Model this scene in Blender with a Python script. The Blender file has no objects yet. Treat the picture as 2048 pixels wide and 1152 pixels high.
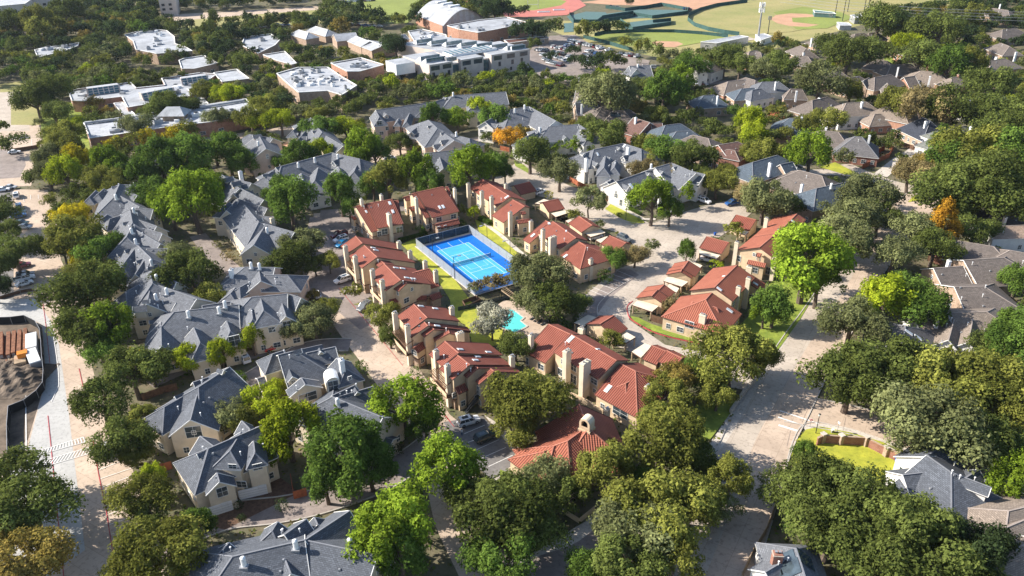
import bpy, bmesh, math, random
import numpy as np
from mathutils import Vector, Matrix
random.seed(7); rng = np.random.default_rng(7)
S = bpy.context.scene
COL = S.collection
# ---------------- camera, sky, sun, exposure ----------------
FPX, PITCH, ROLL, CAMZ = 1592.0, 0.500561787, -0.01306307, 106.0556
_s, _c = math.sin(PITCH), math.cos(PITCH)
_cr, _sr = math.cos(ROLL), math.sin(ROLL)
r0, d0, f0 = Vector((1, 0, 0)), Vector((0, -_s, -_c)), Vector((0, _c, -_s))
RIGHT = r0*_cr - d0*_sr; DOWN = r0*_sr + d0*_cr
cam = bpy.data.cameras.new('camera'); camo = bpy.data.objects.new('camera', cam); COL.objects.link(camo)
cam.sensor_width = 36; cam.lens = 36*FPX/2048; cam.clip_start = 1; cam.clip_end = 9000
camo.matrix_world = Matrix(((RIGHT.x, -DOWN.x, -f0.x, 0), (RIGHT.y, -DOWN.y, -f0.y, 0), (RIGHT.z, -DOWN.z, -f0.z, CAMZ), (0, 0, 0, 1)))
S.camera = camo
SUN_DIR = Vector((-7.56, 0.97, 5.2)).normalized()      # towards the sun
w = bpy.data.worlds.new('World'); S.world = w; w.use_nodes = True
nt = w.node_tree; sky = nt.nodes.new('ShaderNodeTexSky'); sky.sky_type = 'NISHITA'; sky.sun_disc = False
sky.sun_elevation = math.asin(SUN_DIR.z); sky.sun_rotation = math.atan2(SUN_DIR.x, SUN_DIR.y)
bg = nt.nodes['Background']; bg.inputs[1].default_value = 0.1; nt.links.new(sky.outputs[0], bg.inputs[0])
sl = bpy.data.lights.new('sun', 'SUN'); sl.energy = 4.8; sl.angle = math.radians(0.5); sl.color = (1, .92, .81)
so = bpy.data.objects.new('sun', sl); COL.objects.link(so); so.rotation_euler = SUN_DIR.to_track_quat('Z', 'Y').to_euler()
S.view_settings.view_transform = 'Standard'; S.view_settings.look = 'None'; S.view_settings.exposure = 1.08; S.view_settings.gamma = 1

CR = dict(F=(0, 0, 1), P1=(150,350,7.2), P2=(180,490,7.2), P3=(410,340,7.2), P4=(250,520,4.8), P5=(300,680,3.84), P6=(480,220,5.759), P7=(720,180,4.8), P8=(400,1000,5.689),
 Q1=(1100,260,6.0625), Q2=(660,360,6.4), Q3=(900,340,4.8), Q4=(660,460,6.4), Q5=(760,590,4.609), Q6=(1030,620,4.8), Q7=(1230,400,3.973), Q8=(900,780,5.12),
 C=(820,430,6.4), Y=(510,680,5.459), L=(1560,800,9.6), V=(880,810,7.68), M=(1648,380,2.155), K=(1100,60,9.6), J=(0,380,5.236))
for _i, _y in enumerate((0, 280, 560, 832)):
    for _j, _x in enumerate((0, 500, 1000, 1488)): CR['abcd'[_i]+str(_j)] = (_x, _y, 3.6)
def px(k, x, y): a = CR[k]; return (a[0]+x/a[2], a[1]+y/a[2])
def G(q, z=0.0):                      # picture point -> world point at height z
    a, b = q[0]-1024, q[1]-576
    d = f0 + RIGHT*(a/FPX) + DOWN*(b/FPX)
    t = (z-CAMZ)/d.z
    return Vector((d.x*t, d.y*t, z))
def PXW(p):                           # world -> picture
    v = Vector(p)-Vector((0, 0, CAMZ)); z = v.dot(f0)
    return (1024+FPX*v.dot(RIGHT)/z, 576+FPX*v.dot(DOWN)/z)
def g(k, x, y, z=0.0): return G(px(k, x, y), z)

HAZE = .00004
# ---------------- materials ----------------
MAT = {}
def nodes(name):
    m = bpy.data.materials.new(name); m.use_nodes = True
    return m, m.node_tree, m.node_tree.nodes['Principled BSDF']
def mix(t, a, b, fac, mode='MIX'):
    n = t.nodes.new('ShaderNodeMix'); n.data_type = 'RGBA'; n.blend_type = mode
    for i, v in ((6, a), (7, b)):
        if isinstance(v, tuple): n.inputs[i].default_value = (*v[:3], 1)
        else: t.links.new(v, n.inputs[i])
    if isinstance(fac, (int, float)): n.inputs[0].default_value = fac
    else: t.links.new(fac, n.inputs[0])
    return n.outputs[2]
def noise(t, vec, scale, det=4, rough=.6):
    n = t.nodes.new('ShaderNodeTexNoise'); n.inputs['Scale'].default_value = scale; n.inputs['Detail'].default_value = det; n.inputs['Roughness'].default_value = rough
    t.links.new(vec, n.inputs['Vector']); return n.outputs['Fac']
def ramp(t, f, lo, hi):
    n = t.nodes.new('ShaderNodeMapRange'); n.inputs[1].default_value = lo; n.inputs[2].default_value = hi; t.links.new(f, n.inputs[0]); return n.outputs[0]
def bump(t, f, b, strength, dist=.05):
    n = t.nodes.new('ShaderNodeBump'); n.inputs['Strength'].default_value = strength; n.inputs['Distance'].default_value = dist
    t.links.new(f, n.inputs['Height']); t.links.new(n.outputs[0], b.inputs['Normal'])
def mat(name, col, rough=.85, var=.18, scale=.6, fine=0, metal=0, col2=None, spec=.3, joint=0):
    if name in MAT: return MAT[name]
    m, t, b = nodes(name)
    b.inputs['Roughness'].default_value = rough; b.inputs['Metallic'].default_value = metal; b.inputs['Specular IOR Level'].default_value = spec
    tc = t.nodes.new('ShaderNodeTexCoord'); geo = t.nodes.new('ShaderNodeNewGeometry')
    c = col; v = geo.outputs['Position']
    c2 = col2 or tuple(x*(1-var*1.6) for x in col)
    o = mix(t, tuple(min(1, x*(1+var*.5)) for x in col), c2, ramp(t, noise(t, v, scale, 5, .65), .35, .68))
    if fine: o = mix(t, o, tuple(x*.62 for x in col), mixf(t, noise(t, v, fine, 2, .7)))
    if joint:
        mp = t.nodes.new('ShaderNodeMapping'); mp.inputs['Rotation'].default_value[2] = math.radians(31); t.links.new(v, mp.inputs[0])
        br = t.nodes.new('ShaderNodeTexBrick'); br.offset = 0; br.inputs['Scale'].default_value = 1; br.inputs['Brick Width'].default_value = 4.6; br.inputs['Row Height'].default_value = 3.7; br.inputs['Mortar Size'].default_value = .035; br.inputs['Mortar Smooth'].default_value = .3
        br.inputs['Color1'].default_value = (1, 1, 1, 1); br.inputs['Color2'].default_value = (.90, .89, .88, 1); br.inputs['Mortar'].default_value = (.55, .52, .5, 1); t.links.new(mp.outputs[0], br.inputs['Vector'])
        o = mix(t, o, br.outputs[0], .8, 'MULTIPLY'); o = mix(t, o, tuple(x*.5 for x in col), ramp(t, noise(t, v, .33, 6, .75), .60, .95))
    t.links.new(o, b.inputs['Base Color'])
    MAT[name] = m; return m
def mixf(t, f): return ramp(t, f, .52, .75)
def tile_mat(name, col, col2, cold):
    m, t, b = nodes(name); b.inputs['Roughness'].default_value = .8; b.inputs['Specular IOR Level'].default_value = .25
    uv = t.nodes.new('ShaderNodeUVMap'); geo = t.nodes.new('ShaderNodeNewGeometry')
    sx = t.nodes.new('ShaderNodeSeparateXYZ'); t.links.new(uv.outputs[0], sx.inputs[0])
    def wv(o, k, p=0):
        a = t.nodes.new('ShaderNodeMath'); a.operation = 'MULTIPLY'; a.inputs[1].default_value = k; t.links.new(o, a.inputs[0])
        s = t.nodes.new('ShaderNodeMath'); s.operation = 'SINE'; t.links.new(a.outputs[0], s.inputs[0]); return s.outputs[0]
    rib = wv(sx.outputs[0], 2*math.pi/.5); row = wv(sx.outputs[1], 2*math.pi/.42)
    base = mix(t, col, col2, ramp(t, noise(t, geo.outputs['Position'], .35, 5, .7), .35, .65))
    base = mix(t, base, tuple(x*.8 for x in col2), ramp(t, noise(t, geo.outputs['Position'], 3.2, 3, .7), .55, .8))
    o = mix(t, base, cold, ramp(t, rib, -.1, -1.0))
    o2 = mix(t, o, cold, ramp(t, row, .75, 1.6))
    t.links.new(o2, b.inputs['Base Color'])
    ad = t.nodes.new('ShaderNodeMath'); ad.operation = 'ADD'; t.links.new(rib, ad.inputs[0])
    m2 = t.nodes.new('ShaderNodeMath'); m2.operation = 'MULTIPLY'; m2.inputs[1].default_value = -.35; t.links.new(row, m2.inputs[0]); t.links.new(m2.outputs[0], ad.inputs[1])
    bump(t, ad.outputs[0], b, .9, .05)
    MAT[name] = m; return m
def shingle_mat(name, col, var=.35):
    m, t, b = nodes(name); b.inputs['Roughness'].default_value = .9; b.inputs['Specular IOR Level'].default_value = .25
    uv = t.nodes.new('ShaderNodeUVMap'); geo = t.nodes.new('ShaderNodeNewGeometry')
    br = t.nodes.new('ShaderNodeTexBrick'); t.links.new(uv.outputs[0], br.inputs['Vector'])
    br.inputs['Scale'].default_value = 1; br.inputs['Brick Width'].default_value = .55; br.inputs['Row Height'].default_value = .3; br.inputs['Mortar Size'].default_value = .035
    br.inputs['Color1'].default_value = (*[x*(1+var*.6) for x in col], 1); br.inputs['Color2'].default_value = (*[x*(1-var*.9) for x in col], 1); br.inputs['Mortar'].default_value = (*[x*.45 for x in col], 1)
    o = mix(t, br.outputs[0], tuple(x*.66 for x in col), ramp(t, noise(t, geo.outputs['Position'], .45, 5, .7), .4, .75))
    o = mix(t, o, tuple(min(1, x*1.5) for x in col), ramp(t, noise(t, geo.outputs['Position'], 2.6, 3, .8), .58, .85))
    t.links.new(o, b.inputs['Base Color']); bump(t, br.outputs['Fac'], b, .5, .03)
    MAT[name] = m; return m
def brick_mat(name, c1, c2, mort):
    m, t, b = nodes(name); b.inputs['Roughness'].default_value = .9
    uv = t.nodes.new('ShaderNodeUVMap'); br = t.nodes.new('ShaderNodeTexBrick'); t.links.new(uv.outputs[0], br.inputs['Vector'])
    br.inputs['Scale'].default_value = 1; br.inputs['Brick Width'].default_value = .5; br.inputs['Row Height'].default_value = .2; br.inputs['Mortar Size'].default_value = .02
    br.inputs['Color1'].default_value = (*c1, 1); br.inputs['Color2'].default_value = (*c2, 1); br.inputs['Mortar'].default_value = (*mort, 1)
    geo = t.nodes.new('ShaderNodeNewGeometry')
    o = mix(t, br.outputs[0], tuple(x*.7 for x in c2), ramp(t, noise(t, geo.outputs['Position'], .8, 4), .45, .8))
    t.links.new(o, b.inputs['Base Color']); MAT[name] = m; return m
def leaf_mat(name, col, col2):
    m, t, b = nodes(name); out = t.nodes['Material Output']; t.nodes.remove(b)
    geo = t.nodes.new('ShaderNodeNewGeometry'); oi = t.nodes.new('ShaderNodeObjectInfo'); tc = t.nodes.new('ShaderNodeTexCoord')
    n = noise(t, tc.outputs['Object'], 1.1, 3, .6)
    o = mix(t, col, col2, ramp(t, n, .38, .66))
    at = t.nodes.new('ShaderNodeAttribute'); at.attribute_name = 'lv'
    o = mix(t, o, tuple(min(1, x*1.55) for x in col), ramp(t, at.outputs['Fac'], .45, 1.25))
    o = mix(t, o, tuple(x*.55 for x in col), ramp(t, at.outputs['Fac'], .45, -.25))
    hs = t.nodes.new('ShaderNodeHueSaturation'); t.links.new(o, hs.inputs['Color'])
    mr = t.nodes.new('ShaderNodeMapRange'); mr.inputs[3].default_value = .8; mr.inputs[4].default_value = 1.25; t.links.new(oi.outputs['Random'], mr.inputs[0]); t.links.new(mr.outputs[0], hs.inputs['Value'])
    df = t.nodes.new('ShaderNodeBsdfDiffuse'); tr = t.nodes.new('ShaderNodeBsdfTranslucent'); ms = t.nodes.new('ShaderNodeMixShader'); ms.inputs[0].default_value = .34
    t.links.new(hs.outputs[0], df.inputs[0]); t.links.new(hs.outputs[0], tr.inputs[0]); t.links.new(df.outputs[0], ms.inputs[1]); t.links.new(tr.outputs[0], ms.inputs[2]); t.links.new(ms.outputs[0], out.inputs[0])
    MAT[name] = m; return m

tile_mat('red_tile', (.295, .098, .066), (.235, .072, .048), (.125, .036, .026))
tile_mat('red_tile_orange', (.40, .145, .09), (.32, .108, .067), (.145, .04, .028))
for n_, c_ in dict(slate=(.160, .172, .196), slate_dark=(.115, .128, .152), brown=(.175, .15, .135), brown_light=(.26, .215, .18), tan=(.38, .28, .215), navy=(.045, .052, .072), teal=(.10, .13, .165), green=(.18, .19, .175), maroon=(.17, .10, .085), grey=(.155, .15, .155)).items(): shingle_mat('shingle_'+n_, c_)
mat('ridge_grey', (.20, .21, .235), var=.1); mat('ridge_red', (.42, .17, .12), var=.15); mat('ridge_brown', (.33, .28, .25), var=.1)
mat('trim_white', (.72, .72, .70), var=.06); mat('trim_brown', (.11, .05, .04), var=.2); mat('stucco_tan', (.60, .46, .31), var=.14, scale=.5); mat('stucco_cream', (.66, .57, .44), var=.1, scale=.5)
mat('stucco_white', (.74, .72, .68), var=.08, scale=.5); mat('stucco_pink', (.60, .46, .37), var=.1)
brick_mat('brick_red', (.32, .12, .075), (.24, .085, .055), (.34, .28, .23)); brick_mat('brick_orange', (.42, .20, .12), (.34, .15, .09), (.42, .34, .28)); brick_mat('brick_tan', (.40, .29, .21), (.30, .2, .14), (.42, .35, .28))
mat('glass', (.05, .07, .085), rough=.08, var=.3, spec=.9); mat('glass_blue', (.05, .12, .15), rough=.1, var=.25, spec=.9); mat('blind', (.55, .56, .55), rough=.5, var=.2)
mat('skylight', (.62, .68, .74), rough=.25, var=.15, spec=.7); mat('metal_white', (.78, .79, .80), rough=.4, var=.05, spec=.5); mat('metal_grey', (.35, .36, .38), rough=.45, var=.12, metal=.4); mat('metal_dark', (.03, .035, .04), rough=.5, var=.2)
mat('concrete', (.46, .40, .335), var=.13, scale=.12, fine=1.3, joint=1); mat('concrete_warm', (.50, .40, .315), var=.12, scale=.10, fine=1.1, joint=1); mat('concrete_new', (.42, .42, .41), var=.08, scale=.2, fine=1.5); mat('concrete_dark', (.26, .22, .20), var=.2, scale=.15, fine=1.0)
mat('asphalt', (.19, .18, .175), var=.2, scale=.2, fine=1.5); mat('sidewalk', (.52, .47, .41), var=.15, scale=.5, fine=2); mat('kerb', (.45, .42, .38), var=.15)
mat('paint_white', (.75, .74, .72), var=.12, scale=2); mat('paint_red', (.45, .06, .07), var=.3, scale=1.5)
mat('soil', (.14, .115, .075), var=.35, scale=.25, fine=1.2, col2=(.07, .085, .035)); mat('lawn', (.22, .27, .04), var=.25, scale=.35, fine=2, col2=(.10, .15, .022)); mat('lawn_yellow', (.36, .36, .04), var=.2, scale=.3, fine=2, col2=(.21, .24, .03)); mat('lawn_dry', (.30, .26, .11), var=.2, scale=.03, col2=(.22, .23, .075), fine=.8)
mat('lawn_sport', (.22, .26, .06), var=.15, scale=.03, fine=.7); mat('dirt_pink', (.46, .27, .17), var=.12, scale=.1); mat('dirt', (.15, .115, .085), var=.4, scale=.3, fine=2); mat('track_red', (.45, .16, .13), var=.1, scale=.1)
mat('court_blue', (.0, .13, .50), rough=.6, var=.12, scale=.2); mat('court_light', (.06, .36, .66), rough=.6, var=.08, scale=.3); mat('court_green', (.09, .16, .155), rough=.7, var=.15)
mat('line_pale', (.62, .72, .78), var=.1, scale=3); mat('pool_tile', (.22, .55, .55), var=.1); mat('wood_red', (.36, .12, .06), var=.25, scale=1.5); mat('wood_brown', (.14, .08, .05), var=.3, scale=1.5); mat('wood_pale', (.36, .27, .18), var=.25, scale=1)
mat('bark', (.13, .10, .08), var=.3, scale=3); mat('flat_white', (.37, .39, .42), var=.22, scale=.12, fine=.5, rough=.7); mat('flat_grey', (.40, .42, .45), var=.12, scale=.2, fine=.8); mat('stone_pale', (.56, .48, .43), var=.1, scale=.3)
mat('tyre', (.02, .02, .022), var=.1); mat('rim', (.4, .4, .42), rough=.3, metal=.8, var=.05); mat('fabric_black', (.015, .017, .02), var=.3, rough=.95); mat('rust', (.28, .13, .075), var=.3, scale=1.2); mat('orange', (.65, .22, .03), var=.2); mat('screen_green', (.04, .095, .09), var=.25, rough=.9)
# chain-link fences: real mesh of holes
def mesh_mat(name, col, fill):
    m, t, b = nodes(name); b.inputs['Base Color'].default_value = (*col, 1); b.inputs['Roughness'].default_value = .6
    b.inputs['Alpha'].default_value = fill; MAT[name] = m
mesh_mat('chain_link', (.42, .46, .5), .42); mesh_mat('chain_dark', (.02, .05, .07), .8); mesh_mat('netting', (.02, .03, .05), .4)
# water
m_, t_, b_ = nodes('pool_water'); b_.inputs['Base Color'].default_value = (.10, .52, .52, 1); b_.inputs['Roughness'].default_value = .06; b_.inputs['IOR'].default_value = 1.33
geo_ = t_.nodes.new('ShaderNodeNewGeometry'); bump(t_, noise(t_, geo_.outputs['Position'], 2.5, 3), b_, .3, .05); MAT['pool_water'] = m_
LEAF = dict(
 oak=((.115, .142, .036), (.066, .088, .022)), oakgrey=((.165, .180, .075), (.108, .126, .048)), olive=((.180, .188, .040), (.112, .128, .026)), dark=((.052, .078, .030), (.030, .050, .022)),
 bright=((.170, .240, .024), (.092, .150, .018)), green=((.112, .175, .032), (.060, .110, .022)), lime=((.275, .325, .022), (.16, .215, .020)), yellow=((.42, .35, .02), (.27, .25, .02)),
 orange=((.50, .27, .03), (.34, .21, .03)), rusty=((.25, .19, .05), (.15, .14, .034)), brownish=((.22, .175, .08), (.14, .13, .052)), grey=((.27, .265, .20), (.17, .18, .13)), hedge=((.085, .135, .024), (.050, .090, .018)), ball=((.29, .27, .018), (.19, .20, .015)))
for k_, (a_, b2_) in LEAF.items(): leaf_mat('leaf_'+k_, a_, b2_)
CARCOL = dict(white=(.75, .76, .78), silver=(.42, .44, .46), grey=(.14, .15, .16), black=(.015, .016, .018), blue=(.02, .09, .28), skyblue=(.02, .30, .60), red=(.42, .01, .015), maroon=(.12, .015, .025), green=(.03, .05, .045))
for k_, c_ in CARCOL.items(): mat('paint_car_'+k_, c_, rough=.22, var=.04, spec=.6)

# ---------------- object helpers ----------------
def mesh_from(verts, faces, mats, fm=None, name='mesh', uv=True, smooth=False):
    me = bpy.data.meshes.new(name); me.from_pydata([tuple(v) for v in verts], [], faces)
    for m in mats: me.materials.append(MAT[m])
    if fm: me.polygons.foreach_set('material_index', fm)
    if uv:
        ul = me.uv_layers.new(name='UVMap'); me.update()
        co = [v.co for v in me.vertices]
        for p in me.polygons:
            n = p.normal
            if abs(n.z) > .999: u, v = Vector((1, 0, 0)), Vector((0, 1, 0))
            else:
                u = Vector((0, 0, 1)).cross(n).normalized(); v = n.cross(u)
            for li in p.loop_indices:
                c = co[me.loops[li].vertex_index]; ul.data[li].uv = (c.dot(u), c.dot(v))
    if smooth: me.polygons.foreach_set('use_smooth', [True]*len(me.polygons))
    me.update(); return me
class MB:
    def __init__(s): s.v = []; s.f = []; s.m = []; s.mats = []
    def mi(s, m):
        if m not in s.mats: s.mats.append(m)
        return s.mats.index(m)
    def poly(s, pts, m):
        n = len(s.v); s.v += [Vector(p) for p in pts]; s.f.append(list(range(n, n+len(pts)))); s.m.append(s.mi(m))
    def hexa(s, b, t, m, mt=None):            # b, t: equal-length rings, bottom and top (ccw from above)
        n = len(b); o = len(s.v); s.v += [Vector(p) for p in b]+[Vector(p) for p in t]; k = s.mi(m)
        for i in range(n): j = (i+1) % n; s.f.append([o+i, o+j, o+n+j, o+n+i]); s.m.append(k)
        s.f.append([o+n+i for i in range(n)]); s.m.append(s.mi(mt or m)); s.f.append([o+i for i in range(n)][::-1]); s.m.append(k)
    def box(s, c, sz, m, rz=0, mt=None, taper=1):
        x, y = Vector((math.cos(rz), math.sin(rz), 0))*sz[0]/2, Vector((-math.sin(rz), math.cos(rz), 0))*sz[1]/2
        c = Vector(c); z = Vector((0, 0, sz[2]))
        s.hexa([c-x-y, c+x-y, c+x+y, c-x+y], [c+z+(-x-y)*taper, c+z+(x-y)*taper, c+z+(x+y)*taper, c+z+(-x+y)*taper], m, mt)
    def bar(s, a, b, w, m, h=None, up=(0, 0, 1)):
        a, b = Vector(a), Vector(b); d = (b-a).normalized(); h = h or w
        u = Vector(up); 
        if abs(d.dot(u)) > .95: u = Vector((0, 1, 0))
        x = d.cross(u).normalized(); z = x.cross(d); x *= w/2; z *= h/2
        s.hexa([a-x-z, a+x-z, a+x+z, a-x+z][::-1], [b-x-z, b+x-z, b+x+z, b-x+z][::-1], m)
    def tube(s, a, b, r1, r2, m, n=8, cap=True):
        a, b = Vector(a), Vector(b); d = (b-a).normalized(); u = Vector((0, 0, 1)) if abs(d.z) < .9 else Vector((1, 0, 0))
        x = u.cross(d).normalized(); y = d.cross(x)
        ra = [a+(x*math.cos(t)+y*math.sin(t))*r1 for t in [2*math.pi*i/n for i in range(n)]]
        rb = [b+(x*math.cos(t)+y*math.sin(t))*r2 for t in [2*math.pi*i/n for i in range(n)]]
        s.hexa(ra, rb, m)
    def build(s, name, parent=None, off=None, smooth=False):
        off = off if off is not None else (parent.location if parent else Vector((0, 0, 0)))
        me = mesh_from([v-off for v in s.v], s.f, s.mats, s.m, name, smooth=smooth)
        o = bpy.data.objects.new(name, me); COL.objects.link(o)
        if parent: o.parent = parent
        else: o.location = off
        return o
def tag(o, label=None, cat=None, group=None, kind=None):
    if label: o['label'] = label
    if cat: o['category'] = cat
    if group: o['group'] = group
    if kind: o['kind'] = kind
    return o
def empty(name, loc, rz=0):
    o = bpy.data.objects.new(name, None); o.empty_display_size = .5; o.location = loc; o.rotation_euler = (0, 0, rz); COL.objects.link(o); return o
def link(name, me, parent=None, loc=(0, 0, 0), rz=0, scale=None):
    o = bpy.data.objects.new(name, me); COL.objects.link(o); o.parent = parent; o.location = loc; o.rotation_euler = (0, 0, rz)
    if scale: o.scale = scale
    return o
def copy_tree(o, parent=None):
    c = o.copy(); COL.objects.link(c); c.parent = parent
    for ch in CH.get(o.name, list(o.children)): copy_tree(ch, c)
    return c
CH = {}

# automatic labels that single things out: by look, by landmark, then by order
AUTO = []
def auto(o, adj, noun, p, group=None, cat=None): AUTO.append((o, adj, noun, p, group, cat))
LM = []
def landmark(phrase, x, y): LM.append((phrase, x, y))
def finish_labels():
    keys = {}
    for o, adj, noun, p, group, cat in AUTO:
        q = PXW(p)
        def dd(l):
            wt = 1 if q[1] > 300 else 1.6
            return math.hypot(q[0]-l[1], (q[1]-l[2])*1.5)
        l = min(LM, key=dd); dx, dy = q[0]-l[1], (q[1]-l[2])*1.5
        rel = ('right of' if dx > 0 else 'left of') if abs(dx) > abs(dy) else ('in front of' if dy > 0 else 'behind')
        keys.setdefault((adj, noun, rel, l[0]), []).append((q[0], o, group, cat))
    OR = ['leftmost', 'second', 'third', 'fourth', 'fifth', 'sixth', 'seventh', 'eighth', 'ninth', 'tenth', 'eleventh', 'twelfth', 'thirteenth', 'fourteenth', 'fifteenth', 'sixteenth', 'seventeenth', 'eighteenth', 'nineteenth', 'twentieth']
    for (adj, noun, rel, l), lst in keys.items():
        lst.sort(key=lambda a: a[0]); n = len(lst)
        for i, (_, o, group, cat) in enumerate(lst):
            s = f'{adj} {noun} {rel} {l}'
            if n > 1: s += ', ' + ('leftmost' if i == 0 else 'rightmost' if i == n-1 else (OR[i] if i < 20 else str(i+1)+'th')+' from left')
            tag(o, s, cat, group)
# ---------------- ground, roads, lawns ----------------
LAYER = [0]
ROADS = []      # world polygons to keep trees off
def sheet(name, k, pts, m, keep=True, z=None, world=False):
    LAYER[0] += 1; z = z if z is not None else .02+.002*LAYER[0]
    P = [Vector(p) for p in pts] if world else [g(k, x, y, 0) for x, y in pts]
    if keep: ROADS.append([(p.x, p.y) for p in P])
    bm = bmesh.new(); vs = [bm.verts.new((p.x, p.y, z)) for p in P]; f = bm.faces.new(vs)
    if f.normal.z < 0: f.normal_flip()
    bmesh.ops.triangulate(bm, faces=bm.faces[:]); me = bpy.data.meshes.new(name); bm.to_mesh(me); bm.free()
    me.materials.append(MAT[m]); o = bpy.data.objects.new(name, me); COL.objects.link(o); tag(o, kind='structure'); return o
def smooth_line(P, n=6):
    P = [P[0]]+P+[P[-1]]; out = []
    for i in range(1, len(P)-2):
        for k in range(n):
            t = k/n; a, b, c, d = P[i-1:i+3]
            out.append(.5*((2*b)+(c-a)*t+(2*a-5*b+4*c-d)*t*t+(3*b-a-3*c+d)*t**3))
    out.append(P[-2]); return out
def offset(L, w):
    out = []
    for i, p in enumerate(L):
        d = (L[min(i+1, len(L)-1)]-L[max(i-1, 0)]); d.z = 0; d.normalize(); out.append(p+Vector((-d.y, d.x, 0))*w)
    return out
def ribbon(name, k, pts, width, m, kerb=False, keep=True, shift=0):
    L = smooth_line([g(k, x, y) for x, y in pts]); A, B = offset(L, shift+width/2), offset(L, shift-width/2)
    LAYER[0] += 1; z = .02+.002*LAYER[0]
    mb = MB(); n = len(L)
    for i in range(n-1):
        mb.poly([(*B[i][:2], z), (*B[i+1][:2], z), (*A[i+1][:2], z), (*A[i][:2], z)], m)
        if keep: ROADS.append([tuple(B[i][:2]), tuple(B[i+1][:2]), tuple(A[i+1][:2]), tuple(A[i][:2])])
    tag(mb.build(name), kind='structure')
    if kerb:
        for E in (A, B):
            kb = MB()
            for i in range(n-1): kb.bar((*E[i][:2], .12), (*E[i+1][:2], .12), .22, 'kerb', .26)
            tag(kb.build('kerb'), kind='structure')
    return L
def stripes(name, segs, k, w, m, kind='structure'):
    LAYER[0] += 1; z = .022+.002*LAYER[0]; mb = MB()
    for a, b in segs:
        P, Q = g(k, *a), g(k, *b); d = (Q-P).normalized(); n = Vector((-d.y, d.x, 0))*w/2
        mb.poly([(*(P-n)[:2], z), (*(Q-n)[:2], z), (*(Q+n)[:2], z), (*(P+n)[:2], z)], m)
    return tag(mb.build(name), kind=kind)
def kerbline(k, pts, m='kerb', h=.14, w=.2, name='kerb'):
    L = smooth_line([g(k, x, y) for x, y in pts], 4); kb = MB()
    for i in range(len(L)-1): kb.bar(L[i]+Vector((0, 0, h/2)), L[i+1]+Vector((0, 0, h/2)), w, m, h+.12)
    return tag(kb.build(name), kind='structure')

sheet('ground', 'F', [(-3500, -500, 0), (3500, -500, 0), (3500, 5000, 0), (-3500, 5000, 0)], 'soil', keep=False, z=0, world=True)
# dry open land beyond the ball fields
sheet('dry_field', 'F', [(350,40),(520,22),(640,20),(650,48),(560,50),(480,58),(350,70)], 'lawn_dry')
sheet('dry_field', 'F', [(1560,-8),(1900,-6),(1900,22),(1800,32),(1680,20),(1500,2)], 'lawn_dry')
sheet('dry_field', 'F', [(1050,40),(1160,42),(1400,30),(1500,0),(1720,20),(1760,40),(1500,110),(1340,120),(1150,80)], 'lawn_dry')
sheet('dirt_lot', 'F', [(1160,5),(1260,-8),(1520,-10),(1430,12),(1380,20),(1340,12),(1230,10)], 'dirt_pink')
sheet('road', 'F', [(330,30),(640,12),(660,18),(520,28),(350,42)], 'concrete_warm')
# west car park, lane and construction
sheet('parking_lot', 'F', [(-260,372),(95,380),(112,440),(122,520),(160,600),(175,700),(200,790),(215,870),(262,930),(290,1010),(335,1160),(335,1400),(-900,1400),(-500,700)], 'concrete_warm')
sheet('road', 'F', [(-200,262),(78,250),(88,300),(62,372),(-200,380)], 'concrete_warm')
sheet('plaza', 'F', [(-100,180),(60,182),(55,215),(60,262),(-100,262)], 'concrete')
sheet('parking_lot', 'F', [(-60,300),(45,300),(52,330),(40,355),(-60,362)], 'concrete_dark')
sheet('parking_lot', 'F', [(-260,375),(25,382),(28,600),(-260,600)], 'asphalt')
sheet('road', 'F', [(-60,600),(70,598),(100,640),(118,690),(138,830),(162,1030),(170,1100),(100,1152),(70,1152),(48,930),(60,880),(92,760),(85,650),(60,636),(-60,640)], 'concrete_new')
sheet('pavement', 'F', [(26,912),(45,908),(55,960),(90,1120),(128,1400),(-60,1400),(10,1000)], 'concrete_new')
sheet('dirt', 'F', [(-120,640),(62,636),(84,655),(92,760),(56,880),(20,905),(-120,950)], 'dirt')
sheet('school_lawn', 'F', [(22,205),(80,215),(82,250),(22,250)], 'lawn_dry'); sheet('school_lawn', 'F', [(160,238),(240,222),(245,236),(165,245)], 'lawn'); sheet('school_lawn', 'F', [(85,225),(150,200),(175,240),(180,300),(95,330),(82,250)], 'lawn')
sheet('school_lawn', 'F', [(0,168),(60,160),(65,182),(0,185)], 'lawn_dry')
sheet('road', 'F', [(230,300),(600,250),(640,262),(300,312)], 'concrete_warm'); sheet('lawn', 'F', [(560,290),(640,255),(660,262),(600,300)], 'dirt_pink')
# lanes of the condominium court
ribbon('lane', 'F', [(655,425),(655,520),(668,580),(700,640),(750,705),(800,770),(858,840),(888,900),(900,960),(920,1040),(970,1140),(1010,1230)], 9, 'concrete_warm')
sheet('parking_lot', 'F', [(620,435),(700,430),(722,500),(745,580),(760,640),(720,660),(660,610),(615,580),(600,520)], 'concrete_dark')
ribbon('lane', 'F', [(700,690),(620,695),(540,735),(480,770),(440,790)], 5.5, 'concrete_dark', kerb=True)
ribbon('lane', 'F', [(270,1130),(330,1085),(450,1035),(560,1020),(650,1000),(760,960),(830,915),(870,885)], 7, 'concrete_dark', kerb=True)
ribbon('lane', 'F', [(395,470),(430,510),(470,545),(480,570)], 5, 'concrete_dark'); ribbon('lane', 'F', [(300,770),(380,735),(480,715),(540,700)], 4, 'concrete_dark')
ribbon('lane', 'F', [(680,335),(760,315),(810,300),(850,292)], 7, 'concrete_warm'); ribbon('lane', 'F', [(860,285),(950,280),(1010,265)], 6, 'concrete_dark'); ribbon('lane', 'F', [(640,430),(760,420),(870,400)], 8, 'concrete_dark')
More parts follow.
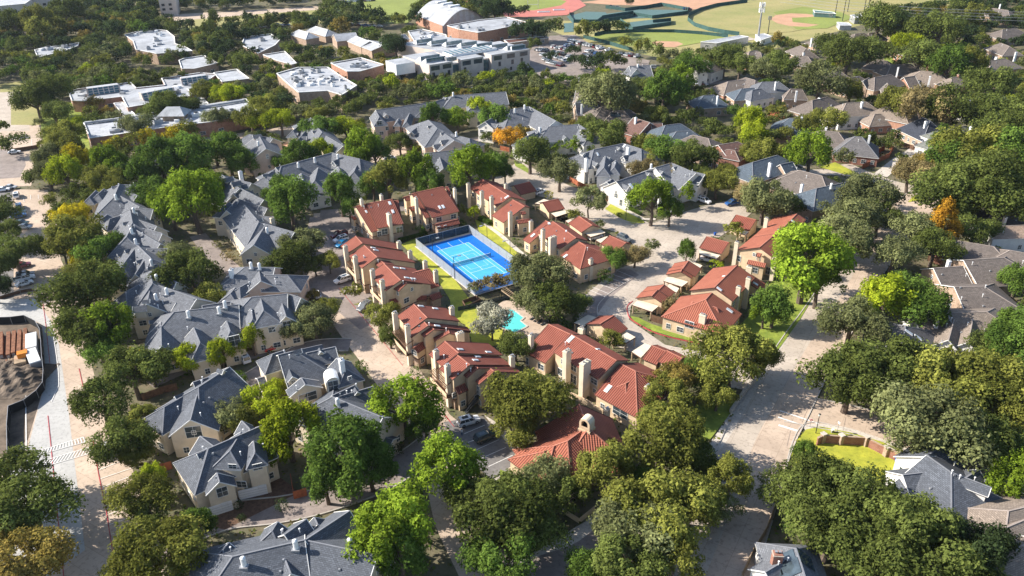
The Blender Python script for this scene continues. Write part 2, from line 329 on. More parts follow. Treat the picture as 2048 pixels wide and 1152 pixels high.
sheet('driveway', 'F', [(430,1010),(560,955),(600,985),(450,1060),(410,1050)], 'wood_brown')
sheet('driveway', 'F', [(735,648),(770,635),(900,830),(925,850),(880,850),(820,760)], 'concrete_warm')
sheet('parking_lot', 'F', [(886,845),(965,832),(1046,922),(1035,945),(985,962),(960,940)], 'asphalt')
sheet('pavement', 'F', [(968,830),(1000,850),(1060,925),(1030,950),(990,965),(985,958),(1030,940),(1042,920)], 'sidewalk')
sheet('court_drive', 'F', [(1000,345),(1040,322),(1080,345),(1140,372),(1215,400),(1300,448),(1400,415),(1470,398),(1510,420),(1470,455),(1410,492),(1385,535),(1335,540),(1345,572),(1290,595),(1262,612),(1258,640),(1330,690),(1440,712),(1560,745),(1545,790),(1400,765),(1290,715),(1200,680),(1150,660),(1160,600),(1230,540),(1290,520),(1250,470),(1150,440),(1090,395),(1030,385),(985,400),(970,380)], 'concrete')
sheet('parking_bays', 'F', [(1163,632),(1195,585),(1240,538),(1262,540),(1278,550),(1215,600),(1195,628),(1190,660)], 'concrete_dark')
stripes('bay_lines', [((1100,1010),(1195,1060)) for _ in ()]+[((640,1080),(760,1130)),((665,1060),(790,1112)),((705,1035),(830,1080)),((740,1010),(860,1052)),((770,985),(900,1035)),((800,965),(935,1012)),((840,940),(960,990))], 'b2', .12, 'paint_white')
stripes('bay_lines', [((375,445),(690,312)),((430,580),(560,530)),((540,700),(905,537)),((640,822),(1015,655)),((745,950),(1120,775)),((1040,1020),(1195,950))], 'V', .13, 'paint_white')
# east street
ribbon('street', 'F', [(1385,1230),(1465,1030),(1512,890),(1560,800),(1612,705),(1668,620),(1722,530),(1775,465),(1850,400),(1940,340),(2060,280),(2200,220)], 13.5, 'concrete_warm', kerb=True)
ribbon('street', 'F', [(1570,815),(1640,828),(1720,845),(1820,880),(1920,915),(2100,980)], 10.5, 'concrete_warm', kerb=True)
ribbon('street_lane', 'F', [(1385,1230),(1465,1030),(1512,890),(1560,800),(1612,705),(1668,620),(1722,530)], 5.5, 'concrete', keep=False, shift=3.2)
sheet('street_patch', 'F', [(1670,640),(1700,660),(1665,740),(1625,790),(1690,835),(1640,850),(1590,830),(1600,740)], 'concrete_warm')
ribbon('pavement', 'F', [(1395,925),(1440,880),(1487,800),(1520,745),(1590,635),(1640,565),(1690,490),(1730,450)], 2.6, 'sidewalk', keep=False)
ribbon('street', 'F', [(880,1240),(1040,1180),(1150,1110),(1250,1060),(1380,1080)], 9, 'concrete_dark', kerb=True)
ribbon('pavement', 'F', [(960,1180),(1060,1110),(1150,1075),(1220,1010)], 2.2, 'sidewalk', keep=False)
ribbon('street', 'F', [(1680,330),(1730,352),(1790,372),(1870,390)], 9, 'concrete'); ribbon('driveway', 'F', [(1760,352),(1800,320),(1830,300),(1820,285)], 5, 'sidewalk')
ribbon('street', 'F', [(1600,330),(1560,345),(1660,345),(1730,350)], 6, 'concrete'); ribbon('street', 'F', [(1380,170),(1440,165),(1500,160)], 6, 'concrete_dark'); ribbon('street', 'F', [(1740,95),(1770,110),(1780,130),(1760,145)], 6, 'concrete_warm')
ribbon('pavement', 'F', [(1608,858),(1640,853),(1700,862),(1790,893),(1850,918)], 1.6, 'sidewalk', keep=False)
stripes('street_lines', [((0,215),(740,462)),((-40,335),(485,512)),],'L', .35, 'paint_white'); stripes('stop_line', [((-30,490),(345,605))], 'L', .6, 'paint_white')
stripes('street_joint', [((860,300),(1080,345)),((1260,340),(1200,640)),((600,20),(420,440)),((200,600),(130,900))], 'L', .07, 'concrete_dark')
# fire lane lines and markings of the west car park
stripes('fire_lane', [((345,0),(370,240)),((370,240),(400,560)),((400,560),(435,900)),((435,900),(465,1200))], 'd0', .14, 'paint_red')
stripes('fire_lane', [((670,180),(710,420)),((710,420),(765,680)),((765,680),(830,1090)),((570,-340),(600,-200))], 'd0', .14, 'paint_red')
stripes('fire_lane', [((300,100),(330,320)),((330,320),(360,600))], 'c0', .12, 'paint_red'); stripes('kerb_line', [((185,-270),(190,240)),((190,240),(110,330))], 'd0', .2, 'paint_white')
stripes('kerb_line', [((340,305),(375,350)),((375,350),(400,500)),((400,500),(420,640)),((420,640),(425,760)),((425,760),(370,880))], 'c0', .15, 'paint_white')
stripes('bay_lines', [((712,392),(880,325)),((725,455),(960,375)),((735,517),(960,430)),((745,580),(960,500)),((757,650),(880,600)),((775,715),(870,680)),((790,785),(980,720)),((805,855),(960,795)),((815,938),(985,868)),((830,1010),(960,960))], 'd0', .13, 'paint_white')
hz = []
for (a, b, c, d) in (((150,295),(600,155),(110,330),(615,190)), ((230,350),(760,195),(175,410),(740,245))):
    n = 22
    for i in range(n+1):
        t = i/n; t2 = min(1, t+.0)
        hz.append(((a[0]+(b[0]-a[0])*t, a[1]+(b[1]-a[1])*t), (c[0]+(d[0]-c[0])*t, c[1]+(d[1]-c[1])*t)))
    hz += [(a, b), (c, d)]
stripes('crossing', hz, 'd0', .18, 'paint_white')
stripes('bay_lines', [((228,-5),(232,55)) ,((170,420),(175,450)),((220,398),(222,430)),((275,395),(277,425)),((280,1090),(340,1110)),((250,1110),(320,1140))], 'b0', .12, 'paint_white')
stripes('fire_lane', [((5,75),(65,140)),((65,140),(165,270))], 'V', .12, 'paint_red')
stripes('fire_lane', [((640,60),(1100,620)),((1180,700),(1200,760)),((1370,940),(1470,1060))], 'c1', .12, 'paint_red'); stripes('fire_lane', [((1010,420),(1100,360))], 'F', .1, 'concrete_dark')
kerbline('c2', [((955,155)),(918,190),(918,235),(950,290),(1100,375),(1250,420),(1440,462)], 'paint_red'); kerbline('c2', [(940,0),(800,90),(715,170),(700,225),(705,262)], 'kerb')
kerbline('Q3', [(1480,385),(1560,450),(1700,520),(1800,530)]); kerbline('Q1', [(680,990),(900,1100),(1180,1140),(1500,1040),(1700,980),(1940,910)])
kerbline('F', [(1700,862),(1640,846),(1604,852),(1585,885),(1570,935)]); kerbline('F', [(1560,760),(1650,700),(1690,690)]) if 0 else None
# lawns
sheet('lawn', 'F', [(803,490),(845,468),(850,478),(960,628),(1010,640),(1000,690),(950,700),(930,650),(905,640),(900,600),(875,560),(850,535),(830,515)], 'lawn_yellow')
sheet('lawn', 'F', [(950,440),(985,450),(1060,520),(1080,545),(1040,560),(1000,500),(960,470)], 'lawn_yellow')
ribbon('garden_path', 'F', [(965,445),(1000,470),(1040,505),(1075,530)], 1.5, 'sidewalk')
sheet('lawn', 'c2', [(940,262),(1000,275),(1090,320),(1250,370),(1460,430),(1440,456),(1250,415),(1100,370),(955,292)], 'lawn')
sheet('lawn', 'F', [(1545,560),(1640,572),(1600,640),(1548,712),(1490,690),(1462,668),(1500,630)], 'lawn')
sheet('lawn', 'F', [(1690,470),(1730,450),(1700,520),(1640,560)], 'lawn')
sheet('lawn', 'F', [(1430,800),(1470,790),(1475,810),(1420,880),(1375,880),(1370,820)], 'lawn'); sheet('lawn', 'F', [(1000,940),(1050,960),(1040,1010),(1000,1020)], 'lawn')
sheet('lawn', 'F', [(1612,860),(1640,854),(1700,866),(1765,885),(1800,900),(1850,925),(1800,960),(1760,965),(1720,955),(1640,925),(1585,945),(1582,905),(1595,880)], 'lawn_yellow')
sheet('lawn', 'F', [(1685,700),(1705,690),(1705,712),(1680,730),(1668,722)], 'lawn_yellow'); sheet('lawn', 'F', [(1830,390),(1870,385),(1850,400),(1815,405)], 'lawn_yellow')
sheet('lawn', 'Q1', [(665,960),(740,900),(820,920),(1000,1030),(1120,1080),(1150,1130),(1000,1140),(850,1070)], 'lawn_yellow'); sheet('lawn', 'Q1', [(480,700),(640,640),(740,660),(650,730),(530,740)], 'lawn')
sheet('lawn', 'b2', [(100,150),(170,180),(230,230),(200,240),(110,190)], 'lawn'); sheet('lawn', 'F', [(1670,325),(1720,350),(1690,350),(1640,335)], 'lawn_yellow'); sheet('lawn', 'F', [(1765,108),(1790,118),(1790,135),(1770,128)], 'lawn')
sheet('garden_path', 'Q1', [(690,880),(740,870),(1150,1075),(1280,1075),(1280,1100),(1120,1095)], 'sidewalk')
sheet('patch', 'F', [(725,605),(740,595),(752,600),(745,612),(705,610)], 'lawn_dry')
# sports ground in the distance
sheet('playing_field', 'a1', [(580,40),(700,0),(1230,-8),(1260,60),(1130,170),(960,172),(780,130),(640,90)], 'lawn_sport')
sheet('running_track', 'a2', [(-280,-30),(300,-30),(560,-10),(620,40),(480,110),(200,125),(40,120),(-120,60),(-300,0)], 'track_red')
sheet('playing_field', 'a2', [(-260,-40),(300,-30),(480,10),(440,40),(250,75),(100,78),(-40,40)], 'lawn_sport')
sheet('outfield', 'a2', [(1340,120),(1420,70),(1560,40),(1800,20),(2016,30),(2300,60),(2500,120),(2400,170),(2100,230),(1760,255),(1600,235),(1400,180)], 'lawn_dry')
sheet('infield_grass', 'a3', [(210,90),(420,50),(700,90),(780,130),(600,205),(380,215)], 'lawn_sport')
sheet('infield_dirt', 'a3', [(190,140),(230,110),(330,98),(450,102),(560,115),(460,125),(345,130),(350,160),(540,180),(460,195),(330,190),(240,170)], 'dirt_pink')
sheet('outfield', 'a2', [(640,270),(740,250),(1000,235),(1250,235),(1500,250),(1640,275),(1440,310),(1300,335),(1150,345),(860,325)], 'lawn_sport')
sheet('infield_dirt', 'a2', [(1090,305),(1160,298),(1280,302),(1320,320),(1260,342),(1140,340)], 'dirt_pink')
sheet('parking_lot', 'F', [(1040,132),(1065,95),(1100,72),(1150,70),(1180,88),(1240,108),(1300,122),(1290,148),(1160,168),(1080,155)], 'concrete_dark')
for P in ([(480,120),(620,85),(760,90),(780,115),(700,160),(520,165)], [(700,110),(1000,70),(1350,75),(1340,95),(1090,130),(760,140)], [(870,170),(1120,140),(1230,155),(1230,180),(960,215),(880,205)], [(460,170),(530,165),(530,230),(460,235)]):
    sheet('hard_court', 'a2', P, 'court_green')
sheet('pool_terrace', 'c1', [(1760,200),(1830,150),(2016,170),(2120,180),(2160,330),(2090,420),(1900,430),(1820,330)], 'concrete_warm')

# ---------------- buildings ----------------
BW = []       # wings of all buildings for tree clearance
class Wing: pass
def solve_w(p1, p2, zr, e, ze, slope):
    d = (p2-p1); d.z = 0; d.normalize(); n = Vector((-d.y, d.x, 0))
    if ze is not None:
        return (G(e, ze)-p1).dot(n), ze
    lo = 1.0; best = (1e9, 0, 0)
    for i in range(400):
        z = zr-.05-i*(zr-1.0)/400
        t = (G(e, z)-p1).dot(n); er = abs((zr-z)-slope*abs(t))
        if er < best[0]: best = (er, t, z)
    return best[1], best[2]
def make_wing(k, t, slope, j):
    x1, y1, x2, y2, zr, ze, ex, ey, ends = t[:9]; w2 = t[9] if len(t) > 9 else None
    zr += j*.011
    a, b = px(k, x1, y1), px(k, x2, y2); p1, p2 = G(a, zr), G(b, zr)
    if ey: tv, ze = solve_w(p1, p2, zr, px(k, ex, ey), ze, slope)
    else: tv = ex; ze = ze if ze is not None else zr-slope*ex
    wv = max(1.0, abs(tv)); sg = 1 if tv >= 0 else -1
    sl = min(1.4, max(.15, (zr-ze)/wv)); z2 = None
    if w2 is None or w2 == 0: w2 = wv; 
    elif isinstance(w2, tuple): tt, z2 = solve_w(p1, p2, zr, px(k, *w2), None, slope); w2 = max(1, abs(tt))
    W = Wing(); W.u = (p2-p1); W.u.z = 0; W.L = W.u.length; W.u.normalize(); W.n = Vector((-W.u.y, W.u.x, 0)); W.a = p1; W.zr = zr
    s2 = sl if z2 is None else max(.1, (zr-z2)/w2)
    W.wl, W.wr, W.sl, W.sr = (wv, w2, sl, s2) if sg > 0 else (w2, wv, s2, sl)
    hw = (W.wl+W.wr)/2 * .97; W.h1 = hw if ends[0] == 'h' else 0; W.h2 = hw if ends[1] == 'h' else 0; W.ends = ends
    W.zel, W.zer = zr-W.wl*W.sl, zr-W.wr*W.sr
    W.c = W.a+W.u*(W.L/2); return W
def wp(W, s, t, z): p = W.a+W.u*s+W.n*t; return Vector((p.x, p.y, z))
def wing_roof_z(W, x, y):
    d = Vector((x, y, 0))-Vector((W.a.x, W.a.y, 0)); s = d.dot(W.u); t = d.dot(W.n)
    if t > W.wl or t < -W.wr or s < -W.h1-.01 or s > W.L+W.h2+.01: return -1
    z = W.zr-(W.sl*t if t > 0 else -W.sr*t)
    if s < 0 and W.h1: z = min(z, W.zr+s*(W.zr-min(W.zel, W.zer))/W.h1)
    if s > W.L and W.h2: z = min(z, W.zr-(s-W.L)*(W.zr-min(W.zel, W.zer))/W.h2)
    return z
def inside_wall(W, x, y, m=.35):
    d = Vector((x, y, 0))-Vector((W.a.x, W.a.y, 0)); s = d.dot(W.u); t = d.dot(W.n)
    return -W.wr+m < t < W.wl-m and -W.h1+m < s < W.L+W.h2-m
def roof_mesh(W, R, rm, tm, cm):
    th = .17; s1, s2 = -W.h1, W.L+W.h2
    A, B = wp(W, 0, 0, W.zr), wp(W, W.L, 0, W.zr)
    AL, AR = wp(W, s1, W.wl, W.zel), wp(W, s1, -W.wr, W.zer); BL, BR = wp(W, s2, W.wl, W.zel), wp(W, s2, -W.wr, W.zer)
    up = Vector((0, 0, th)); P = dict(A=A, B=B, AL=AL, AR=AR, BL=BL, BR=BR); T = {k: v+up for k, v in P.items()}
    F = [('A', 'B', 'BL', 'AL'), ('B', 'A', 'AR', 'BR')]
    if W.h1: F.append(('A', 'AL', 'AR'))
    if W.h2: F.append(('B', 'BR', 'BL'))
    for f in F:
        q = [T[k] for k in f]; n = (q[1]-q[0]).cross(q[2]-q[0])
        if n.z < 0: q = q[::-1]
        R.poly(q, rm); R.poly([p-up for p in q][::-1], tm)
    loop = ['AL']+([] if W.h1 else ['A'])+['AR', 'BR']+([] if W.h2 else ['B'])+['BL']
    for i, k in enumerate(loop):
        j = loop[(i+1) % len(loop)]; R.poly([P[k], P[j], T[j], T[k]], tm)
    ed = [('A', 'B')]+([('A', 'AL'), ('A', 'AR')] if W.h1 else [])+([('B', 'BL'), ('B', 'BR')] if W.h2 else [])
    for a, b in ed: R.bar(T[a]+Vector((0, 0, .02)), T[b]+Vector((0, 0, .02)), .24, cm, .1)
    if not W.h1:
        for k in ('AL', 'AR'): R.bar(T['A']+Vector((0, 0, -.02)), T[k]+Vector((0, 0, -.02)), .11, tm, .17)
    if not W.h2:
        for k in ('BL', 'BR'): R.bar(T['B']+Vector((0, 0, -.02)), T[k]+Vector((0, 0, -.02)), .11, tm, .17)
def wall_mesh(W, Wm, wm, base=-.3):
    i = .4; g1, g2 = (i if not W.h1 else i), i
    s1, s2 = -W.h1+.35, W.L+W.h2-.35; tl, tr = W.wl-i, -(W.wr-i)
    if tl < .2: tl = .2
    if tr > -.2: tr = -.2
    zl, zr_ = W.zr-W.sl*tl, W.zr+W.sr*tr
    if W.h1 or W.h2: pass
    Q = lambda s, t, z: wp(W, s, t, z)
    W.S1, W.S2, W.TL, W.TR, W.ZL, W.ZR = s1, s2, tl, tr, zl, zr_
    W.za = W.zel+.05 if W.h1 else None
    Wm.poly([Q(s2, tl, base), Q(s1, tl, base), Q(s1, tl, zl-.01), Q(s2, tl, zl-.01)], wm); Wm.poly([Q(s1, tr, base), Q(s2, tr, base), Q(s2, tr, zr_-.01), Q(s1, tr, zr_-.01)], wm)
    for s, h, fl in ((s1, W.h1, 0), (s2, W.h2, 1)):
        if h: q = [Q(s, tl, base), Q(s, tr, base), Q(s, tr, W.zer+.1), Q(s, tl, W.zel+.1)]
        else: q = [Q(s, tl, base), Q(s, tr, base), Q(s, tr, zr_-.01), Q(s, 0, W.zr-.01), Q(s, tl, zl-.01)]
        Wm.poly(q[::-1] if fl else q, wm)
WINC = {}
def window_mesh(w, h, style):
    key = (round(w, 1), round(h, 1), style)
    if key not in WINC:
        f = MB(); t = .09; fm = 'trim_brown' if style == 'b' else 'trim_white'
        f.box((-w/2+t/2, 0, 0), (t, .14, h), fm); f.box((w/2-t/2, 0, 0), (t, .14, h), fm); f.box((0, 0, 0), (w-2*t-.004, .14, t), fm); f.box((0, 0, h-t), (w-2*t-.004, .14, t), fm)
        f.box((0, .0, t), (.05, .11, h-2*t-.004), fm); f.box((0, 0, h*.5), (w-2*t-.004, .1, .05), fm)
        me1 = mesh_from(f.v, f.f, f.mats, f.m, 'window')
        p = MB(); p.box((0, 0, t), (w-2*t-.01, .06, h-2*t-.01), 'glass'); 
        me2 = mesh_from(p.v, p.f, p.mats, p.m, 'pane')
        b = MB(); b.box((0, .015, h*.5), (w-2*t-.03, .07, h*.5-t), 'blind'); me3 = mesh_from(b.v, b.f, b.mats, b.m, 'blind')
        WINC[key] = (me1, me2, me3)
    return WINC[key]
def add_window(root, p, yaw, w, h, style='w', simple=False, blind=None):
    me1, me2, me3 = window_mesh(w, h, style)
    o = link('window', me1, root, Vector(p)-root.location, yaw); pn = link('pane', me2, o)
    if (blind if blind is not None else random.random() < .45) and not simple: link('blind', me3, o)
    return o
CHM = {}
def chimney_mesh(kind, h, sx, sy):
    key = (kind, round(h*2)/2, sx, sy)
    if key not in CHM:
        b = MB(); m = {'tan': 'stucco_cream', 'white': 'metal_white', 'brick': 'brick_red', 'cream': 'stucco_cream'}[kind]
        b.box((0, 0, -h), (sx, sy, h-.25), m); b.box((0, 0, -.25), (sx+.16, sy+.16, .14), m if kind != 'brick' else 'concrete'); b.box((0, 0, -.11), (sx-.1, sy-.1, .11), m)
        c = MB()
        for q in ((-.25, .25) if sx > 1 else (0,)): c.tube((q*sx*.8, 0, 0), (q*sx*.8, 0, .28), .14, .14, 'metal_dark'); c.box((q*sx*.8, 0, .28), (.42, .42, .06), 'metal_grey')
        CHM[key] = (mesh_from(b.v, b.f, b.mats, b.m, 'chimney'), mesh_from(c.v, c.f, c.mats, c.m, 'chimney_cap'))
    return CHM[key]
b_ = MB(); b_.tube((0, 0, -.5), (0, 0, 1.75), .42, .42, 'metal_white', 12); b_.tube((0, 0, 1.75), (0, 0, 1.95), .42, .2, 'metal_white', 12); b_.box((0, 0, -.5), (1.3, 1.3, .62), 'metal_grey'); FLUE = mesh_from(b_.v, b_.f, b_.mats, b_.m, 'flue')
b_ = MB(); b_.tube((0, 0, -.3), (0, 0, .8), .07, .07, 'metal_white', 6); b_.tube((0, 0, .8), (0, 0, .95), .16, .16, 'metal_white', 8); PIPE = mesh_from(b_.v, b_.f, b_.mats, b_.m, 'vent_pipe')
b_ = MB(); b_.box((0, 0, -.05), (.45, .45, .3), 'metal_grey', taper=.7); VENT = mesh_from(b_.v, b_.f, b_.mats, b_.m, 'roof_vent')
def roofz(B, x, y): return max([wing_roof_z(W, x, y) for W in B['wings']] or [-1])
def roofhit(B, q):
    z = 15.0
    while z > .5:
        p = G(q, z); r = roofz(B, p.x, p.y)+.17
        if r >= z and r > 1: return Vector((p.x, p.y, r))
        z -= .06
    return None
def roofnormal(B, p):
    e = .15; z0 = roofz(B, p.x, p.y); zx = roofz(B, p.x+e, p.y); zy = roofz(B, p.x, p.y+e)
    return Vector((-(zx-z0)/e, -(zy-z0)/e, 1)).normalized() if min(zx, zy) > 0 else Vector((0, 0, 1))
def wallhit(WS, q):
    o = Vector((0, 0, CAMZ)); d = (G(q, 0)-o).normalized(); best = None
    for W in WS:
        for nn, off, kd in ((W.n, W.TL, 0), (-W.n, -W.TR, 0), (W.u, W.S2, 1), (-W.u, -W.S1, 1)):
            dn = d.dot(nn)
            if dn > -.05: continue
            t = (W.a.dot(nn)+off-o.dot(nn))/dn; p = o+d*t; r = p-Vector((W.a.x, W.a.y, 0)); s_, t_ = r.dot(W.u), r.dot(W.n)
            if kd == 0 and not W.S1 < s_ < W.S2: continue
            if kd == 1 and not W.TR < t_ < W.TL: continue
            if p.z < .1 or p.z > W.zr-(W.sl*t_ if t_ > 0 else -W.sr*t_)+.3: continue
            if any(V is not W and inside_wall(V, p.x+nn.x*.3, p.y+nn.y*.3, .1) for V in WS): continue
            if best is None or t < best[0]: best = (t, p, nn)
    return best
STY = dict(
 T=('shingle_slate', 'trim_white', 'ridge_grey', 'stucco_cream', .65, 'w'), TW=('shingle_slate', 'trim_white', 'ridge_grey', 'stucco_white', .65, 'w'), TP=('shingle_slate', 'trim_white', 'ridge_grey', 'stucco_pink', .65, 'w'),
 TD=('shingle_slate_dark', 'trim_white', 'ridge_grey', 'stucco_cream', .65, 'w'),
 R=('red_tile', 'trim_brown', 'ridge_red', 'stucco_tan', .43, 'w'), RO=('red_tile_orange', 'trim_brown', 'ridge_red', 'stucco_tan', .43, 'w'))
for n_, (r_, w_) in dict(Sb=('brown', 'brick_tan'), Sl=('brown_light', 'brick_orange'), St=('tan', 'stucco_white'), Sn=('navy', 'brick_tan'), Sk=('teal', 'brick_tan'), Sg=('green', 'stucco_white'), Sm=('maroon', 'brick_red'), Sy=('grey', 'brick_red'), Sw=('slate', 'stucco_white'), Sr=('brown', 'brick_red'), Sp=('brown_light', 'stucco_white')).items():
    STY[n_] = ('shingle_'+r_, 'trim_white', 'ridge_brown' if r_ in ('brown', 'brown_light', 'tan', 'maroon') else 'ridge_grey', w_, .55, 'w')
def building(name, style, k, wings, label=None, cat=None, group=None, ch=(), fl=(), sk=(), dv=(), dm=(), gd=(), vents=0, chk=None, nwin=True, simple=False, base_brick=False, adj=None, roof=None, slope=None, doors=(), wn=()):
    rm, tm, cm, wm, sl, wst = STY[style]; rm = roof or rm; sl = slope or sl
    WS = [make_wing(k, t, sl, j) for j, t in enumerate(wings)]
    cx = sum(W.c.x for W in WS)/len(WS); cy = sum(W.c.y for W in WS)/len(WS)
    root = empty(name, Vector((cx, cy, 0))); B = dict(root=root, wings=WS)
    R, Wm = MB(), MB()
    for W in WS: roof_mesh(W, R, rm, tm, cm); wall_mesh(W, Wm, wm); BW.append(W)
    ro = R.build('roof', root); Wm.build('wall', root)
    if base_brick:
        bb = MB()
        for W in WS:
            if W.L < 3: continue
            q = [wp(W, W.S1-.03, W.TR-.03, -.3), wp(W, W.S2+.03, W.TR-.03, -.3), wp(W, W.S2+.03, W.TL+.03, -.3), wp(W, W.S1-.03, W.TL+.03, -.3)]
            bb.hexa(q, [p+Vector((0, 0, 2.9)) for p in q], 'brick_tan'); qq = [p+Vector((0, 0, 2.9)) for p in q]
            for i in range(4): bb.bar(qq[i], qq[(i+1) % 4], .14, 'trim_brown', .22)
        bb.build('base_course', root)
    camp = Vector((0, 0, CAMZ)); used = []
    for x_, y_, w_, h_ in wn:
        b_ = wallhit(WS, px(k, x_, y_))
        if b_:
            _, p, nn = b_; p = p+nn*.03; used.append(p); add_window(root, (p.x, p.y, max(.15, p.z-h_/2)), math.atan2(nn.y, nn.x)+math.pi/2, w_, h_, wst)
    if nwin:
        for W in WS:
            sides = [(W.n, W.TL, W.ZL, 0), (-W.n, W.TR, W.ZR, 0), (-W.u, W.S1, None, 1), (W.u, W.S2, None, 2)]
            for nrm, off, zt, kd in sides:
                if kd == 0: L = W.S2-W.S1; P = lambda q: wp(W, W.S1+q, off, 0)
                else:
                    L = W.TL-W.TR; P = lambda q: wp(W, off, W.TR+q, 0); hip = W.h1 if kd == 1 else W.h2
                    zt = min(W.zel, W.zer)+.1
                if (camp-P(L/2)).dot(nrm) < 0: continue
                n = max(1, int(L/3.1)); yaw = math.atan2(nrm.y, nrm.x)+math.pi/2
                for st in range(int(max(0, zt-.6)//2.7)):
                    for i in range(n):
                        q = L*(i+.5)/n; p = P(q)+nrm*.03; o = p+nrm*.5
                        if random.random() < .12: continue
                        if any(inside_wall(V, o.x, o.y, .2) and V is not W for V in WS): continue
                        z = .9+2.75*st
                        if z+1.45 > zt: continue
                        if any((Vector((p.x, p.y, z+.7))-v).length < 2.7 for v in used): continue
                        add_window(root, (p.x, p.y, z), yaw, (1.8 if (i+st) % 2 else 1.2), 1.5, wst, simple)
                if kd and not (W.h1 if kd == 1 else W.h2) and W.zr-zt > 2.4 and not simple:
                    p = P(L/2)+nrm*.03; o = p+nrm*.5
                    if not any(inside_wall(V, o.x, o.y, .2) and V is not W for V in WS): add_window(root, (p.x, p.y, zt-.3), yaw, .9, 1.1, wst)
    for c in ch:
        kind = c[3] if len(c) > 3 else (chk or 'tan'); sx, sy = (c[4], c[5]) if len(c) > 5 else (1.15, .85) if kind == 'tan' else (1.0, .75)
        p = g(k, c[0], c[1], c[2]); m1, m2 = chimney_mesh(kind, c[2]+.2 if kind == 'tan' or kind == 'cream' else min(c[2], 5), sx, sy)
        W0 = WS[0]; o = link('chimney', m1, root, p-root.location, math.atan2(W0.u.y, W0.u.x)+math.pi/2); link('chimney_cap', m2, o)
    for q in fl:
        p = roofhit(B, px(k, q[0], q[1]+8))
        if p: link('flue', FLUE, root, p-root.location)
    for q in sk:
        p = roofhit(B, px(k, *q[:2]))
        if p:
            n = roofnormal(B, p); dn = Vector((n.x, n.y, 0)).normalized() if abs(n.z) < .999 else Vector((0, 1, 0)); x = n.cross(dn).normalized(); y = x.cross(n).normalized()
            m = MB(); s = q[2] if len(q) > 2 else 1
            a, b_ = x*.38*s, y*.75*s; c0 = p+n*.02; 
            m.hexa([c0-a-b_, c0+a-b_, c0+a+b_, c0-a+b_], [c0-a-b_+n*.14, c0+a-b_+n*.14, c0+a+b_+n*.14, c0-a+b_+n*.14], 'trim_white'); o = m.build('skylight', root)
            m = MB(); a *= .8; b_ *= .88; c0 += n*.143; m.hexa([c0-a-b_, c0+a-b_, c0+a+b_, c0-a+b_], [c0-a-b_+n*.03, c0+a-b_+n*.03, c0+a+b_+n*.03, c0-a+b_+n*.03], 'skylight'); pn = m.build('pane', o, root.location)
    for q, sc in [(q, .55) for q in dv]+[(q, 1.0) for q in dm]:
        p = roofhit(B, px(k, *q[:2]))
        if p:
            n = roofnormal(B, p); dn = Vector((n.x, n.y, 0))
            if dn.length < .05: continue
            dn.normalize(); sd = Vector((-dn.y, dn.x, 0)); h = 1.5*sc; wd = 1.1*sc; ln = 2.6*sc; f = p+dn*.9*sc; z = p.z+.5*sc
            V = lambda s, t, zz: Vector(((f-dn*s+sd*t).x, (f-dn*s+sd*t).y, zz))
            m = MB(); lo = p.z-1.5
            m.hexa([V(.15, -wd*.85, lo), V(.15, wd*.85, lo), V(ln, wd*.85, lo), V(ln, -wd*.85, lo)][::-1], [V(.15, -wd*.85, z), V(.15, wd*.85, z), V(ln, wd*.85, z), V(ln, -wd*.85, z)][::-1], wm)
            m.poly([V(.15, -wd*.85, z), V(.15, wd*.85, z), V(.15, 0, z+h*.55)], wm)
            for s_ in (-1, 1):
                q4 = [V(-.15, s_*wd*1.1, z-.1), V(ln*1.2, s_*wd*1.1, z-.1), V(ln*1.2, 0, z+h*.7), V(-.15, 0, z+h*.7)]
                if s_ < 0: q4 = q4[::-1]
                m.poly(q4, rm); m.poly([v-Vector((0, 0, .1)) for v in q4][::-1], tm)
            for s_ in (-1, 1): m.bar(V(-.17, s_*wd*1.1, z-.12), V(-.17, 0, z+h*.68), .1, tm, .14)
            d_ = m.build('dormer', root)
            if sc == 1: w_ = add_window(root, V(.12, 0, z-1.0), math.atan2(dn.y, dn.x)+math.pi/2, 1.0, 1.0, wst)
    for q in gd:       # garage doors: two base points, width follows
        a, b_ = g(k, *q[0], 0), g(k, *q[1], 0); c = (a+b_)/2; d = (b_-a); L = d.length; d.normalize(); nrm = Vector((d.y, -d.x, 0))
        best = None                       # snap to the nearest wall plane
        for W in WS:
            for nn, off in ((W.n, W.TL), (-W.n, -W.TR), (W.u, W.S2), (-W.u, -W.S1)):
                o0 = W.a.dot(nn)
                dist = c.dot(nn)-o0-off
                ang = abs(nn.dot(nrm)); f_ = c-nn*dist; dd_ = f_-Vector((W.a.x, W.a.y, 0)); s_, t_ = dd_.dot(W.u), dd_.dot(W.n)
                if not (W.S1-.6 < s_ < W.S2+.6 and W.TR-.6 < t_ < W.TL+.6): continue
                if any(inside_wall(V, (f_+nn*.4).x, (f_+nn*.4).y, .1) for V in WS): continue
                if ang > .75 and nn.dot(camp-c) > 0 and (best is None or abs(dist) < abs(best[0])): best = (dist, nn)
        if best and abs(best[0]) < 3.5: c = c-best[1]*(best[0]-.05); nrm = best[1]
        m = MB(); yaw = math.atan2(nrm.y, nrm.x)+math.pi/2
        m.box((c.x, c.y, 0), (L, .1, 2.3), 'metal_white', yaw)
        for z in (.6, 1.15, 1.7): m.box((c.x+nrm.x*.04, c.y+nrm.y*.04, z), (L-.1, .06, .03), 'metal_grey', yaw)
        m.build('garage_door', root)
    for i in range(vents):
        W = random.choice(WS)
        for _ in range(12):
            s, t = random.uniform(0, W.L), random.uniform(-W.wr*.7, W.wl*.7); p = wp(W, s, t, 0)
            if (camp-p).dot(W.n*(1 if t > 0 else -1)) < 0: continue
            z = roofz(B, p.x, p.y)+.17
            link('vent_pipe' if i % 3 else 'roof_vent', PIPE if i % 3 else VENT, root, Vector((p.x, p.y, z))-root.location); break
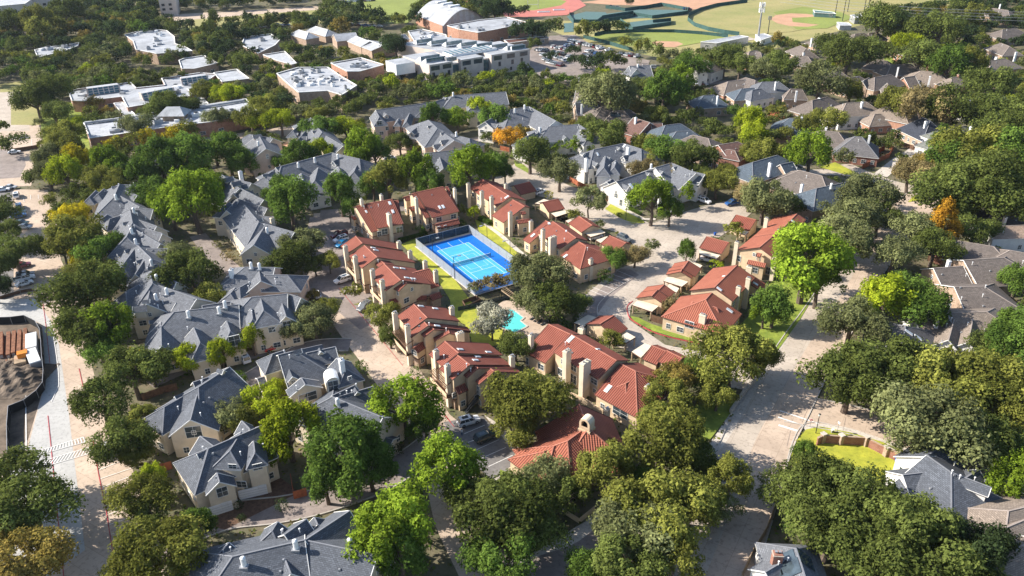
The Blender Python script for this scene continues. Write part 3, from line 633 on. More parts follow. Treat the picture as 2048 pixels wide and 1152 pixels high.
    if label: tag(root, label, cat or 'house', group)
    else: auto(root, adj, 'house' if cat is None else cat, (cx, cy, 4), group, cat or 'house')
    return B
def slab_roof(B, k, pts, z, m='stucco_cream', posts=True, name='carport'):      # flat carport canopy on posts, a part of its garage
    P = [g(k, x, y, z) for x, y in pts]
    if sum((P[i].x*P[(i+1) % 4].y-P[(i+1) % 4].x*P[i].y) for i in range(4)) < 0: P = P[::-1]
    mb = MB(); mb.hexa([p-Vector((0, 0, .3)) for p in P], P, 'trim_brown', m); root = B['root']; o = mb.build(name, root)
    if posts:
        c = sum(P, Vector())/len(P)
        for p in P:
            q = p+(c-p)*.08; mp = MB(); mp.box((q.x, q.y, -.1), (.35, .35, z-.2), 'stucco_tan'); mp.build('post', o, root.location)
    return o
N = None
# ---- red tiled condominiums ----
RG = 'red tiled condominiums round the court'
def R_(k, wings, label, **kw): return building('condominium', kw.pop('st', 'R'), k, wings, label, 'condominium', RG, **kw)
R_('Q2', [(330,345,470,312,9,N,475,690,'gg',3),(470,308,800,250,9.7,N,965,560,'gg',3),(815,272,875,266,8.8,N,1095,540,'gg',3),(270,475,310,460,5.6,4.8,1.2,0,'gg'),(640,600,810,570,4.6,3.6,1.5,0,'gg')], 'tan condominium with stepped red tile roof at the back left corner of the tennis court', wn=[(490,718,1.3,1.6),(632,690,1.3,1.8),(890,635,2.2,2),(1035,590,2.2,2),(1040,685,2.2,1.6),(700,660,2,2)], ch=[(400,245,11.2),(655,190,11.2),(752,430,9.5,'tan',1.8,1)], sk=[(765,298),(805,405),(465,408,.8)], base_brick=True, vents=4)
R_('Q2', [(1045,182,1105,170,9.3,N,1295,480,'gg',3),(1105,165,1450,90,9.8,N,1665,405,'gg',3),(1475,98,1512,92,9,N,1750,365,'gg',3),(945,222,1030,205,6.5,5.6,1.5,0,'gg'),(1350,570,1640,505,3.9,2.9,1.4,0,'gg'),(1015,355,1085,340,5.2,4.4,1.5,0,'gg')], 'tan condominium with one broad red roof directly behind the tennis court fence', wn=[(1395,505,2,1.6),(1580,465,2,1.6),(1395,615,1,1.2),(1475,600,1,1.2),(1555,590,1,1.2),(1700,500,1.4,2.2)], ch=[(1100,225,10.5),(1595,110,10.5)], sk=[(1405,355),(1450,343)], base_brick=True, vents=4)
R_('Q4', [(325,85,415,180,10.1,N,225,310,'gg',(910,240)),(437,203,605,357,10,N,410,500,'gg',(1105,430)),(640,395,700,440,9,N,600,460,'gg',3)], 'red roofed condominium nearest the parked sky blue car, with two tall street chimneys', ch=[(195,205,10.6),(320,335,10.6),(880,150,7.8),(1022,270,7.8)], sk=[(553,232),(588,262)], base_brick=True, vents=3)
R_('Q4', [(690,440,905,652,10,N,715,790,'gg',(1325,720)),(885,640,985,690,9.2,N,862,785,'gg',(1320,742)),(1040,560,1270,500,7.2,N,1400,725,'gg',2),(750,880,865,840,5.4,4.5,900,915,'gg',1),(985,850,1240,850,3.6,3,1,0,'gg'),(1270,850,1400,800,3.4,2.6,1.4,0,'gg')], 'red roofed condominium with a slatted balcony, beside the left side of the tennis court', wn=[(868,800,.8,1.6),(600,720,2.5,1.8)], ch=[(540,510,10.8),(665,645,10.8),(1215,400,8.8),(1350,520,8.8)], sk=[(845,487),(930,495),(985,615),(1065,627)], base_brick=True, vents=3)
R_('Q5', [(310,90,435,217,10.3,N,160,200,'gg',(730,240)),(408,255,440,292,9.7,N,290,400,'gg',(865,365)),(470,298,500,325,9,N,400,388,'gg',(865,368)),(310,490,400,430,5.6,4.6,430,485,'gg',1),(630,330,640,360,8.2,N,510,460,'gg',3)], 'red roofed condominium in the middle of the lane row, left of the swimming pool', wn=[(405,410,.8,1.4),(315,530,1.6,1.4)], ch=[(135,160,11),(250,280,11),(660,110,9.2),(735,345,8.5,'tan',1.8,1)], sk=[(377,105),(510,127),(528,287)], base_brick=True, vents=4)
R_('Q5', [(595,430,725,542,10.3,N,545,640,'gg',(1130,555)),(700,550,830,650,10,N,660,780,'gg',(1305,718)),(870,655,905,682,9.1,N,800,768,'gg',(1305,720)),(1020,685,1055,715,8.4,N,915,830,'gg',(1305,722)),(690,860,780,820,5.6,4.6,820,880,'gg',1),(1130,780,1150,790,6.6,5,1010,850,'gg',3)], 'red roofed condominium with satellite dish and dark outside stair, above the two parked jeeps', wn=[(790,795,.9,1.5),(690,920,1.4,1.4),(910,880,1.2,2.2)], ch=[(515,510,11),(620,645,11),(1215,560,8)], sk=[(740,503),(1000,528),(900,570),(880,602)], base_brick=True, vents=5)
R_('Q3', [(305,90,580,263,8.2,N,455,358,'gg',(740,300)),(600,289,718,355,7.6,N,520,515,'gg',(800,380)),(640,490,780,470,4.6,4,1.2,0,'gg'),(675,408,720,400,6.6,6.1,.9,0,'gg')], 'orange red roofed condominium right behind the tennis court, with a hedge at its wall', wn=[(545,575,1.2,1.6),(445,520,1.1,1.8),(205,335,1,2),(700,430,1.2,1.3)], ch=[(175,130,8.8),(305,205,9.4),(398,255,9.2),(578,405,8.2),(778,490,6),(538,135,8)], sk=[(545,262)], vents=3)
R_('Q3', [(915,490,985,525,7.3,N,765,710,'gg',3),(985,497,1210,658,8.5,N,1065,775,'gg',(1340,690)),(1235,692,1305,735,7.5,N,1100,860,'gh',(1480,770)),(1225,805,1385,768,6.2,2.7,1160,972,'hh')], 'orange red roofed condominium right of the tennis court between lawn path and garages', wn=[(665,675,2.4,1.2),(1130,975,2,1.2)], ch=[(893,570,9.6),(985,640,9.6,'tan',2.4,1),(1353,855,6.6)], sk=[(952,515),(797,630),(1108,830),(1115,588,.6)], vents=3)
R_('Q6', [(320,142,530,240,7.4,N,325,535,'gg',3.5),(540,240,975,492,8.4,N,825,690,'gg',(1115,497)),(1012,522,1155,594,7.4,N,800,840,'gh',(1350,590)),(1060,712,1240,608,6.2,2.8,1085,1000,'hh')], 'large orange red condominium with big paired chimneys, just above the clubhouse roof', wn=[(250,545,1.8,1.6),(120,490,.9,2),(565,550,1.8,2),(560,660,2.2,2.4),(435,595,1.6,2),(760,685,2,1.5),(1010,985,4,2),(765,775,1,1.2),(455,495,.8,1.4)], ch=[(155,235,8.6),(500,385,9.6,'tan',1.8,1.1),(675,495,9.6,'tan',2.6,1.2),(1275,725,6.6),(885,945,4.2)], sk=[(533,282,1.3),(893,757,1.3),(797,378,.8)], vents=2)
R_('Q7', [(968,522,785,702,8.4,N,935,812,'gg',(580,732)),(767,742,718,797,7.2,N,1003,918,'gh',(468,825)),(620,813,808,860,6.2,2.7,680,983,'hh'),(1085,600,1050,660,5.6,N,1165,745,'gg',2)], 'orange red condominium behind the dark board fence, lowest one on the loop drive', wn=[(590,990,2.4,2),(485,860,1,1)], st='RO', ch=[(700,910,6.8,'tan',1.6,1),(985,690,8.6),(1063,620,9)], sk=[(828,708),(910,880,1.2),(1115,668),(865,607,.6)])
R_('Q7', [(1445,112,1290,270,8,N,1340,350,'gg',(1130,265)),(1330,227,1145,382,7.8,N,1245,465,'gg',(945,415)),(1060,480,1200,510,4.7,4.1,1.3,0,'gg'),(1128,425,1165,432,6.6,6.1,.8,0,'gg')], 'orange red condominium farthest right, beside the bright green street tree', wn=[(975,462,2,1.8),(1113,558,1.6,1.8),(1140,462,1.2,1.4),(1215,560,1.4,2.2)], st='RO', ch=[(1205,145,8.6),(970,335,7.6),(1275,430,8.2),(1070,530,4.6,'tan',1.6,1)], sk=[(1415,175),(1305,235,.6)])
CLUB = R_('Q8', [(1320,152,1415,395,7.6,3,1715,425,'gh',9),(1345,425,1200,530,6.9,2.9,6.5,0,'hh'),(1190,535,1060,582,5.9,2.9,6,0,'hh'),(1060,580,960,640,5.2,2.9,5,0,'gh')], 'low clubhouse with a spreading red hip roof and an arched bell cupola', st='RO', nwin=True)
def cupola():
    r = CLUB['root']; p = g('Q8', 1400, 385, 7.4); m = MB(); yaw = math.radians(-35)
    cx = Vector((math.cos(yaw), math.sin(yaw), 0)); cy = Vector((-cx.y, cx.x, 0)); w, dp, h, R0 = 1.15, 1.0, 1.5, .7
    prof = [(-w, 0), (-w, h)]+[(-w*math.cos(t), h+w*math.sin(t)) for t in [math.pi*i/10 for i in range(1, 10)]]+[(w, h), (w, 0)]
    hole = [(-R0, .9), (-R0, h)]+[(-R0*math.cos(t), h+R0*math.sin(t)) for t in [math.pi*i/10 for i in range(1, 10)]]+[(R0, h), (R0, .9)]
    V = lambda a, d: p+cx*a[0]+cy*d+Vector((0, 0, a[1]))
    for d, fl in ((-dp, 0), (dp, 1)):
        for i in range(len(prof)-1):
            q = [V(prof[i], d), V(hole[i], d), V(hole[i+1], d), V(prof[i+1], d)]; m.poly(q[::-1] if fl else q, 'stucco_tan')
        q = [V(prof[0], d), V(prof[-1], d), V(hole[-1], d), V(hole[0], d)]; m.poly(q, 'stucco_tan')
    for i in range(len(prof)-1):
        m.poly([V(prof[i], -dp), V(prof[i+1], -dp), V(prof[i+1], dp), V(prof[i], dp)], 'stucco_cream'); m.poly([V(hole[i], -dp), V(hole[i], dp), V(hole[i+1], dp), V(hole[i+1], -dp)], 'stucco_tan')
    m.box(p-Vector((0, 0, .9)), (2.7, 2.3, .95), 'stucco_tan', yaw)
    m.box(p+Vector((0, 0, .05)), (1.3, .1, 1.9), 'metal_dark', yaw); m.build('cupola', r)
cupola()
# garages of the court
GG = 'tiled garages of the condominium court'
def Ga(k, wings, label, slabs=(), **kw):
    B = building('garage', kw.pop('st', 'R'), k, wings, label, 'garage', GG, nwin=False, **kw)
    for s in slabs: slab_roof(B, k, s, 2.5)
    return B
Ga('Q3', [(612,154,765,117,4.4,N,820,208,'gg',2.4)], 'small red roofed garage behind the clipped round shrub', ch=[])
Ga('Q3', [(885,314,1040,282,4.6,N,1108,375,'gg',2.6)], 'red roofed garage with a white carport slab, beside the clipped round shrub', [[(970,415),(1103,384),(1150,407),(1015,450)],[(815,320),(900,278),(950,290),(880,330)]])
Ga('Q3', [(1236,447,1365,537,4.6,N,1265,608,'gg',(1450,560))], 'red roofed double garage between two white carports, in front of the vase shaped street tree', [[(1290,605),(1440,565),(1492,600),(1352,642)],[(1108,487),(1215,450),(1240,452),(1145,515)]])
Ga('Q3', [(1530,634,1690,707,4.6,N,1440,712,'gg',(1770,727))], 'red roofed double garage half hidden by bushes, behind the grey car', [[(1400,672),(1500,638),(1530,636),(1445,700)]])
Ga('Q6', [(813,140,945,58,4.7,N,950,270,'gg',(730,108))], 'red roofed garage between two white carports, at the inside of the drive bend', [[(567,122),(700,45),(792,72),(660,160)],[(940,285),(1070,212),(1157,260),(1062,317)]], ch=[(640,172,3.6,'tan',1.6,1)])
Ga('Q6', [(1312,347,1450,402,4.6,N,1208,470,'gg',(1520,400)),(1455,396,1605,470,4.9,N,1525,575,'gg',(1690,475))], 'red roofed double garage in front of the drive, right of the pale sloping slab', [[(1120,400),(1245,318),(1312,345),(1208,458)],[(1560,570),(1690,485),(1790,540),(1680,630)]])
Ga('Q7', [(960,121,1122,162,4.6,N,1075,250,'gg',2.4)], 'red roofed garage farthest back, beside the small tree on the right of the court', [[(975,262),(1000,240),(1065,252),(1040,275)]])
Ga('Q7', [(727,294,905,342,4.7,N,847,433,'gg',2.4)], 'red roofed garage with a carport sheltering the white car, in front of the blue bin', [[(668,398),(690,390),(838,437),(806,467),(668,427)][0:1]+[(838,437),(806,467),(668,427)]])
Ga('Q7', [(582,487,535,552,4.7,N,640,612,'gg',(408,592)),(545,525,520,575,4.5,N,600,648,'gg',(405,596))], 'upper red roofed garage on the inner side of the loop drive', [[(385,642),(425,602),(582,650),(530,688)],[(600,495),(640,497),(695,520),(670,545)]], st='RO')
Ga('Q7', [(388,676,345,720,4.7,N,465,745,'gg',(165,782)),(335,718,290,768,4.7,N,372,835,'gg',(163,785))], 'lower red roofed garage on the inner side of the loop drive, above the curved lawn', [[(140,835),(182,792),(347,842),(293,887)],[(410,700),(430,668),(510,700),(490,735)]], st='RO')

# ---- grey roofed townhouses ----
TG = 'grey roofed townhouses'
def T_(k, wings, label, st='T', **kw): return building('townhouse', st, k, wings, label, 'townhouse', TG, **kw)
T_('P1', [(640,137,560,330,10.5,6.4,6.5,0,'hh'),(590,275,930,468,9.6,6.3,4.5,0,'gg'),(640,150,880,150,9.8,6.3,4,0,'gg'),(420,205,330,280,8.6,6.4,2.6,0,'gh'),(300,230,200,330,8.2,6.4,2.2,0,'gh'),(640,200,900,300,9.2,6.3,3.5,0,'gg')], 'topmost unit of the long grey roofed row beside the west car park', fl=[(600,355),(545,130)], dv=[(570,195)], vents=7)
T_('P1', [(790,505,828,700,10.6,6.3,6,0,'hh'),(830,482,1130,500,9.5,6.3,3.5,0,'gg'),(870,640,1180,745,9.2,6.1,3.5,0,'gg'),(660,592,500,640,8.8,6.4,2.8,0,'gh'),(470,575,380,640,8.0,6.3,2.6,0,'gh')], 'second unit from the top of the long grey roofed row beside the west car park', fl=[(855,545),(670,495)], dv=[(730,715)], vents=7)
T_('P1', [(820,740,740,900,10.3,6.3,5.5,0,'hh'),(830,770,1230,1000,9.4,6,3.8,0,'gg'),(840,740,1260,850,9,6,3,0,'gg'),(640,870,520,960,8.8,6.3,3,0,'gh')], 'middle unit of the long grey roofed row, with one white flue', fl=[(825,845),(885,1000)], vents=6)
T_('P2', [(690,15,880,200,10.6,6.3,6,0,'hh'),(680,15,460,310,9.8,6.1,3.4,0,'gh'),(820,170,650,430,9.6,6.1,3,0,'gg'),(820,60,1120,60,9.8,6.1,5,0,'gg'),(880,205,740,450,8.8,6,1.6,0,'gg')], 'fourth unit from the top of the long grey roofed row, with tall shed dormers', fl=[(895,290)], dv=[(545,110),(710,260),(435,160)], vents=7)
T_('P2', [(860,385,900,560,10.6,6.3,6.5,0,'hh'),(885,412,1250,540,9.5,6.2,3,0,'gg'),(900,560,1540,782,9.7,6,5.2,0,'gg'),(1000,740,1240,842,8.2,6,2.6,0,'gg'),(710,582,520,680,8.9,6.2,3,0,'gh'),(880,560,820,860,9.4,6.1,4.5,0,'gg')], 'lowest unit of the long grey roofed row, with an oval roof hood', fl=[(970,510),(1115,710),(960,790)], dm=[(700,960)], dv=[(830,830)], vents=8)
T_('P3', [(245,78,500,275,10,6.2,5.5,0,'hg'),(330,112,670,195,9.2,6,4,0,'gg'),(510,272,850,440,9.6,6,4.5,0,'gg'),(500,275,400,350,9,6,3,0,'gg')], 'grey townhouse with several small boxy dormers, behind the round maple by the lane', dm=[(370,160),(430,235),(570,270)], ch=[(505,20,9.5,'white',1.2,1)], vents=6)
T_('P3', [(562,507,775,755,10.6,6.2,6.5,0,'hh'),(500,432,900,560,9.6,6,3.5,0,'gg'),(780,762,1290,905,9.9,6,5.2,0,'gg'),(862,812,700,1090,9.4,6.2,4.5,0,'gg'),(450,455,310,590,9,6.3,2.8,0,'gg'),(350,470,240,560,8.4,6.3,2.4,0,'gh'),(650,640,960,690,9,6,3,0,'gg')], 'grey townhouse with a big pale diamond shaped roof slope, left of the lane oaks', fl=[(900,905),(435,440)], dm=[(560,270)], dv=[(800,740),(430,890),(440,800)], ch=[(965,690,9.6,'cream',1.2,1)], vents=9)
T_('P4', [(1150,75,1440,78,9.6,6,6.5,0,'hg'),(1285,105,1305,208,9.1,6,4.5,0,'gg'),(1340,150,1560,150,8.6,6,4.5,0,'gh'),(1200,215,1100,270,7.6,6,2.2,0,'gh'),(1060,270,1010,330,7,5.6,2.5,0,'gh')], 'cream townhouse with a white curved hood and an arched window, above the wide grey roof', wn=[(1315,285,1.3,2.6),(1440,240,.9,1)], st='TP', ch=[(1015,88,10.5,'white',1.2,.9),(1540,220,6.4,'cream',1,.8)], fl=[(1215,75),(1295,85)], vents=6)
T_('P4', [(470,506,1095,432,9.6,4.7,340,838,'hg'),(660,655,720,800,7.6,4.7,3.4,0,'gh'),(975,590,1010,690,7.8,5.2,2.8,0,'gh'),(345,600,350,838,7.6,4.7,3.6,0,'gg'),(740,445,1015,405,8.2,5,4,0,'gg')], 'broad grey roofed townhouse behind three young lime green trees', wn=[(385,960,2.6,2.4),(1050,770,2.6,2.6),(750,850,1.8,1.8)], fl=[(615,545),(910,508),(570,470),(965,450)], dv=[(265,605)], gd=[((640,1030),(760,980)),((1050,840),(1110,830))], vents=6)
T_('P4', [(1212,364,1560,330,10.2,6,7,0,'hg'),(1300,365,1330,490,9.8,7.3,3.6,0,'gh'),(1210,470,1225,570,8.8,7.2,1.7,0,'gh'),(1500,400,1545,547,8.8,5.7,3.6,0,'gg'),(1580,335,1690,370,9.6,6.4,3.2,0,'gg')], 'cream townhouse with a turret bay and two garages, behind the parked red car', wn=[(1380,525,1.5,1),(1410,668,1.7,1.5),(1555,625,1.9,2.4),(1225,600,2,1.8)], fl=[(1260,345)], gd=[((1370,795),(1460,765)),((1545,770),(1610,745))], vents=5)
TALL = T_('Y', [(250,172,430,126,11.2,N,285,612,'gh'),(320,120,190,160,9.8,7.2,3.2,0,'gh'),(505,420,548,496,8.9,6.9,3.6,0,'gg'),(560,150,880,80,9.6,7.6,3,0,'gg'),(900,200,990,320,9.2,7,3,0,'gh'),(25,430,120,402,5.4,4.0,2.6,0,'gg')], 'tall white townhouse with a rounded white roof hood, at the lane corner', wn=[(575,620,4,2.2),(350,670,1,2.2),(1035,415,.9,1)], st='TD', ch=[(940,210,12.0,'white',1.3,1)], dm=[(410,440)], dv=[(480,140),(720,150)], vents=8)
T_('P5', [(372,368,612,212,9.8,5.6,6.8,0,'hg'),(375,372,310,620,8.9,5.4,4.8,0,'gg'),(450,290,330,330,8.6,5.5,4,0,'gg'),(250,440,110,520,8.2,5.3,4,0,'gh')], 'grey townhouse with a large blinded window, left of the pale green tree', wn=[(335,705,3.2,2.8),(155,740,1,1),(190,870,1.2,1.6)], st='TD', dv=[(220,450),(555,255)], vents=7)
T_('d0', [(1500,240,1890,72,9.4,5.2,1345,605,'hg'),(1735,120,1655,255,9.1,7.0,2.9,0,'gh'),(1562,415,1580,482,7.3,5.2,2.7,0,'gg'),(1825,185,1835,270,8.7,6.8,2.0,0,'gh'),(1440,150,1560,240,7.6,5,3,0,'gh'),(1740,40,1800,100,8.2,6,2,0,'gg')], 'pale townhouse with two white garage doors and a turret window, lower left', wn=[(1600,545,2,2.2),(1740,490,2,1.6),(1675,362,1.6,1.1),(1855,365,1.8,1.5),(1405,595,1,.5)], st='TD', dv=[(1450,290)], gd=[((1475,720),(1672,640)),((1732,628),(1925,545))], fl=[(1670,125)], vents=7)
T_('P5', [(1400,442,1790,602,9.6,5.5,6.5,0,'hg'),(1580,348,1400,432,9.3,5.5,4.4,0,'gg'),(1450,440,1720,360,8.8,5.6,4,0,'gg'),(1770,740,1870,770,4.2,3.2,2,0,'gg')], 'grey townhouse roof half covered by two big green maples', st='TD', fl=[(1445,500)], dv=[(1250,530),(1590,415)], vents=5)
T_('P8', [(370,652,1195,462,9.6,5.5,7.5,0,'hg'),(960,405,1212,225,9.3,5.6,4.3,0,'gg'),(1195,465,1705,130,9.4,5.6,5.2,0,'gg'),(1190,465,2020,640,9.2,5.5,7,0,'gg'),(330,490,262,575,8.2,6,2.6,0,'gh'),(885,255,820,360,8.2,6,2.8,0,'gh'),(1300,205,1340,290,7.4,5.6,2.4,0,'gg'),(962,670,1035,850,8.4,6.5,1.8,0,'gg')], 'slate roofed townhouse cut by the bottom edge of the picture, with three metal flues', st='TD', fl=[(505,740),(1095,545),(1715,530)], vents=10)
T_('P6', [(215,290,300,450,10.6,7,6,0,'gg'),(105,285,380,330,10,7,5,0,'hg'),(200,430,130,480,8.4,6.6,3,0,'gh')], 'taupe townhouse with a plain gable wall of small windows', wn=[(318,535,1,1.8),(340,655,1,1.4),(95,560,.6,.8),(170,640,.5,.5)], st='TP', fl=[(215,410)], dm=[(185,330)], vents=6)
T_('P6', [(800,102,945,262,10.6,6.5,6.5,0,'hh'),(942,275,1190,420,9.5,6.3,5,0,'gg'),(810,100,960,150,9.8,6.4,3.5,0,'gg'),(750,250,650,370,8.8,6.3,2.8,0,'gg'),(700,170,610,240,8.6,6.3,2.4,0,'gh')], 'grey townhouse with small dark dormers, behind the yellow green tree', dv=[(770,130),(855,265),(655,290)], dm=[(745,350)], vents=7)
T_('P6', [(475,652,1060,497,9.9,5.4,7.2,0,'hg'),(1060,497,1375,568,9.9,5.4,7.2,0,'gh'),(900,668,860,820,8.4,5.4,3.8,0,'gh'),(705,735,720,840,8,5.5,4,0,'gg'),(1370,588,1310,720,8.4,5.4,3.8,0,'gh'),(1130,660,1160,720,8,5.5,3.5,0,'gg'),(445,660,300,760,8.6,5.3,5,0,'gh'),(975,812,720,862,7.4,4.4,6,0,'gg')], 'widest grey townhouse roof, with a row of front hips, above the lane garages', st='TW', fl=[(675,660),(865,600),(1130,560)], dm=[(1100,630)], dv=[(435,685),(285,770),(345,800)], gd=[((1200,1110),(1330,1090))], vents=8)
T_('P7', [(150,197,690,120,11,7.2,6,0,'gg'),(150,200,185,262,10.4,7.4,3,0,'gh'),(620,150,590,200,9.6,7.2,2.6,0,'gh'),(370,275,355,310,8.4,7,1.4,0,'gh'),(475,225,445,305,8.8,7,1.8,0,'gh')], 'long pink beige townhouse with a white garage door at its left end', wn=[(185,315,2.2,1.8),(260,370,1.4,1.6),(395,355,1.8,1.8),(250,285,1.6,1.1),(495,325,1.4,1.5),(70,290,.8,1.6),(545,315,1.4,1.5)], st='TP', fl=[(135,195)], dm=[(250,260)], gd=[((170,455),(260,430))], vents=5)
T_('P7', [(655,292,742,372,10.9,6.5,8,0,'hh'),(742,373,905,488,9.9,6.5,6.5,0,'gg'),(880,430,1050,470,8.8,6.2,4.5,0,'gh'),(560,350,500,400,8.6,6.4,2.6,0,'gh')], 'pale sunlit grey townhouse roof with two gabled dormers, near centre top', st='TP', dm=[(730,560),(800,520),(505,430)], dv=[(665,365),(790,430)], fl=[(925,440)], vents=6)
T_('P7', [(620,612,1100,560,9.4,5,6.5,0,'gg'),(760,640,800,760,8,5,4,0,'gg')], 'long low grey roof just behind the two big maples above the red roofs', gd=[((870,920),(940,905))], vents=2)
T_('P7', [(890,57,1400,20,10.2,6.2,6.5,0,'hg'),(1082,42,1100,130,9.6,6.6,3.6,0,'gh'),(890,60,700,120,9,6,5,0,'gh')], 'far grey townhouse with a white bay below the school car park', dv=[(820,90)], fl=[(895,55)], vents=3)
T_('P7', [(1450,192,1620,162,10.9,6,9,0,'hg'),(1620,162,1880,300,10,6,6.5,0,'gg'),(1310,250,1200,310,8.6,6,4,0,'gg')], 'large steep grey roof above the orange leaved tree', st='TW', dm=[(1300,360)], fl=[(1485,215),(1580,180)], dv=[(1355,275)], vents=8)
T_('a2', [(350,915,565,897,9.6,5.6,7.5,0,'hg'),(565,897,650,960,9.2,6,5,0,'gh'),(300,930,180,990,8.4,5.4,4,0,'gh')], 'wide grey roof right of the orange leaved tree, white chimney at its left end', st='TW', ch=[(118,955,8.6,'white',1.1,.9),(288,915,10.2,'white',1,.8)], dv=[(262,960)], dm=[(470,1010),(600,960)], vents=4)
T_('Q1', [(530,242,890,168,9.9,5.6,6.8,0,'hg'),(890,168,1105,236,9.9,5.6,6.8,0,'gh'),(520,252,400,300,9,5.6,4.5,0,'hh'),(672,322,652,460,8.2,5.8,2.6,0,'gh'),(795,372,780,455,7.8,5.8,2.2,0,'gh'),(665,540,775,520,3.8,2.8,2.6,0,'gg')], 'white townhouse with arched eyebrow dormers behind the long red fence', wn=[(560,505,2.2,2.6),(705,490,1.6,1.4),(835,483,1.6,1.4),(425,525,.7,.7),(435,635,.9,1.8),(495,630,1.2,2),(555,620,1.2,2)], st='TW', ch=[(442,345,9.8,'white',1.3,.9),(950,208,10.8,'white',1.3,.9)], dv=[(830,240),(715,355),(400,305)], sk=[(577,297),(900,195)], dm=[(555,440),(905,360)], vents=8)
T_('Q1', [(1270,463,1475,406,9.6,5.2,7.8,0,'gg'),(1475,406,1770,530,9.6,5.2,7.2,0,'gg'),(1270,466,800,632,8.2,4.2,6.5,0,'gg'),(760,600,690,640,6,4.2,3,0,'gg'),(1400,600,1412,690,7.8,5,2.8,0,'gh'),(1700,500,1880,545,8.8,6.2,4,0,'gg')], 'long white townhouse with a pale grey roof behind the big round green tree', wn=[(800,795,1.6,1.6),(1795,665,1.1,1.7),(860,880,1.4,2.4)], st='TW', dv=[(1185,545),(1350,525),(1510,480)], dm=[(930,725)], sk=[(985,685,1.6)], fl=[(1390,415),(1225,470)], vents=9)

def hood():       # white barrel hood over the big arched window
    r = TALL['root']; p = g('Y', 850, 470, 8.2); yaw = math.radians(20); cx = Vector((math.cos(yaw), math.sin(yaw), 0)); cy = Vector((-cx.y, cx.x, 0)); m = MB(); R0 = 1.5; n = 10
    for i in range(n):
        a, b = math.pi*i/n, math.pi*(i+1)/n; V = lambda t, d: p+cx*(R0*math.cos(t))+cy*d+Vector((0, 0, R0*math.sin(t)))
        m.poly([V(a, -.2), V(b, -.2), V(b, 3.4), V(a, 3.4)][::-1], 'metal_white'); m.poly([p+cy*-.2, V(a, -.2), V(b, -.2)], 'stucco_cream')
    for s_ in (-1, 1): m.poly([p+cx*s_*R0+cy*-.2, p+cx*s_*R0+cy*3.4, p+cx*s_*R0+cy*3.4-Vector((0, 0, 2.5)), p+cx*s_*R0+cy*-.2-Vector((0, 0, 2.5))], 'stucco_cream')
    m.poly([p-cx*R0+cy*-.2, p+cx*R0+cy*-.2, p+cx*R0+cy*-.2-Vector((0, 0, 2.5)), p-cx*R0+cy*-.2-Vector((0, 0, 2.5))][::-1], 'stucco_cream'); m.build('roof_hood', r)
    add_window(r, p+cy*-.23-Vector((0, 0, 1.9)), yaw, 2.3, 2.7)
hood()

# ---- suburban houses on the east and north ----
SG = 'detached houses under hip roofs'
def H_(k, st, adj, wings, **kw):
    up = 1.2 if k in ('a3', 'a2', 'b3') else 0; wings = [(w_[0], w_[1], w_[2], w_[3], w_[4]+up, *w_[5:]) for w_ in wings]; kw['ch'] = [(c_[0], c_[1], c_[2]+up, *c_[3:]) for c_ in kw.get('ch', ())]
    return building('house', st, k, wings, None, 'house', SG, adj=adj, chk=kw.pop('chk', 'white'), vents=kw.pop('vents', 2), **kw)
H_('a3','Sb','dark brown roofed',[(1120,192,1225,170,7.5,4.4,6.5,0,'hh')],ch=[(1165,152,8.6,'brick')])
H_('a3','Sb','brown roofed',[(800,245,870,240,7,4.2,6,0,'hh'),(900,240,960,235,6.5,4,5,0,'hh')])
H_('a3','Sb','brown roofed',[(535,272,600,266,7,4.2,5.5,0,'hh')],ch=[(490,275,7.8)])
H_('a3','Sb','brown roofed',[(405,330,445,350,7.2,4.2,6,0,'hh'),(380,400,460,408,7,4.2,6,0,'hh')],ch=[(432,380,8.4)])
H_('a3','Sl','light brown roofed',[(1225,320,1290,316,6.8,4,6,0,'hh'),(1160,345,1220,340,6,3.8,4,0,'hh')],ch=[(1318,308,8.2)])
H_('a3','Sl','pink brick two storey',[(1465,392,1600,370,8.8,5.6,6.5,0,'hh'),(1450,390,1425,415,8,5.6,2.4,0,'gg')],ch=[(1632,372,9.6)])
H_('a3','Sl','light brown roofed',[(1770,440,1880,422,7.6,4.6,6.5,0,'hh'),(1780,470,1760,500,6.6,4.6,2.4,0,'gg')],ch=[(1818,410,8.8)])
H_('a3','Sb','dark brown roofed',[(1850,312,1910,335,7,4.2,6,0,'hh')],ch=[(1962,375,8)])
H_('a3','Sb','brown roofed',[(955,432,1030,440,7,4.2,6,0,'hh'),(1060,470,1200,462,7,4,6,0,'hh')],ch=[(1112,485,8)])
H_('a3','Sl','broad light brown roofed',[(1275,512,1400,522,7.8,3.6,8.5,0,'hh'),(1150,560,1230,548,6.6,3.4,5,0,'gg')],ch=[(1342,548,8.6),(1282,625,5.5)])
H_('a3','Sb','brown gabled',[(940,560,1060,540,7.6,4.4,6,0,'hh'),(1030,600,1045,625,6.6,4.4,2.6,0,'gg'),(850,585,900,560,6.6,4.4,3,0,'gg')])
H_('a3','Sl','red brick two storey',[(1495,560,1600,546,8,5.6,5,0,'hh')],ch=[(1545,536,9.2,'brick')])
H_('a3','Sg','grey gabled white',[(1690,700,1840,680,8.6,4.6,7.5,0,'hh'),(1780,730,1860,760,7,4.6,3,0,'gg')],st2=0) if 0 else H_('a3','Sw','grey gabled white',[(1690,700,1840,680,8.6,4.6,7.5,0,'hh'),(1780,700,1830,755,7.4,4.6,3.2,0,'gg')],ch=[(1772,672,9)])
H_('a3','Sb','tall brown roofed',[(335,642,420,645,7.8,3.4,160,735,'hh')],ch=[(381,655,8.6)])
H_('a3','Sb','brown roofed',[(490,725,600,700,7.2,3.4,7,0,'hh')],ch=[(543,705,7.6)])
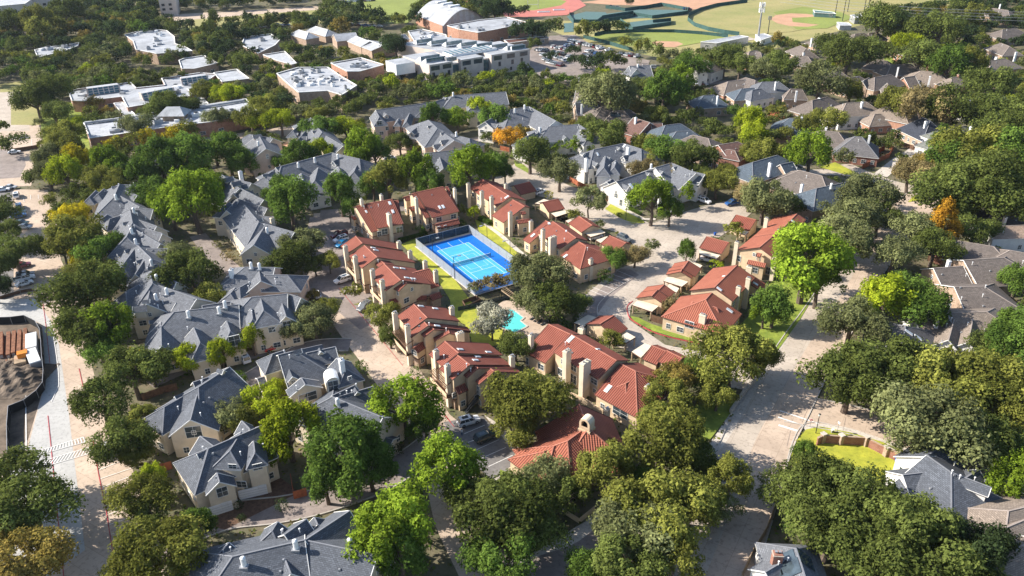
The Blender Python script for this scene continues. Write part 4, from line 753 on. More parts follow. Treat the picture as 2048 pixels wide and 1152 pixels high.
H_('a3','Sp','cream two storey',[(735,745,880,735,8.6,5.6,6,0,'hh'),(640,790,690,782,6,3.4,4,0,'hh')],ch=[(853,733,9.6)])
H_('a3','Sl','orange brick two storey',[(1060,757,1135,772,8.6,5.4,7.5,0,'hh'),(940,825,985,822,6,3.4,4.5,0,'hh')],ch=[(1152,776,9.4)])
H_('a3','Sn','navy hip roofed',[(1290,850,1340,872,8.4,3.4,1240,1003,'hh')],ch=[(1313,872,8.8)])
H_('a3','Sg','grey green roofed',[(1450,930,1600,910,7.8,5,6,0,'hh'),(1380,985,1440,965,6.4,3.4,5,0,'hh')],ch=[(1638,912,9)])
H_('a3','Sk','blue grey roofed',[(330,852,420,862,7.6,3.6,7.5,0,'hh')],ch=[(417,842,8.8)])
H_('a3','Sb','brown roofed',[(560,940,680,955,7,3.6,6.5,0,'hh')],ch=[(592,920,8)])
H_('a3','Sy','large grey hip roofed',[(800,985,850,990,7.6,3.4,7.2,0,'hh')],ch=[(906,975,9)])
H_('a3','Sw','white two storey',[(130,592,250,588,8,5.4,5.5,0,'hh'),(60,650,120,640,6.4,4,5,0,'hh')],ch=[(232,590,9)])
H_('a3','Sb','brown roofed',[(620,520,690,515,7,4.2,6,0,'hh'),(760,560,830,550,7,4.2,6,0,'hh')],ch=[(609,475,8.4),(681,492,7.6,'brick')])
H_('a3','Sy','grey roofed',[(1960,815,2060,810,7.4,4.4,8,0,'hh')])
H_('a3','Sb','brown roofed',[(1790,60,1900,75,7.2,4.2,6.5,0,'hh')],ch=[(1848,30,8.6)])
H_('a3','Sb','brown roofed',[(1860,215,1960,205,7.2,4.2,6.5,0,'hh')]); H_('a3','Sb','brown roofed',[(60,370,120,380,6.6,4,5,0,'hh')])
H_('a3','Sb','brown roofed',[(10,560,80,580,7.4,4.2,7,0,'hh')])
H_('b3','Sk','blue grey roofed',[(60,165,240,112,8,5,7,0,'hh'),(260,180,350,160,7,4.6,4.5,0,'gg')],ch=[(190,165,9.4)])
H_('b3','Sb','tall brown roofed',[(400,222,560,262,8.2,4.4,8.5,0,'hh')],ch=[(420,318,8.2)])
H_('b3','Sk','dark slate roofed brick',[(520,352,760,302,8.4,5.2,6.5,0,'hh'),(735,372,810,400,7.4,5,3,0,'hh')],fl=[(625,345)])
H_('M','Sb','brown roofed',[(735,90,900,92,6.4,3.2,7,0,'hh')],ch=[(784,114,7)])
H_('M','St','tan roofed white gabled',[(700,160,960,150,6.8,N,790,214,'gg',7)],ch=[(657,160,6.6)])
H_('M','Sr','brown roofed brick',[(580,222,730,246,6,3,5.5,0,'hh'),(800,262,900,280,6.2,3,6,0,'hh')])
H_('M','Sb','broad grey brown roofed',[(600,305,775,294,7,3,8.5,0,'gh'),(470,340,600,330,5.8,3,5,0,'gg')],ch=[(541,303,6.8)],vents=5)
H_('M','Sb','broad grey brown roofed',[(560,420,690,418,7,3.2,8.5,0,'gh')],vents=5)
H_('M','Sp','grey brown roofed brick gabled',[(530,532,700,528,7.2,3.4,8.5,0,'gh'),(395,575,520,560,5.6,3,5,0,'gg'),(560,560,535,650,6.4,3.6,3.2,0,'gg'),(640,560,620,660,6.4,3.6,3.4,0,'gg')],ch=[(489,555,7.2)],vents=6)
H_('M','Sy','grey roofed with two skylights',[(350,590,335,690,7.2,3,8.5,0,'hg'),(335,692,520,720,6.6,3,7,0,'gh')],ch=[(362,668,7.4)],sk=[(365,615,1.3),(405,637,1.3)],vents=5)
H_('d3','Sw','large slate roofed brick',[(1312,286,1490,412,8.4,3.8,8.5,0,'gh'),(1490,412,1780,522,8.2,3.8,1640,625,'gg'),(1460,200,1300,300,7.4,3.6,5.5,0,'gg'),(1140,430,1330,408,6.8,3.4,5,0,'gg'),(1690,390,1560,470,6.4,3.8,3.2,0,'gg')],vents=9,roof='shingle_slate_dark')
H_('d3','Sl','broad tan roofed',[(1900,690,2200,620,7.4,3,8.5,0,'hg'),(1760,860,2050,740,6.8,3,7,0,'hg'),(1820,1010,2100,900,7,3,8,0,'hg')],vents=7)
SOL = H_('d3','Sw','slate roofed solar panelled',[(375,962,450,1200,8.2,4.2,5,0,'hh'),(300,1040,150,1130,6.8,4.4,3.2,0,'gg')],ch=[(245,985,8.6,'brick',1.5,1.2)],vents=3)
H_('a2','Sw','grey gabled pink walled',[(930,478,1080,470,8,5,6.5,0,'gg'),(930,478,985,500,7.6,5,4,0,'gg')],ch=[(994,463,9)])
H_('a2','Sp','tan gabled two storey',[(1440,430,1500,440,8.4,5.2,6.5,0,'hh'),(1455,460,1470,500,7.2,5.2,2.5,0,'gg')])
H_('a2','Sp','brown gabled',[(545,655,640,660,7.6,5,6,0,'gg'),(560,690,565,715,6.4,4.6,2.4,0,'gg')],ch=[(573,560,9.5)])
H_('a2','Sn','navy roofed',[(540,745,720,738,6.6,4,6,0,'gg')],ch=[(590,752,7.6)])
SOL2 = H_('a2','Sb','dark brown solar panelled',[(735,770,880,758,7.6,4.4,7,0,'hh'),(820,800,890,800,6.8,4.2,5,0,'hh')])
H_('a2','Sm','maroon roofed',[(960,850,1080,885,7.6,4.2,7.5,0,'gg'),(1090,890,1170,890,6.6,4,4.5,0,'gg')],ch=[(978,845,9)])
H_('a2','Sk','teal grey roofed',[(1190,905,1300,892,7.8,4.4,7,0,'hh'),(1270,950,1380,945,6.8,4.2,5.5,0,'hh')])
H_('a2','Sb','tan and brown roofed',[(1390,975,1500,1000,7.4,4.2,8,0,'hh')])
H_('b2','Sm','red brown roofed brick',[(1570,40,1710,15,8.4,5.4,6,0,'gh'),(1640,70,1690,80,7.4,5.2,4,0,'hh')])
H_('a2','Sl','tan roofed',[(1640,590,1800,570,6.8,3.6,7,0,'hh')]); H_('a2','Sk','blue grey roofed',[(1740,640,1830,635,6.4,3.8,6,0,'hh')])
H_('a2','Sl','tan roofed',[(1795,372,1850,365,7,4,6,0,'hh')]); H_('a2','Sk','grey roofed',[(1465,690,1540,685,7,4,6,0,'hh')],ch=[(1570,690,8)])
H_('b0','Sw','grey roofed school side',[(890,165,1260,105,8,5,6,0,'gg')])
def solar(B, k, pts):
    for q in pts:
        p = roofhit(B, px(k, *q))
        if not p: continue
        n = roofnormal(B, p); dn = Vector((n.x, n.y, 0)).normalized(); x = n.cross(dn).normalized(); y = x.cross(n).normalized(); m = MB(); c = p+n*.12; a, b = x*1.5, y*1.0
        m.hexa([c-a-b, c+a-b, c+a+b, c-a+b], [v+n*.05 for v in (c-a-b, c+a-b, c+a+b, c-a+b)], 'glass'); m.build('solar_panel', B['root'])
solar(SOL, 'd3', [(330,1030),(300,1080),(360,1090),(280,1120),(420,1020),(460,1050)]); solar(SOL2, 'a2', [(835,775),(860,770),(885,785),(820,825),(840,830)])

# ---- school ----
def flat(label, k, pts, z, wall='brick_orange', roof='flat_white', name='school_building', cat='school building', par=.5, items=0, group='flat roofed school buildings'):
    P = [g(k, x, y, z) for x, y in pts]
    ar = sum(P[i].x*P[(i+1) % len(P)].y-P[(i+1) % len(P)].x*P[i].y for i in range(len(P)))
    if ar < 0: P = P[::-1]
    c = sum(P, Vector())/len(P); root = empty(name, (c.x, c.y, 0)); mb = MB(); n = len(P); B = []
    for i in range(n):
        a, b = P[i], P[(i+1) % n]; mb.poly([(a.x, a.y, -.3), (b.x, b.y, -.3), b+Vector((0, 0, par)), a+Vector((0, 0, par))], wall)
        mb.bar(a+Vector((0, 0, par)), b+Vector((0, 0, par)), .5, 'trim_white', .25)
    mb.build('wall', root)
    bm = bmesh.new(); f = bm.faces.new([bm.verts.new(p-root.location) for p in P]); bmesh.ops.triangulate(bm, faces=bm.faces[:]); me = bpy.data.meshes.new('roof'); bm.to_mesh(me); bm.free(); me.materials.append(MAT[roof]); link('roof', me, root)
    BWF.append([(p.x, p.y) for p in P])
    xs = [p.x for p in P]; ys = [p.y for p in P]; it = 0
    u = (P[1]-P[0]).normalized(); yw = math.atan2(u.y, u.x)
    for _ in range(items*30):
        x, y = random.uniform(min(xs), max(xs)), random.uniform(min(ys), max(ys))
        if all(inpoly(x+dx, y+dy, BWF[-1]) for dx, dy in ((-3, 0), (3, 0), (0, -3), (0, 3))):
            m = MB(); s = random.uniform(1.2, 3); m.box((x, y, z), (s*1.4, s, random.uniform(.8, 1.8)), random.choice(['metal_grey', 'metal_white', 'flat_grey']), yw); m.box((x, y, z+1.8), (s*.6, s*.6, .2), 'metal_dark', yw); m.build('roof_unit', root); it += 1
            if it >= items: break
    for i in range(n):                      # windows of walls facing the viewer
        a, b = P[i], P[(i+1) % n]; d = b-a; L = d.length; d.normalize(); nr = Vector((d.y, -d.x, 0))
        if nr.dot(Vector((0, 0, 0))-Vector((a.x, a.y, 0))) < 0 or L < 8: continue
        for j in range(min(8, int(L/7))):
            p = a+d*(7*j+4)+nr*.05
            if random.random() < .6: add_window(root, (p.x, p.y, 1.2), math.atan2(nr.y, nr.x)+math.pi/2, 2.4, 1.6, 'w', True)
    tag(root, label, cat, group); return root, P
BWF = []
def inpoly(x, y, P):
    r = False; j = len(P)-1
    for i in range(len(P)):
        if (P[i][1] > y) != (P[j][1] > y) and x < (P[j][0]-P[i][0])*(y-P[i][1])/(P[j][1]-P[i][1])+P[i][0]: r = not r
        j = i
    return r
def clerestory(root, k, a, b, z, h, dpt, name='clerestory'):      # slanted north light with a glazed front
    A, B2 = g(k, *a, z), g(k, *b, z); d = (B2-A).normalized(); back = Vector((-d.y, d.x, 0))
    if back.y < 0: back = -back
    up_ = Vector((0, 0, h)); fr = back*1.3; m = MB(); q = [A, B2, B2+back*dpt, A+back*dpt]; top = [A+fr+up_, B2+fr+up_, B2+back*dpt+up_, A+back*dpt+up_]
    m.hexa(q, top, 'stone_pale', 'flat_grey')
    for e, s_ in ((A, -1), (B2, 1)): m.bar(e+d*s_*.25+Vector((0, 0, .2)), e+d*s_*.25+fr+up_, .5, 'stone_pale', .5)
    top = [A, B2, B2+fr+up_, A+fr+up_]
    o = m.build(name, root); gl = MB(); n = max(4, int((B2-A).length/2.2)); s = (top[3]-top[0]); up = -back*.06
    L = (top[1]-top[0])
    for i in range(n):
        for j in range(3):
            f = lambda a_, b_: top[0]+L*a_+s*b_+up
            gl.poly([f((i+.1)/n, (j+.1)/3), f((i+.9)/n, (j+.1)/3), f((i+.9)/n, (j+.9)/3), f((i+.1)/n, (j+.9)/3)], 'glass_blue')
    gl.build('glazing', o, root.location)
rt, P_ = flat('long brick school building with two glazed skylight ridges, upper left', 'a0', [(495,668),(555,648),(940,600),(980,640),(1190,618),(1165,570),(1440,530),(1560,540),(1420,640),(1350,645),(1395,692),(1180,730),(1010,765),(920,780),(880,702),(600,735),(520,732)], 5, 'brick_orange', items=8)
clerestory(rt, 'a0', (640,690), (865,660), 5.2, 3.2, 5); clerestory(rt, 'a0', (1040,725), (1260,680), 5.2, 3.2, 5); clerestory(rt, 'a0', (1320,615), (1500,590), 5.2, 3.2, 5)
rt, P_ = flat('long brick school building nearest the townhouses, with white pipe edged roof', 'a0', [(605,892),(1000,835),(1430,770),(1770,718),(1858,812),(1660,850),(1520,885),(1250,915),(870,972),(650,1002)], 6, 'brick_orange', 'flat_grey', items=14)
m = MB(); m.bar(g('a0',610,885,6.8), g('a0',1050,832,6.8), 1.2, 'flat_white', .9); m.bar(g('a0',1440,772,6.8), g('a0',1760,722,6.8), 1.2, 'flat_white', .9); m.build('roof_edge_pipe', rt)
B_ = g('a0', 1265, 850, 6); m = MB(); m.box(B_, (9, 8, 2.2), 'brick_tan', .15); m.hexa([B_+Vector((-6, -5, 2.2)), B_+Vector((6, -5, 2.2)), B_+Vector((6, 5, 2.2)), B_+Vector((-6, 5, 2.2))], [B_+Vector((-3, -.3, 5)), B_+Vector((3, -.3, 5)), B_+Vector((3, .3, 5)), B_+Vector((-3, .3, 5))], 'flat_white'); m.build('roof_lantern', rt)
flat('grey covered walkway roof crossing the school lawn', 'a0', [(820,745),(880,738),(975,830),(900,845)], 3.4, 'brick_tan', 'flat_grey', 'covered_walkway', 'walkway', .2)
flat('grey covered walkway roof behind the school tree clump', 'a0', [(1375,660),(1420,655),(1500,750),(1420,765)], 3.4, 'brick_tan', 'flat_grey', 'covered_walkway', 'walkway', .2)
flat('white flat roofed school block hidden among trees, far upper left', 'a0', [(900,255),(990,232),(1080,212),(1200,225),(1255,268),(1260,320),(1330,340),(1385,372),(1130,392),(980,362),(960,300)], 6, 'brick_tan', items=14)
flat('small white roofed school block at the far left edge of the trees', 'a0', [(250,365),(330,345),(440,335),(570,312),(560,335),(470,370),(275,418)], 5, 'brick_tan', items=6)
flat('pale roofed school block right of the dark oak grove', 'a0', [(1290,440),(1330,425),(1470,405),(1570,460),(1400,500),(1310,500)], 5, 'brick_tan')
flat('white and grey flat school roof ending the skylight building', 'a0', [(1540,530),(1705,505),(1795,572),(1600,595)], 5, 'brick_tan')
flat('stepped white school roof left of the dark oak clump', 'a1', [(-40,275),(30,262),(150,250),(215,290),(180,330),(60,390),(-60,330)], 5, 'brick_tan', items=3)
flat('plain pale grey school roof with a dark shaded end', 'a1', [(95,400),(250,375),(335,462),(300,470),(190,440)], 5, 'brick_tan', 'flat_grey')
flat('white school roof crowded with air handling units, above the grey townhouses', 'a1', [(195,535),(345,492),(560,490),(662,560),(690,575),(768,622),(660,690),(560,660),(352,672),(275,610)], 7, 'brick_tan', items=26)
flat('orange brick school block with a plain white roof', 'a1', [(583,460),(800,422),(962,472),(790,520),(700,520)], 7, 'brick_orange', items=5)
flat('white roofed service block in front of the curved gymnasium roof', 'a1', [(1420,190),(1640,150),(1850,128),(2000,168),(1780,215),(1640,240),(1500,215)], 8, 'brick_orange', items=7)
flat('low white school roofs left of the modern stone building', 'a1', [(1140,230),(1240,215),(1410,255),(1420,300),(1260,330),(1190,310)], 6, 'brick_tan', items=8)
def gabled(k, st, adj, wings, cat='school hall'): return building('school_hall', st, k, wings, None, cat, 'gabled school halls', adj=adj, nwin=False)
STY['W'] = ('flat_white', 'trim_white', 'trim_white', 'brick_tan', .5, 'w')
gabled('a1', 'W', 'small white roofed', [(350,215,420,235,7,4,5,0,'hh'),(470,190,560,215,7,4,5,0,'hh')]); gabled('a1', 'W', 'white gabled', [(600,250,760,235,7.5,4.5,7,0,'gg'),(760,260,860,300,7,4.5,6,0,'gg')]); gabled('a1', 'W', 'long white roofed', [(850,290,960,330,6.5,4.5,8,0,'gg')]); gabled('a1', 'W', 'square white roofed', [(1090,250,1120,248,8,4,1130,300,'hh')]); gabled('a1', 'W', 'white hip roofed', [(1200,330,1340,350,6.5,4.5,6,0,'hh')])
def gym():
    A, B2 = g('a1', 1190, 110, 6), g('a1', 1385, 185, 6); C0 = g('a1', 1680, 128, 6); d = (C0-B2); L = (A-B2)
    root = empty('gymnasium', ((A.x+C0.x)/2, (A.y+C0.y)/2, 0)); n = 14; m = MB(); w = MB(); H = 9
    pr = [(i/n, H*math.sin(math.pi*i/n)*.9) for i in range(n+1)]
    for i in range(n):
        a, b = pr[i], pr[i+1]; p = lambda t, l: B2+d*t[0]+L*l+Vector((0, 0, t[1]))
        m.poly([p(a, 0), p(b, 0), p(b, 1), p(a, 1)], 'flat_white'); m.poly([p(a, -.03), p(b, -.03), p(b, 0), p(a, 0)], 'metal_grey')
        w.poly([p((a[0], -6), .02), p((b[0], -6), .02), p(b, .02)-Vector((0, 0, .2)), p(a, .02)-Vector((0, 0, .2))], 'metal_grey' if i % 2 else 'flat_grey')
    w.poly([B2+Vector((0, 0, -6)), B2, A, A+Vector((0, 0, -6))], 'brick_orange')
    m.build('roof', root); w.build('wall', root)
    for t in (.3, .55, .75):
        q = MB(); c = B2+d*.5+L*t+Vector((0, 0, H*.9)); q.box(c, (9, 2.2, .8), 'metal_white', math.atan2(d.y, d.x)); q.build('roof_vent', root)
    BWF.append([(p.x, p.y) for p in (A, B2, C0, C0+L)]); tag(root, 'gymnasium with a great white barrel vaulted roof beside the playing field', 'gymnasium')
gym()
def modern():
    z = 10.8; A = g('a1', 1195, 440, z); 
    front = [g('a1', 1200, 470, z), g('a1', 1290, 462, z)]; R0 = g('a2', 215, 352, z); F0 = g('a1', 1290, 468, z)
    u = (R0-F0); u.z = 0; L = u.length; u.normalize(); v = Vector((-u.y, u.x, 0)); dep = 30; root = empty('modern_building', (*(F0+u*L/2+v*8)[:2], 0)); Q = lambda s, t, zz: Vector((*(F0+u*s+v*t)[:2], zz))
    m = MB(); bays = [(0, L*.22, 0), (L*.22, L*.30, 2.5), (L*.30, L*.52, 0), (L*.52, L*.60, 2.5), (L*.60, L, 0)]
    for a, b, t in bays: m.hexa([Q(a, t, -.3), Q(b, t, -.3), Q(b, dep, -.3), Q(a, dep, -.3)], [Q(a, t, z if t == 0 else z-2), Q(b, t, z if t == 0 else z-2), Q(b, dep, z-.6), Q(a, dep, z-.6)], 'stone_pale', 'flat_white')
    m.build('wall', root); gw = MB()
    for a, b, t in bays:
        if t: gw.poly([Q(a+.2, t-.06, .5), Q(b-.2, t-.06, .5), Q(b-.2, t-.06, z-2.6), Q(a+.2, t-.06, z-2.6)], 'glass_blue')
    gw.build('curtain_wall', root)
    yaw = math.atan2(u.y, u.x)
    for a, b, t in bays:
        if t: continue
        n = max(2, int((b-a)/7))
        for i in range(n):
            s = a+(b-a)*(i+.5)/n
            w = MB(); w.poly([Q(s-2.6, -.05, z-3.2), Q(s+2.6, -.05, z-3.2), Q(s+2.6, -.05, z-.9), Q(s-2.6, -.05, z-.9)], 'glass'); w.build('window', root)
            if random.random() < .8:
                p = Q(s+random.choice((-1.2, 1)), -.05, 4.2); add_window(root, p, yaw+math.pi, 1.5, 2.4, 'b', True)
            if i % 2: p = Q(s, -.05, 1); add_window(root, p, yaw+math.pi, 1.2, 1.8, 'b', True)
    def saw(s0, s1, t0, n, ln, nm='sawtooth'):
        for i in range(n):
            t = t0+i*ln; q = MB(); q.hexa([Q(s0, t, z-.5), Q(s1, t, z-.5), Q(s1, t+ln*.85, z-.5), Q(s0, t+ln*.85, z-.5)], [Q(s0, t+.1, z+2.2), Q(s1, t+.1, z+2.2), Q(s1, t+ln*.8, z-.2), Q(s0, t+ln*.8, z-.2)], 'metal_white', 'flat_white')
            q.poly([Q(s0+.3, t-.04, z+.1), Q(s1-.3, t-.04, z+.1), Q(s1-.3, t-.0, z+2.0), Q(s0+.3, t-.0, z+2.0)], 'glass_blue'); q.build('sawtooth_light', root)
    saw(L*.84, L*.985, 3, 1, 6)
    for i in range(7): 
        s1 = L*(.985-.0-.085*i); q0 = 5+i*7.5; saw(s1-L*.17, s1, q0, 1, 6)
    saw(1, L*.2, 5, 2, 6)
    m = MB(); m.hexa([Q(L*.3, 9, z-.3), Q(L*.75, 9, z-.3), Q(L*.75, 19, z-.3), Q(L*.3, 19, z-.3)], [Q(L*.3, 9, z+1), Q(L*.75, 9, z+1), Q(L*.75, 19, z+1), Q(L*.3, 19, z+1)], 'metal_white', 'flat_white')
    for i in range(9): s = L*(.31+.048*i); m.bar(Q(s, 9.5, z+1.15), Q(s, 18.5, z+1.15), 1.1, 'glass_blue', .2)
    m.build('louvre_deck', root)
    for i in range(3): m = MB(); m.box(Q(L*(.2+.03*i), 3.2, z-.4), (2.4, 2.4, 2), 'metal_grey', yaw); m.build('roof_unit', root)
    m = MB(); a = Q(-14, 14, 0); m.hexa([Q(-13, 12, 5), Q(-2, 12, 5), Q(-2, 24, 5), Q(-13, 24, 5)], [Q(-13, 12, 10.5), Q(-2, 12, 10.5), Q(-2, 24, 10.5), Q(-13, 24, 10.5)], 'metal_white', 'flat_white'); m.hexa([Q(-7, 14, -.3), Q(0, 14, -.3), Q(0, 22, -.3), Q(-7, 22, -.3)], [Q(-7, 14, 5), Q(0, 14, 5), Q(0, 22, 5), Q(-7, 22, 5)], 'glass'); m.build('side_wing', root)
    BWF.append([tuple(Q(s, t, 0)[:2]) for s, t in ((-14, 0), (L, 0), (L, dep), (L, 62), (L*.4, 60), (-14, dep))])
    m = MB(); m.hexa([Q(L*.35, dep, -.3), Q(L*.95, dep, -.3), Q(L*.7, 62, -.3), Q(L*.2, 62, -.3)], [Q(L*.35, dep, 9.8), Q(L*.95, dep, 9.8), Q(L*.7, 62, 9.8), Q(L*.2, 62, 9.8)], 'stone_pale', 'flat_white'); m.build('rear_wing', root)
    tag(root, 'modern pale stone school building with sawtooth glazed roof lights beside the car park', 'school building')
modern()
def farblock(label, k, pts, z, st='stone_pale'):
    r, P = flat(label, k, pts, z, st, 'flat_grey', 'apartment_block', 'apartment block', .8, 3, 'far apartment blocks')
    n = len(P)
    for i in range(n):
        a, b = P[i], P[(i+1) % n]; d = b-a; L = d.length; d.normalize(); nr = Vector((d.y, -d.x, 0))
        if nr.y > -.2: continue
        for f in range(1, int(z/3.2)):
            for j in range(min(14, int(L/5))): p = a+d*(5*j+2.5)+nr*.06; add_window(r, (p.x, p.y, 3.2*f+1), math.atan2(nr.y, nr.x)+math.pi/2, 2.2, 1.7, 'b', True)
farblock('pale apartment block cut by the top left corner', 'a0', [(-100,60),(180,35),(230,0),(460,-20),(420,-60),(-100,-20)], 12)
farblock('pale block half hidden by trees at the top edge', 'a0', [(1140,0),(1260,-8),(1280,-40),(1140,-30)], 12)
sheet('bleachers_pad', 'a2', [(1440,305),(1740,255),(1850,285),(1620,320)], 'concrete', keep=True)
flat('long white grandstand canopy behind the backstop of the ball field', 'a2', [(1445,303),(1730,256),(1790,265),(1560,312)], 4, 'metal_grey', 'flat_white', 'grandstand', 'grandstand', .1)
flat('low white shed at the foot of the antenna tower', 'a2', [(1840,250),(1900,243),(1960,262),(1880,290)], 3.5, 'metal_white', 'flat_white', 'shed', 'shed', .1); 
flat('teal roofed dugout on the first base side', 'a3', [(498,72),(640,88),(662,100),(510,92)], 3, 'court_green', 'court_green', 'dugout', 'dugout', .1); flat('pale blue roofed dugout behind home plate', 'a3', [(670,160),(750,165),(775,185),(690,185)], 3, 'flat_grey', 'flat_grey', 'dugout', 'dugout', .1)
flat('white roofed press box beside the baseball diamond', 'a3', [(765,110),(840,100),(850,125),(800,130)], 4, 'metal_grey', 'flat_white', 'press_box', 'shed', .1)
flat('long brown pavilion roof above the school car park', 'a2', [(30,290),(330,262),(350,272),(60,312)], 3.6, 'brick_tan', 'trim_brown', 'pavilion', 'pavilion', .1)
# ---------------- trees ----------------
def crown_mesh(kind, seed, hi=True):
    r = np.random.default_rng(seed)
    P = dict(oak=(30, 13000, .062, .62, .30, 1.0), maple=(44, 12000, .070, .82, .22, 1.45), open=(26, 7600, .085, .62, .30, .9), cone=(40, 8000, .070, 1.35, .24, 1.1), ball=(60, 5000, .075, .92, .22, 1), column=(24, 4500, .09, 2.1, .38, 1.3), palm=(12, 2400, .09, .7, .3, .7))[kind]
    nc, nl, ls, rz, cr, cz = P
    if not hi: nl //= 5; ls *= 2.1; nc = int(nc*.7)
    a = r.uniform(0, 2*np.pi, nc*3); u = r.uniform(-.45, 1, nc*3); rad = .52+.40*r.random(nc*3)**.6
    if kind == 'ball': u = r.uniform(-.9, 1, nc*3); rad[:] = .8
    s = np.sqrt(1-u*u)
    lump = 1+.20*np.sin(2*a+seed)+.13*np.sin(3*a+seed*2.1)+.10*np.cos(5*a-u*3+seed) if kind not in ('ball', 'column') else 1
    if kind == 'cone': s = s*0+np.clip((1.0-u)*.62, .08, 1)*1.0; 
    c = np.stack([np.cos(a)*s*rad*lump, np.sin(a)*s*rad*lump, u*rad*rz], 1)[:nc]
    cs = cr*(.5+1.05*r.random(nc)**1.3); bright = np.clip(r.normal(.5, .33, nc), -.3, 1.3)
    idx = r.choice(nc, nl, p=cs**2/np.sum(cs**2))
    d = r.normal(size=(nl, 3)); d /= np.linalg.norm(d, axis=1)[:, None]
    flip = (d[:, 2] < 0) & (r.random(nl) < .55); d[flip, 2] *= -1
    rr = cs[idx]*(.55+.55*r.random(nl)**.5)
    wob = 1+.28*np.sin(d[:, 0]*5+idx)*np.sin(d[:, 1]*6+idx*2)
    p = c[idx]+d*(rr*wob)[:, None]*np.array([1, 1, cz])
    p[:, 2] = np.maximum(p[:, 2], -.55*rz+.1*r.random(nl))
    stray = r.random(nl) < .05; p[stray] *= 1.08
    n = d*.75+np.array([0, 0, .35])+r.normal(size=(nl, 3))*.45; n /= np.linalg.norm(n, axis=1)[:, None]
    t = np.cross(n, r.normal(size=(nl, 3))); t /= np.linalg.norm(t, axis=1)[:, None]; b = np.cross(n, t)
    sz = (ls*(.45+1.1*r.random(nl)**1.6))[:, None]
    p *= 1.0 if kind in ('ball', 'column') else .86; c = c*.86
    v = np.stack([p-t*sz*.5, p-b*sz*.32+t*sz*.05, p+t*sz*.55, p+b*sz*.34], 1).reshape(-1, 3)
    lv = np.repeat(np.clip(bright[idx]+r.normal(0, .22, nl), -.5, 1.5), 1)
    return v, lv, c, cs, rz
def leaves_to_mesh(name, v, lv):
    me = bpy.data.meshes.new(name); nf = len(v)//4
    me.vertices.add(len(v)); me.vertices.foreach_set('co', v.astype(np.float32).ravel()); me.loops.add(len(v)); me.loops.foreach_set('vertex_index', np.arange(len(v), dtype=np.int32))
    me.polygons.add(nf); me.polygons.foreach_set('loop_start', np.arange(0, len(v), 4, dtype=np.int32)); me.polygons.foreach_set('loop_total', np.full(nf, 4, dtype=np.int32))
    at = me.attributes.new('lv', 'FLOAT', 'FACE'); at.data.foreach_set('value', lv.astype(np.float32)); me.update(calc_edges=True); return me
def trunk_mesh(c, cs, zc, rz, seed, big):
    r = random.Random(seed); m = MB(); pts = [Vector((0, 0, -.05)), Vector((r.uniform(-.05, .05), r.uniform(-.05, .05), zc*.45)), Vector((0, 0, zc-.35*rz))]
    w = .085 if big else .055
    m.tube(pts[0], pts[1], w, w*.75, 'bark', 7); m.tube(pts[1], pts[2], w*.75, w*.5, 'bark', 7)
    order = sorted(range(len(c)), key=lambda i: -cs[i])[:9]
    for i in order:
        e = Vector((c[i][0], c[i][1], c[i][2]+zc)); k = pts[1].lerp(pts[2], r.uniform(.1, 1)); mid = k.lerp(e, .5)+Vector((0, 0, .08)); m.tube(k, mid, w*.45, w*.3, 'bark', 5); m.tube(mid, e, w*.3, w*.1, 'bark', 5)
    return mesh_from(m.v, m.f, m.mats, m.m, 'trunk', uv=False)
PROTO = {}
ZC = dict(oak=.98, maple=1.15, open=1.12, cone=1.5, ball=.92, column=2.0, palm=1.2)
def proto(kind, hi, var):
    key = (kind, hi, var)
    if key not in PROTO:
        v, lv, c, cs, rz = crown_mesh(kind, 11*var+len(kind)*7+3, hi); me = leaves_to_mesh('crown', v, lv); me.materials.append(MAT['leaf_oak'])
        PROTO[key] = (me, trunk_mesh(c, cs, ZC[kind], rz, var, kind != 'open'), v, lv, rz)
    return PROTO[key]
TREES = []      # (pixel radius, world base, R, kind, leaf)
def T(x, y, r, kind, leaf, k='F', zs=1.0):
    q = px(k, x, y); r = r/CR[k][2]; R = 4.0
    for _ in range(5):
        zc = R*ZC[kind]*zs; p = G(q, zc); dist = (p-Vector((0, 0, CAMZ))).length; R = r*dist/FPX*math.sqrt(1+((q[0]-1024)**2+(q[1]-576)**2)/FPX**2)**.5
    TREES.append((r, Vector((p.x, p.y, 0)), R, kind, leaf, zs))
COLW = dict(oak='dark green', oakgrey='grey green', olive='olive green', dark='very dark green', bright='bright green', green='mid green', lime='lime green', yellow='yellow', orange='orange', rusty='rust tinged', brownish='brown green', grey='silvery grey', hedge='green', ball='yellow green')
NOUN = dict(oak='spreading tree', maple='round crowned tree', open='small vase shaped tree', cone='pointed tree', ball='clipped shrub', column='tall narrow tree', palm='small palm')
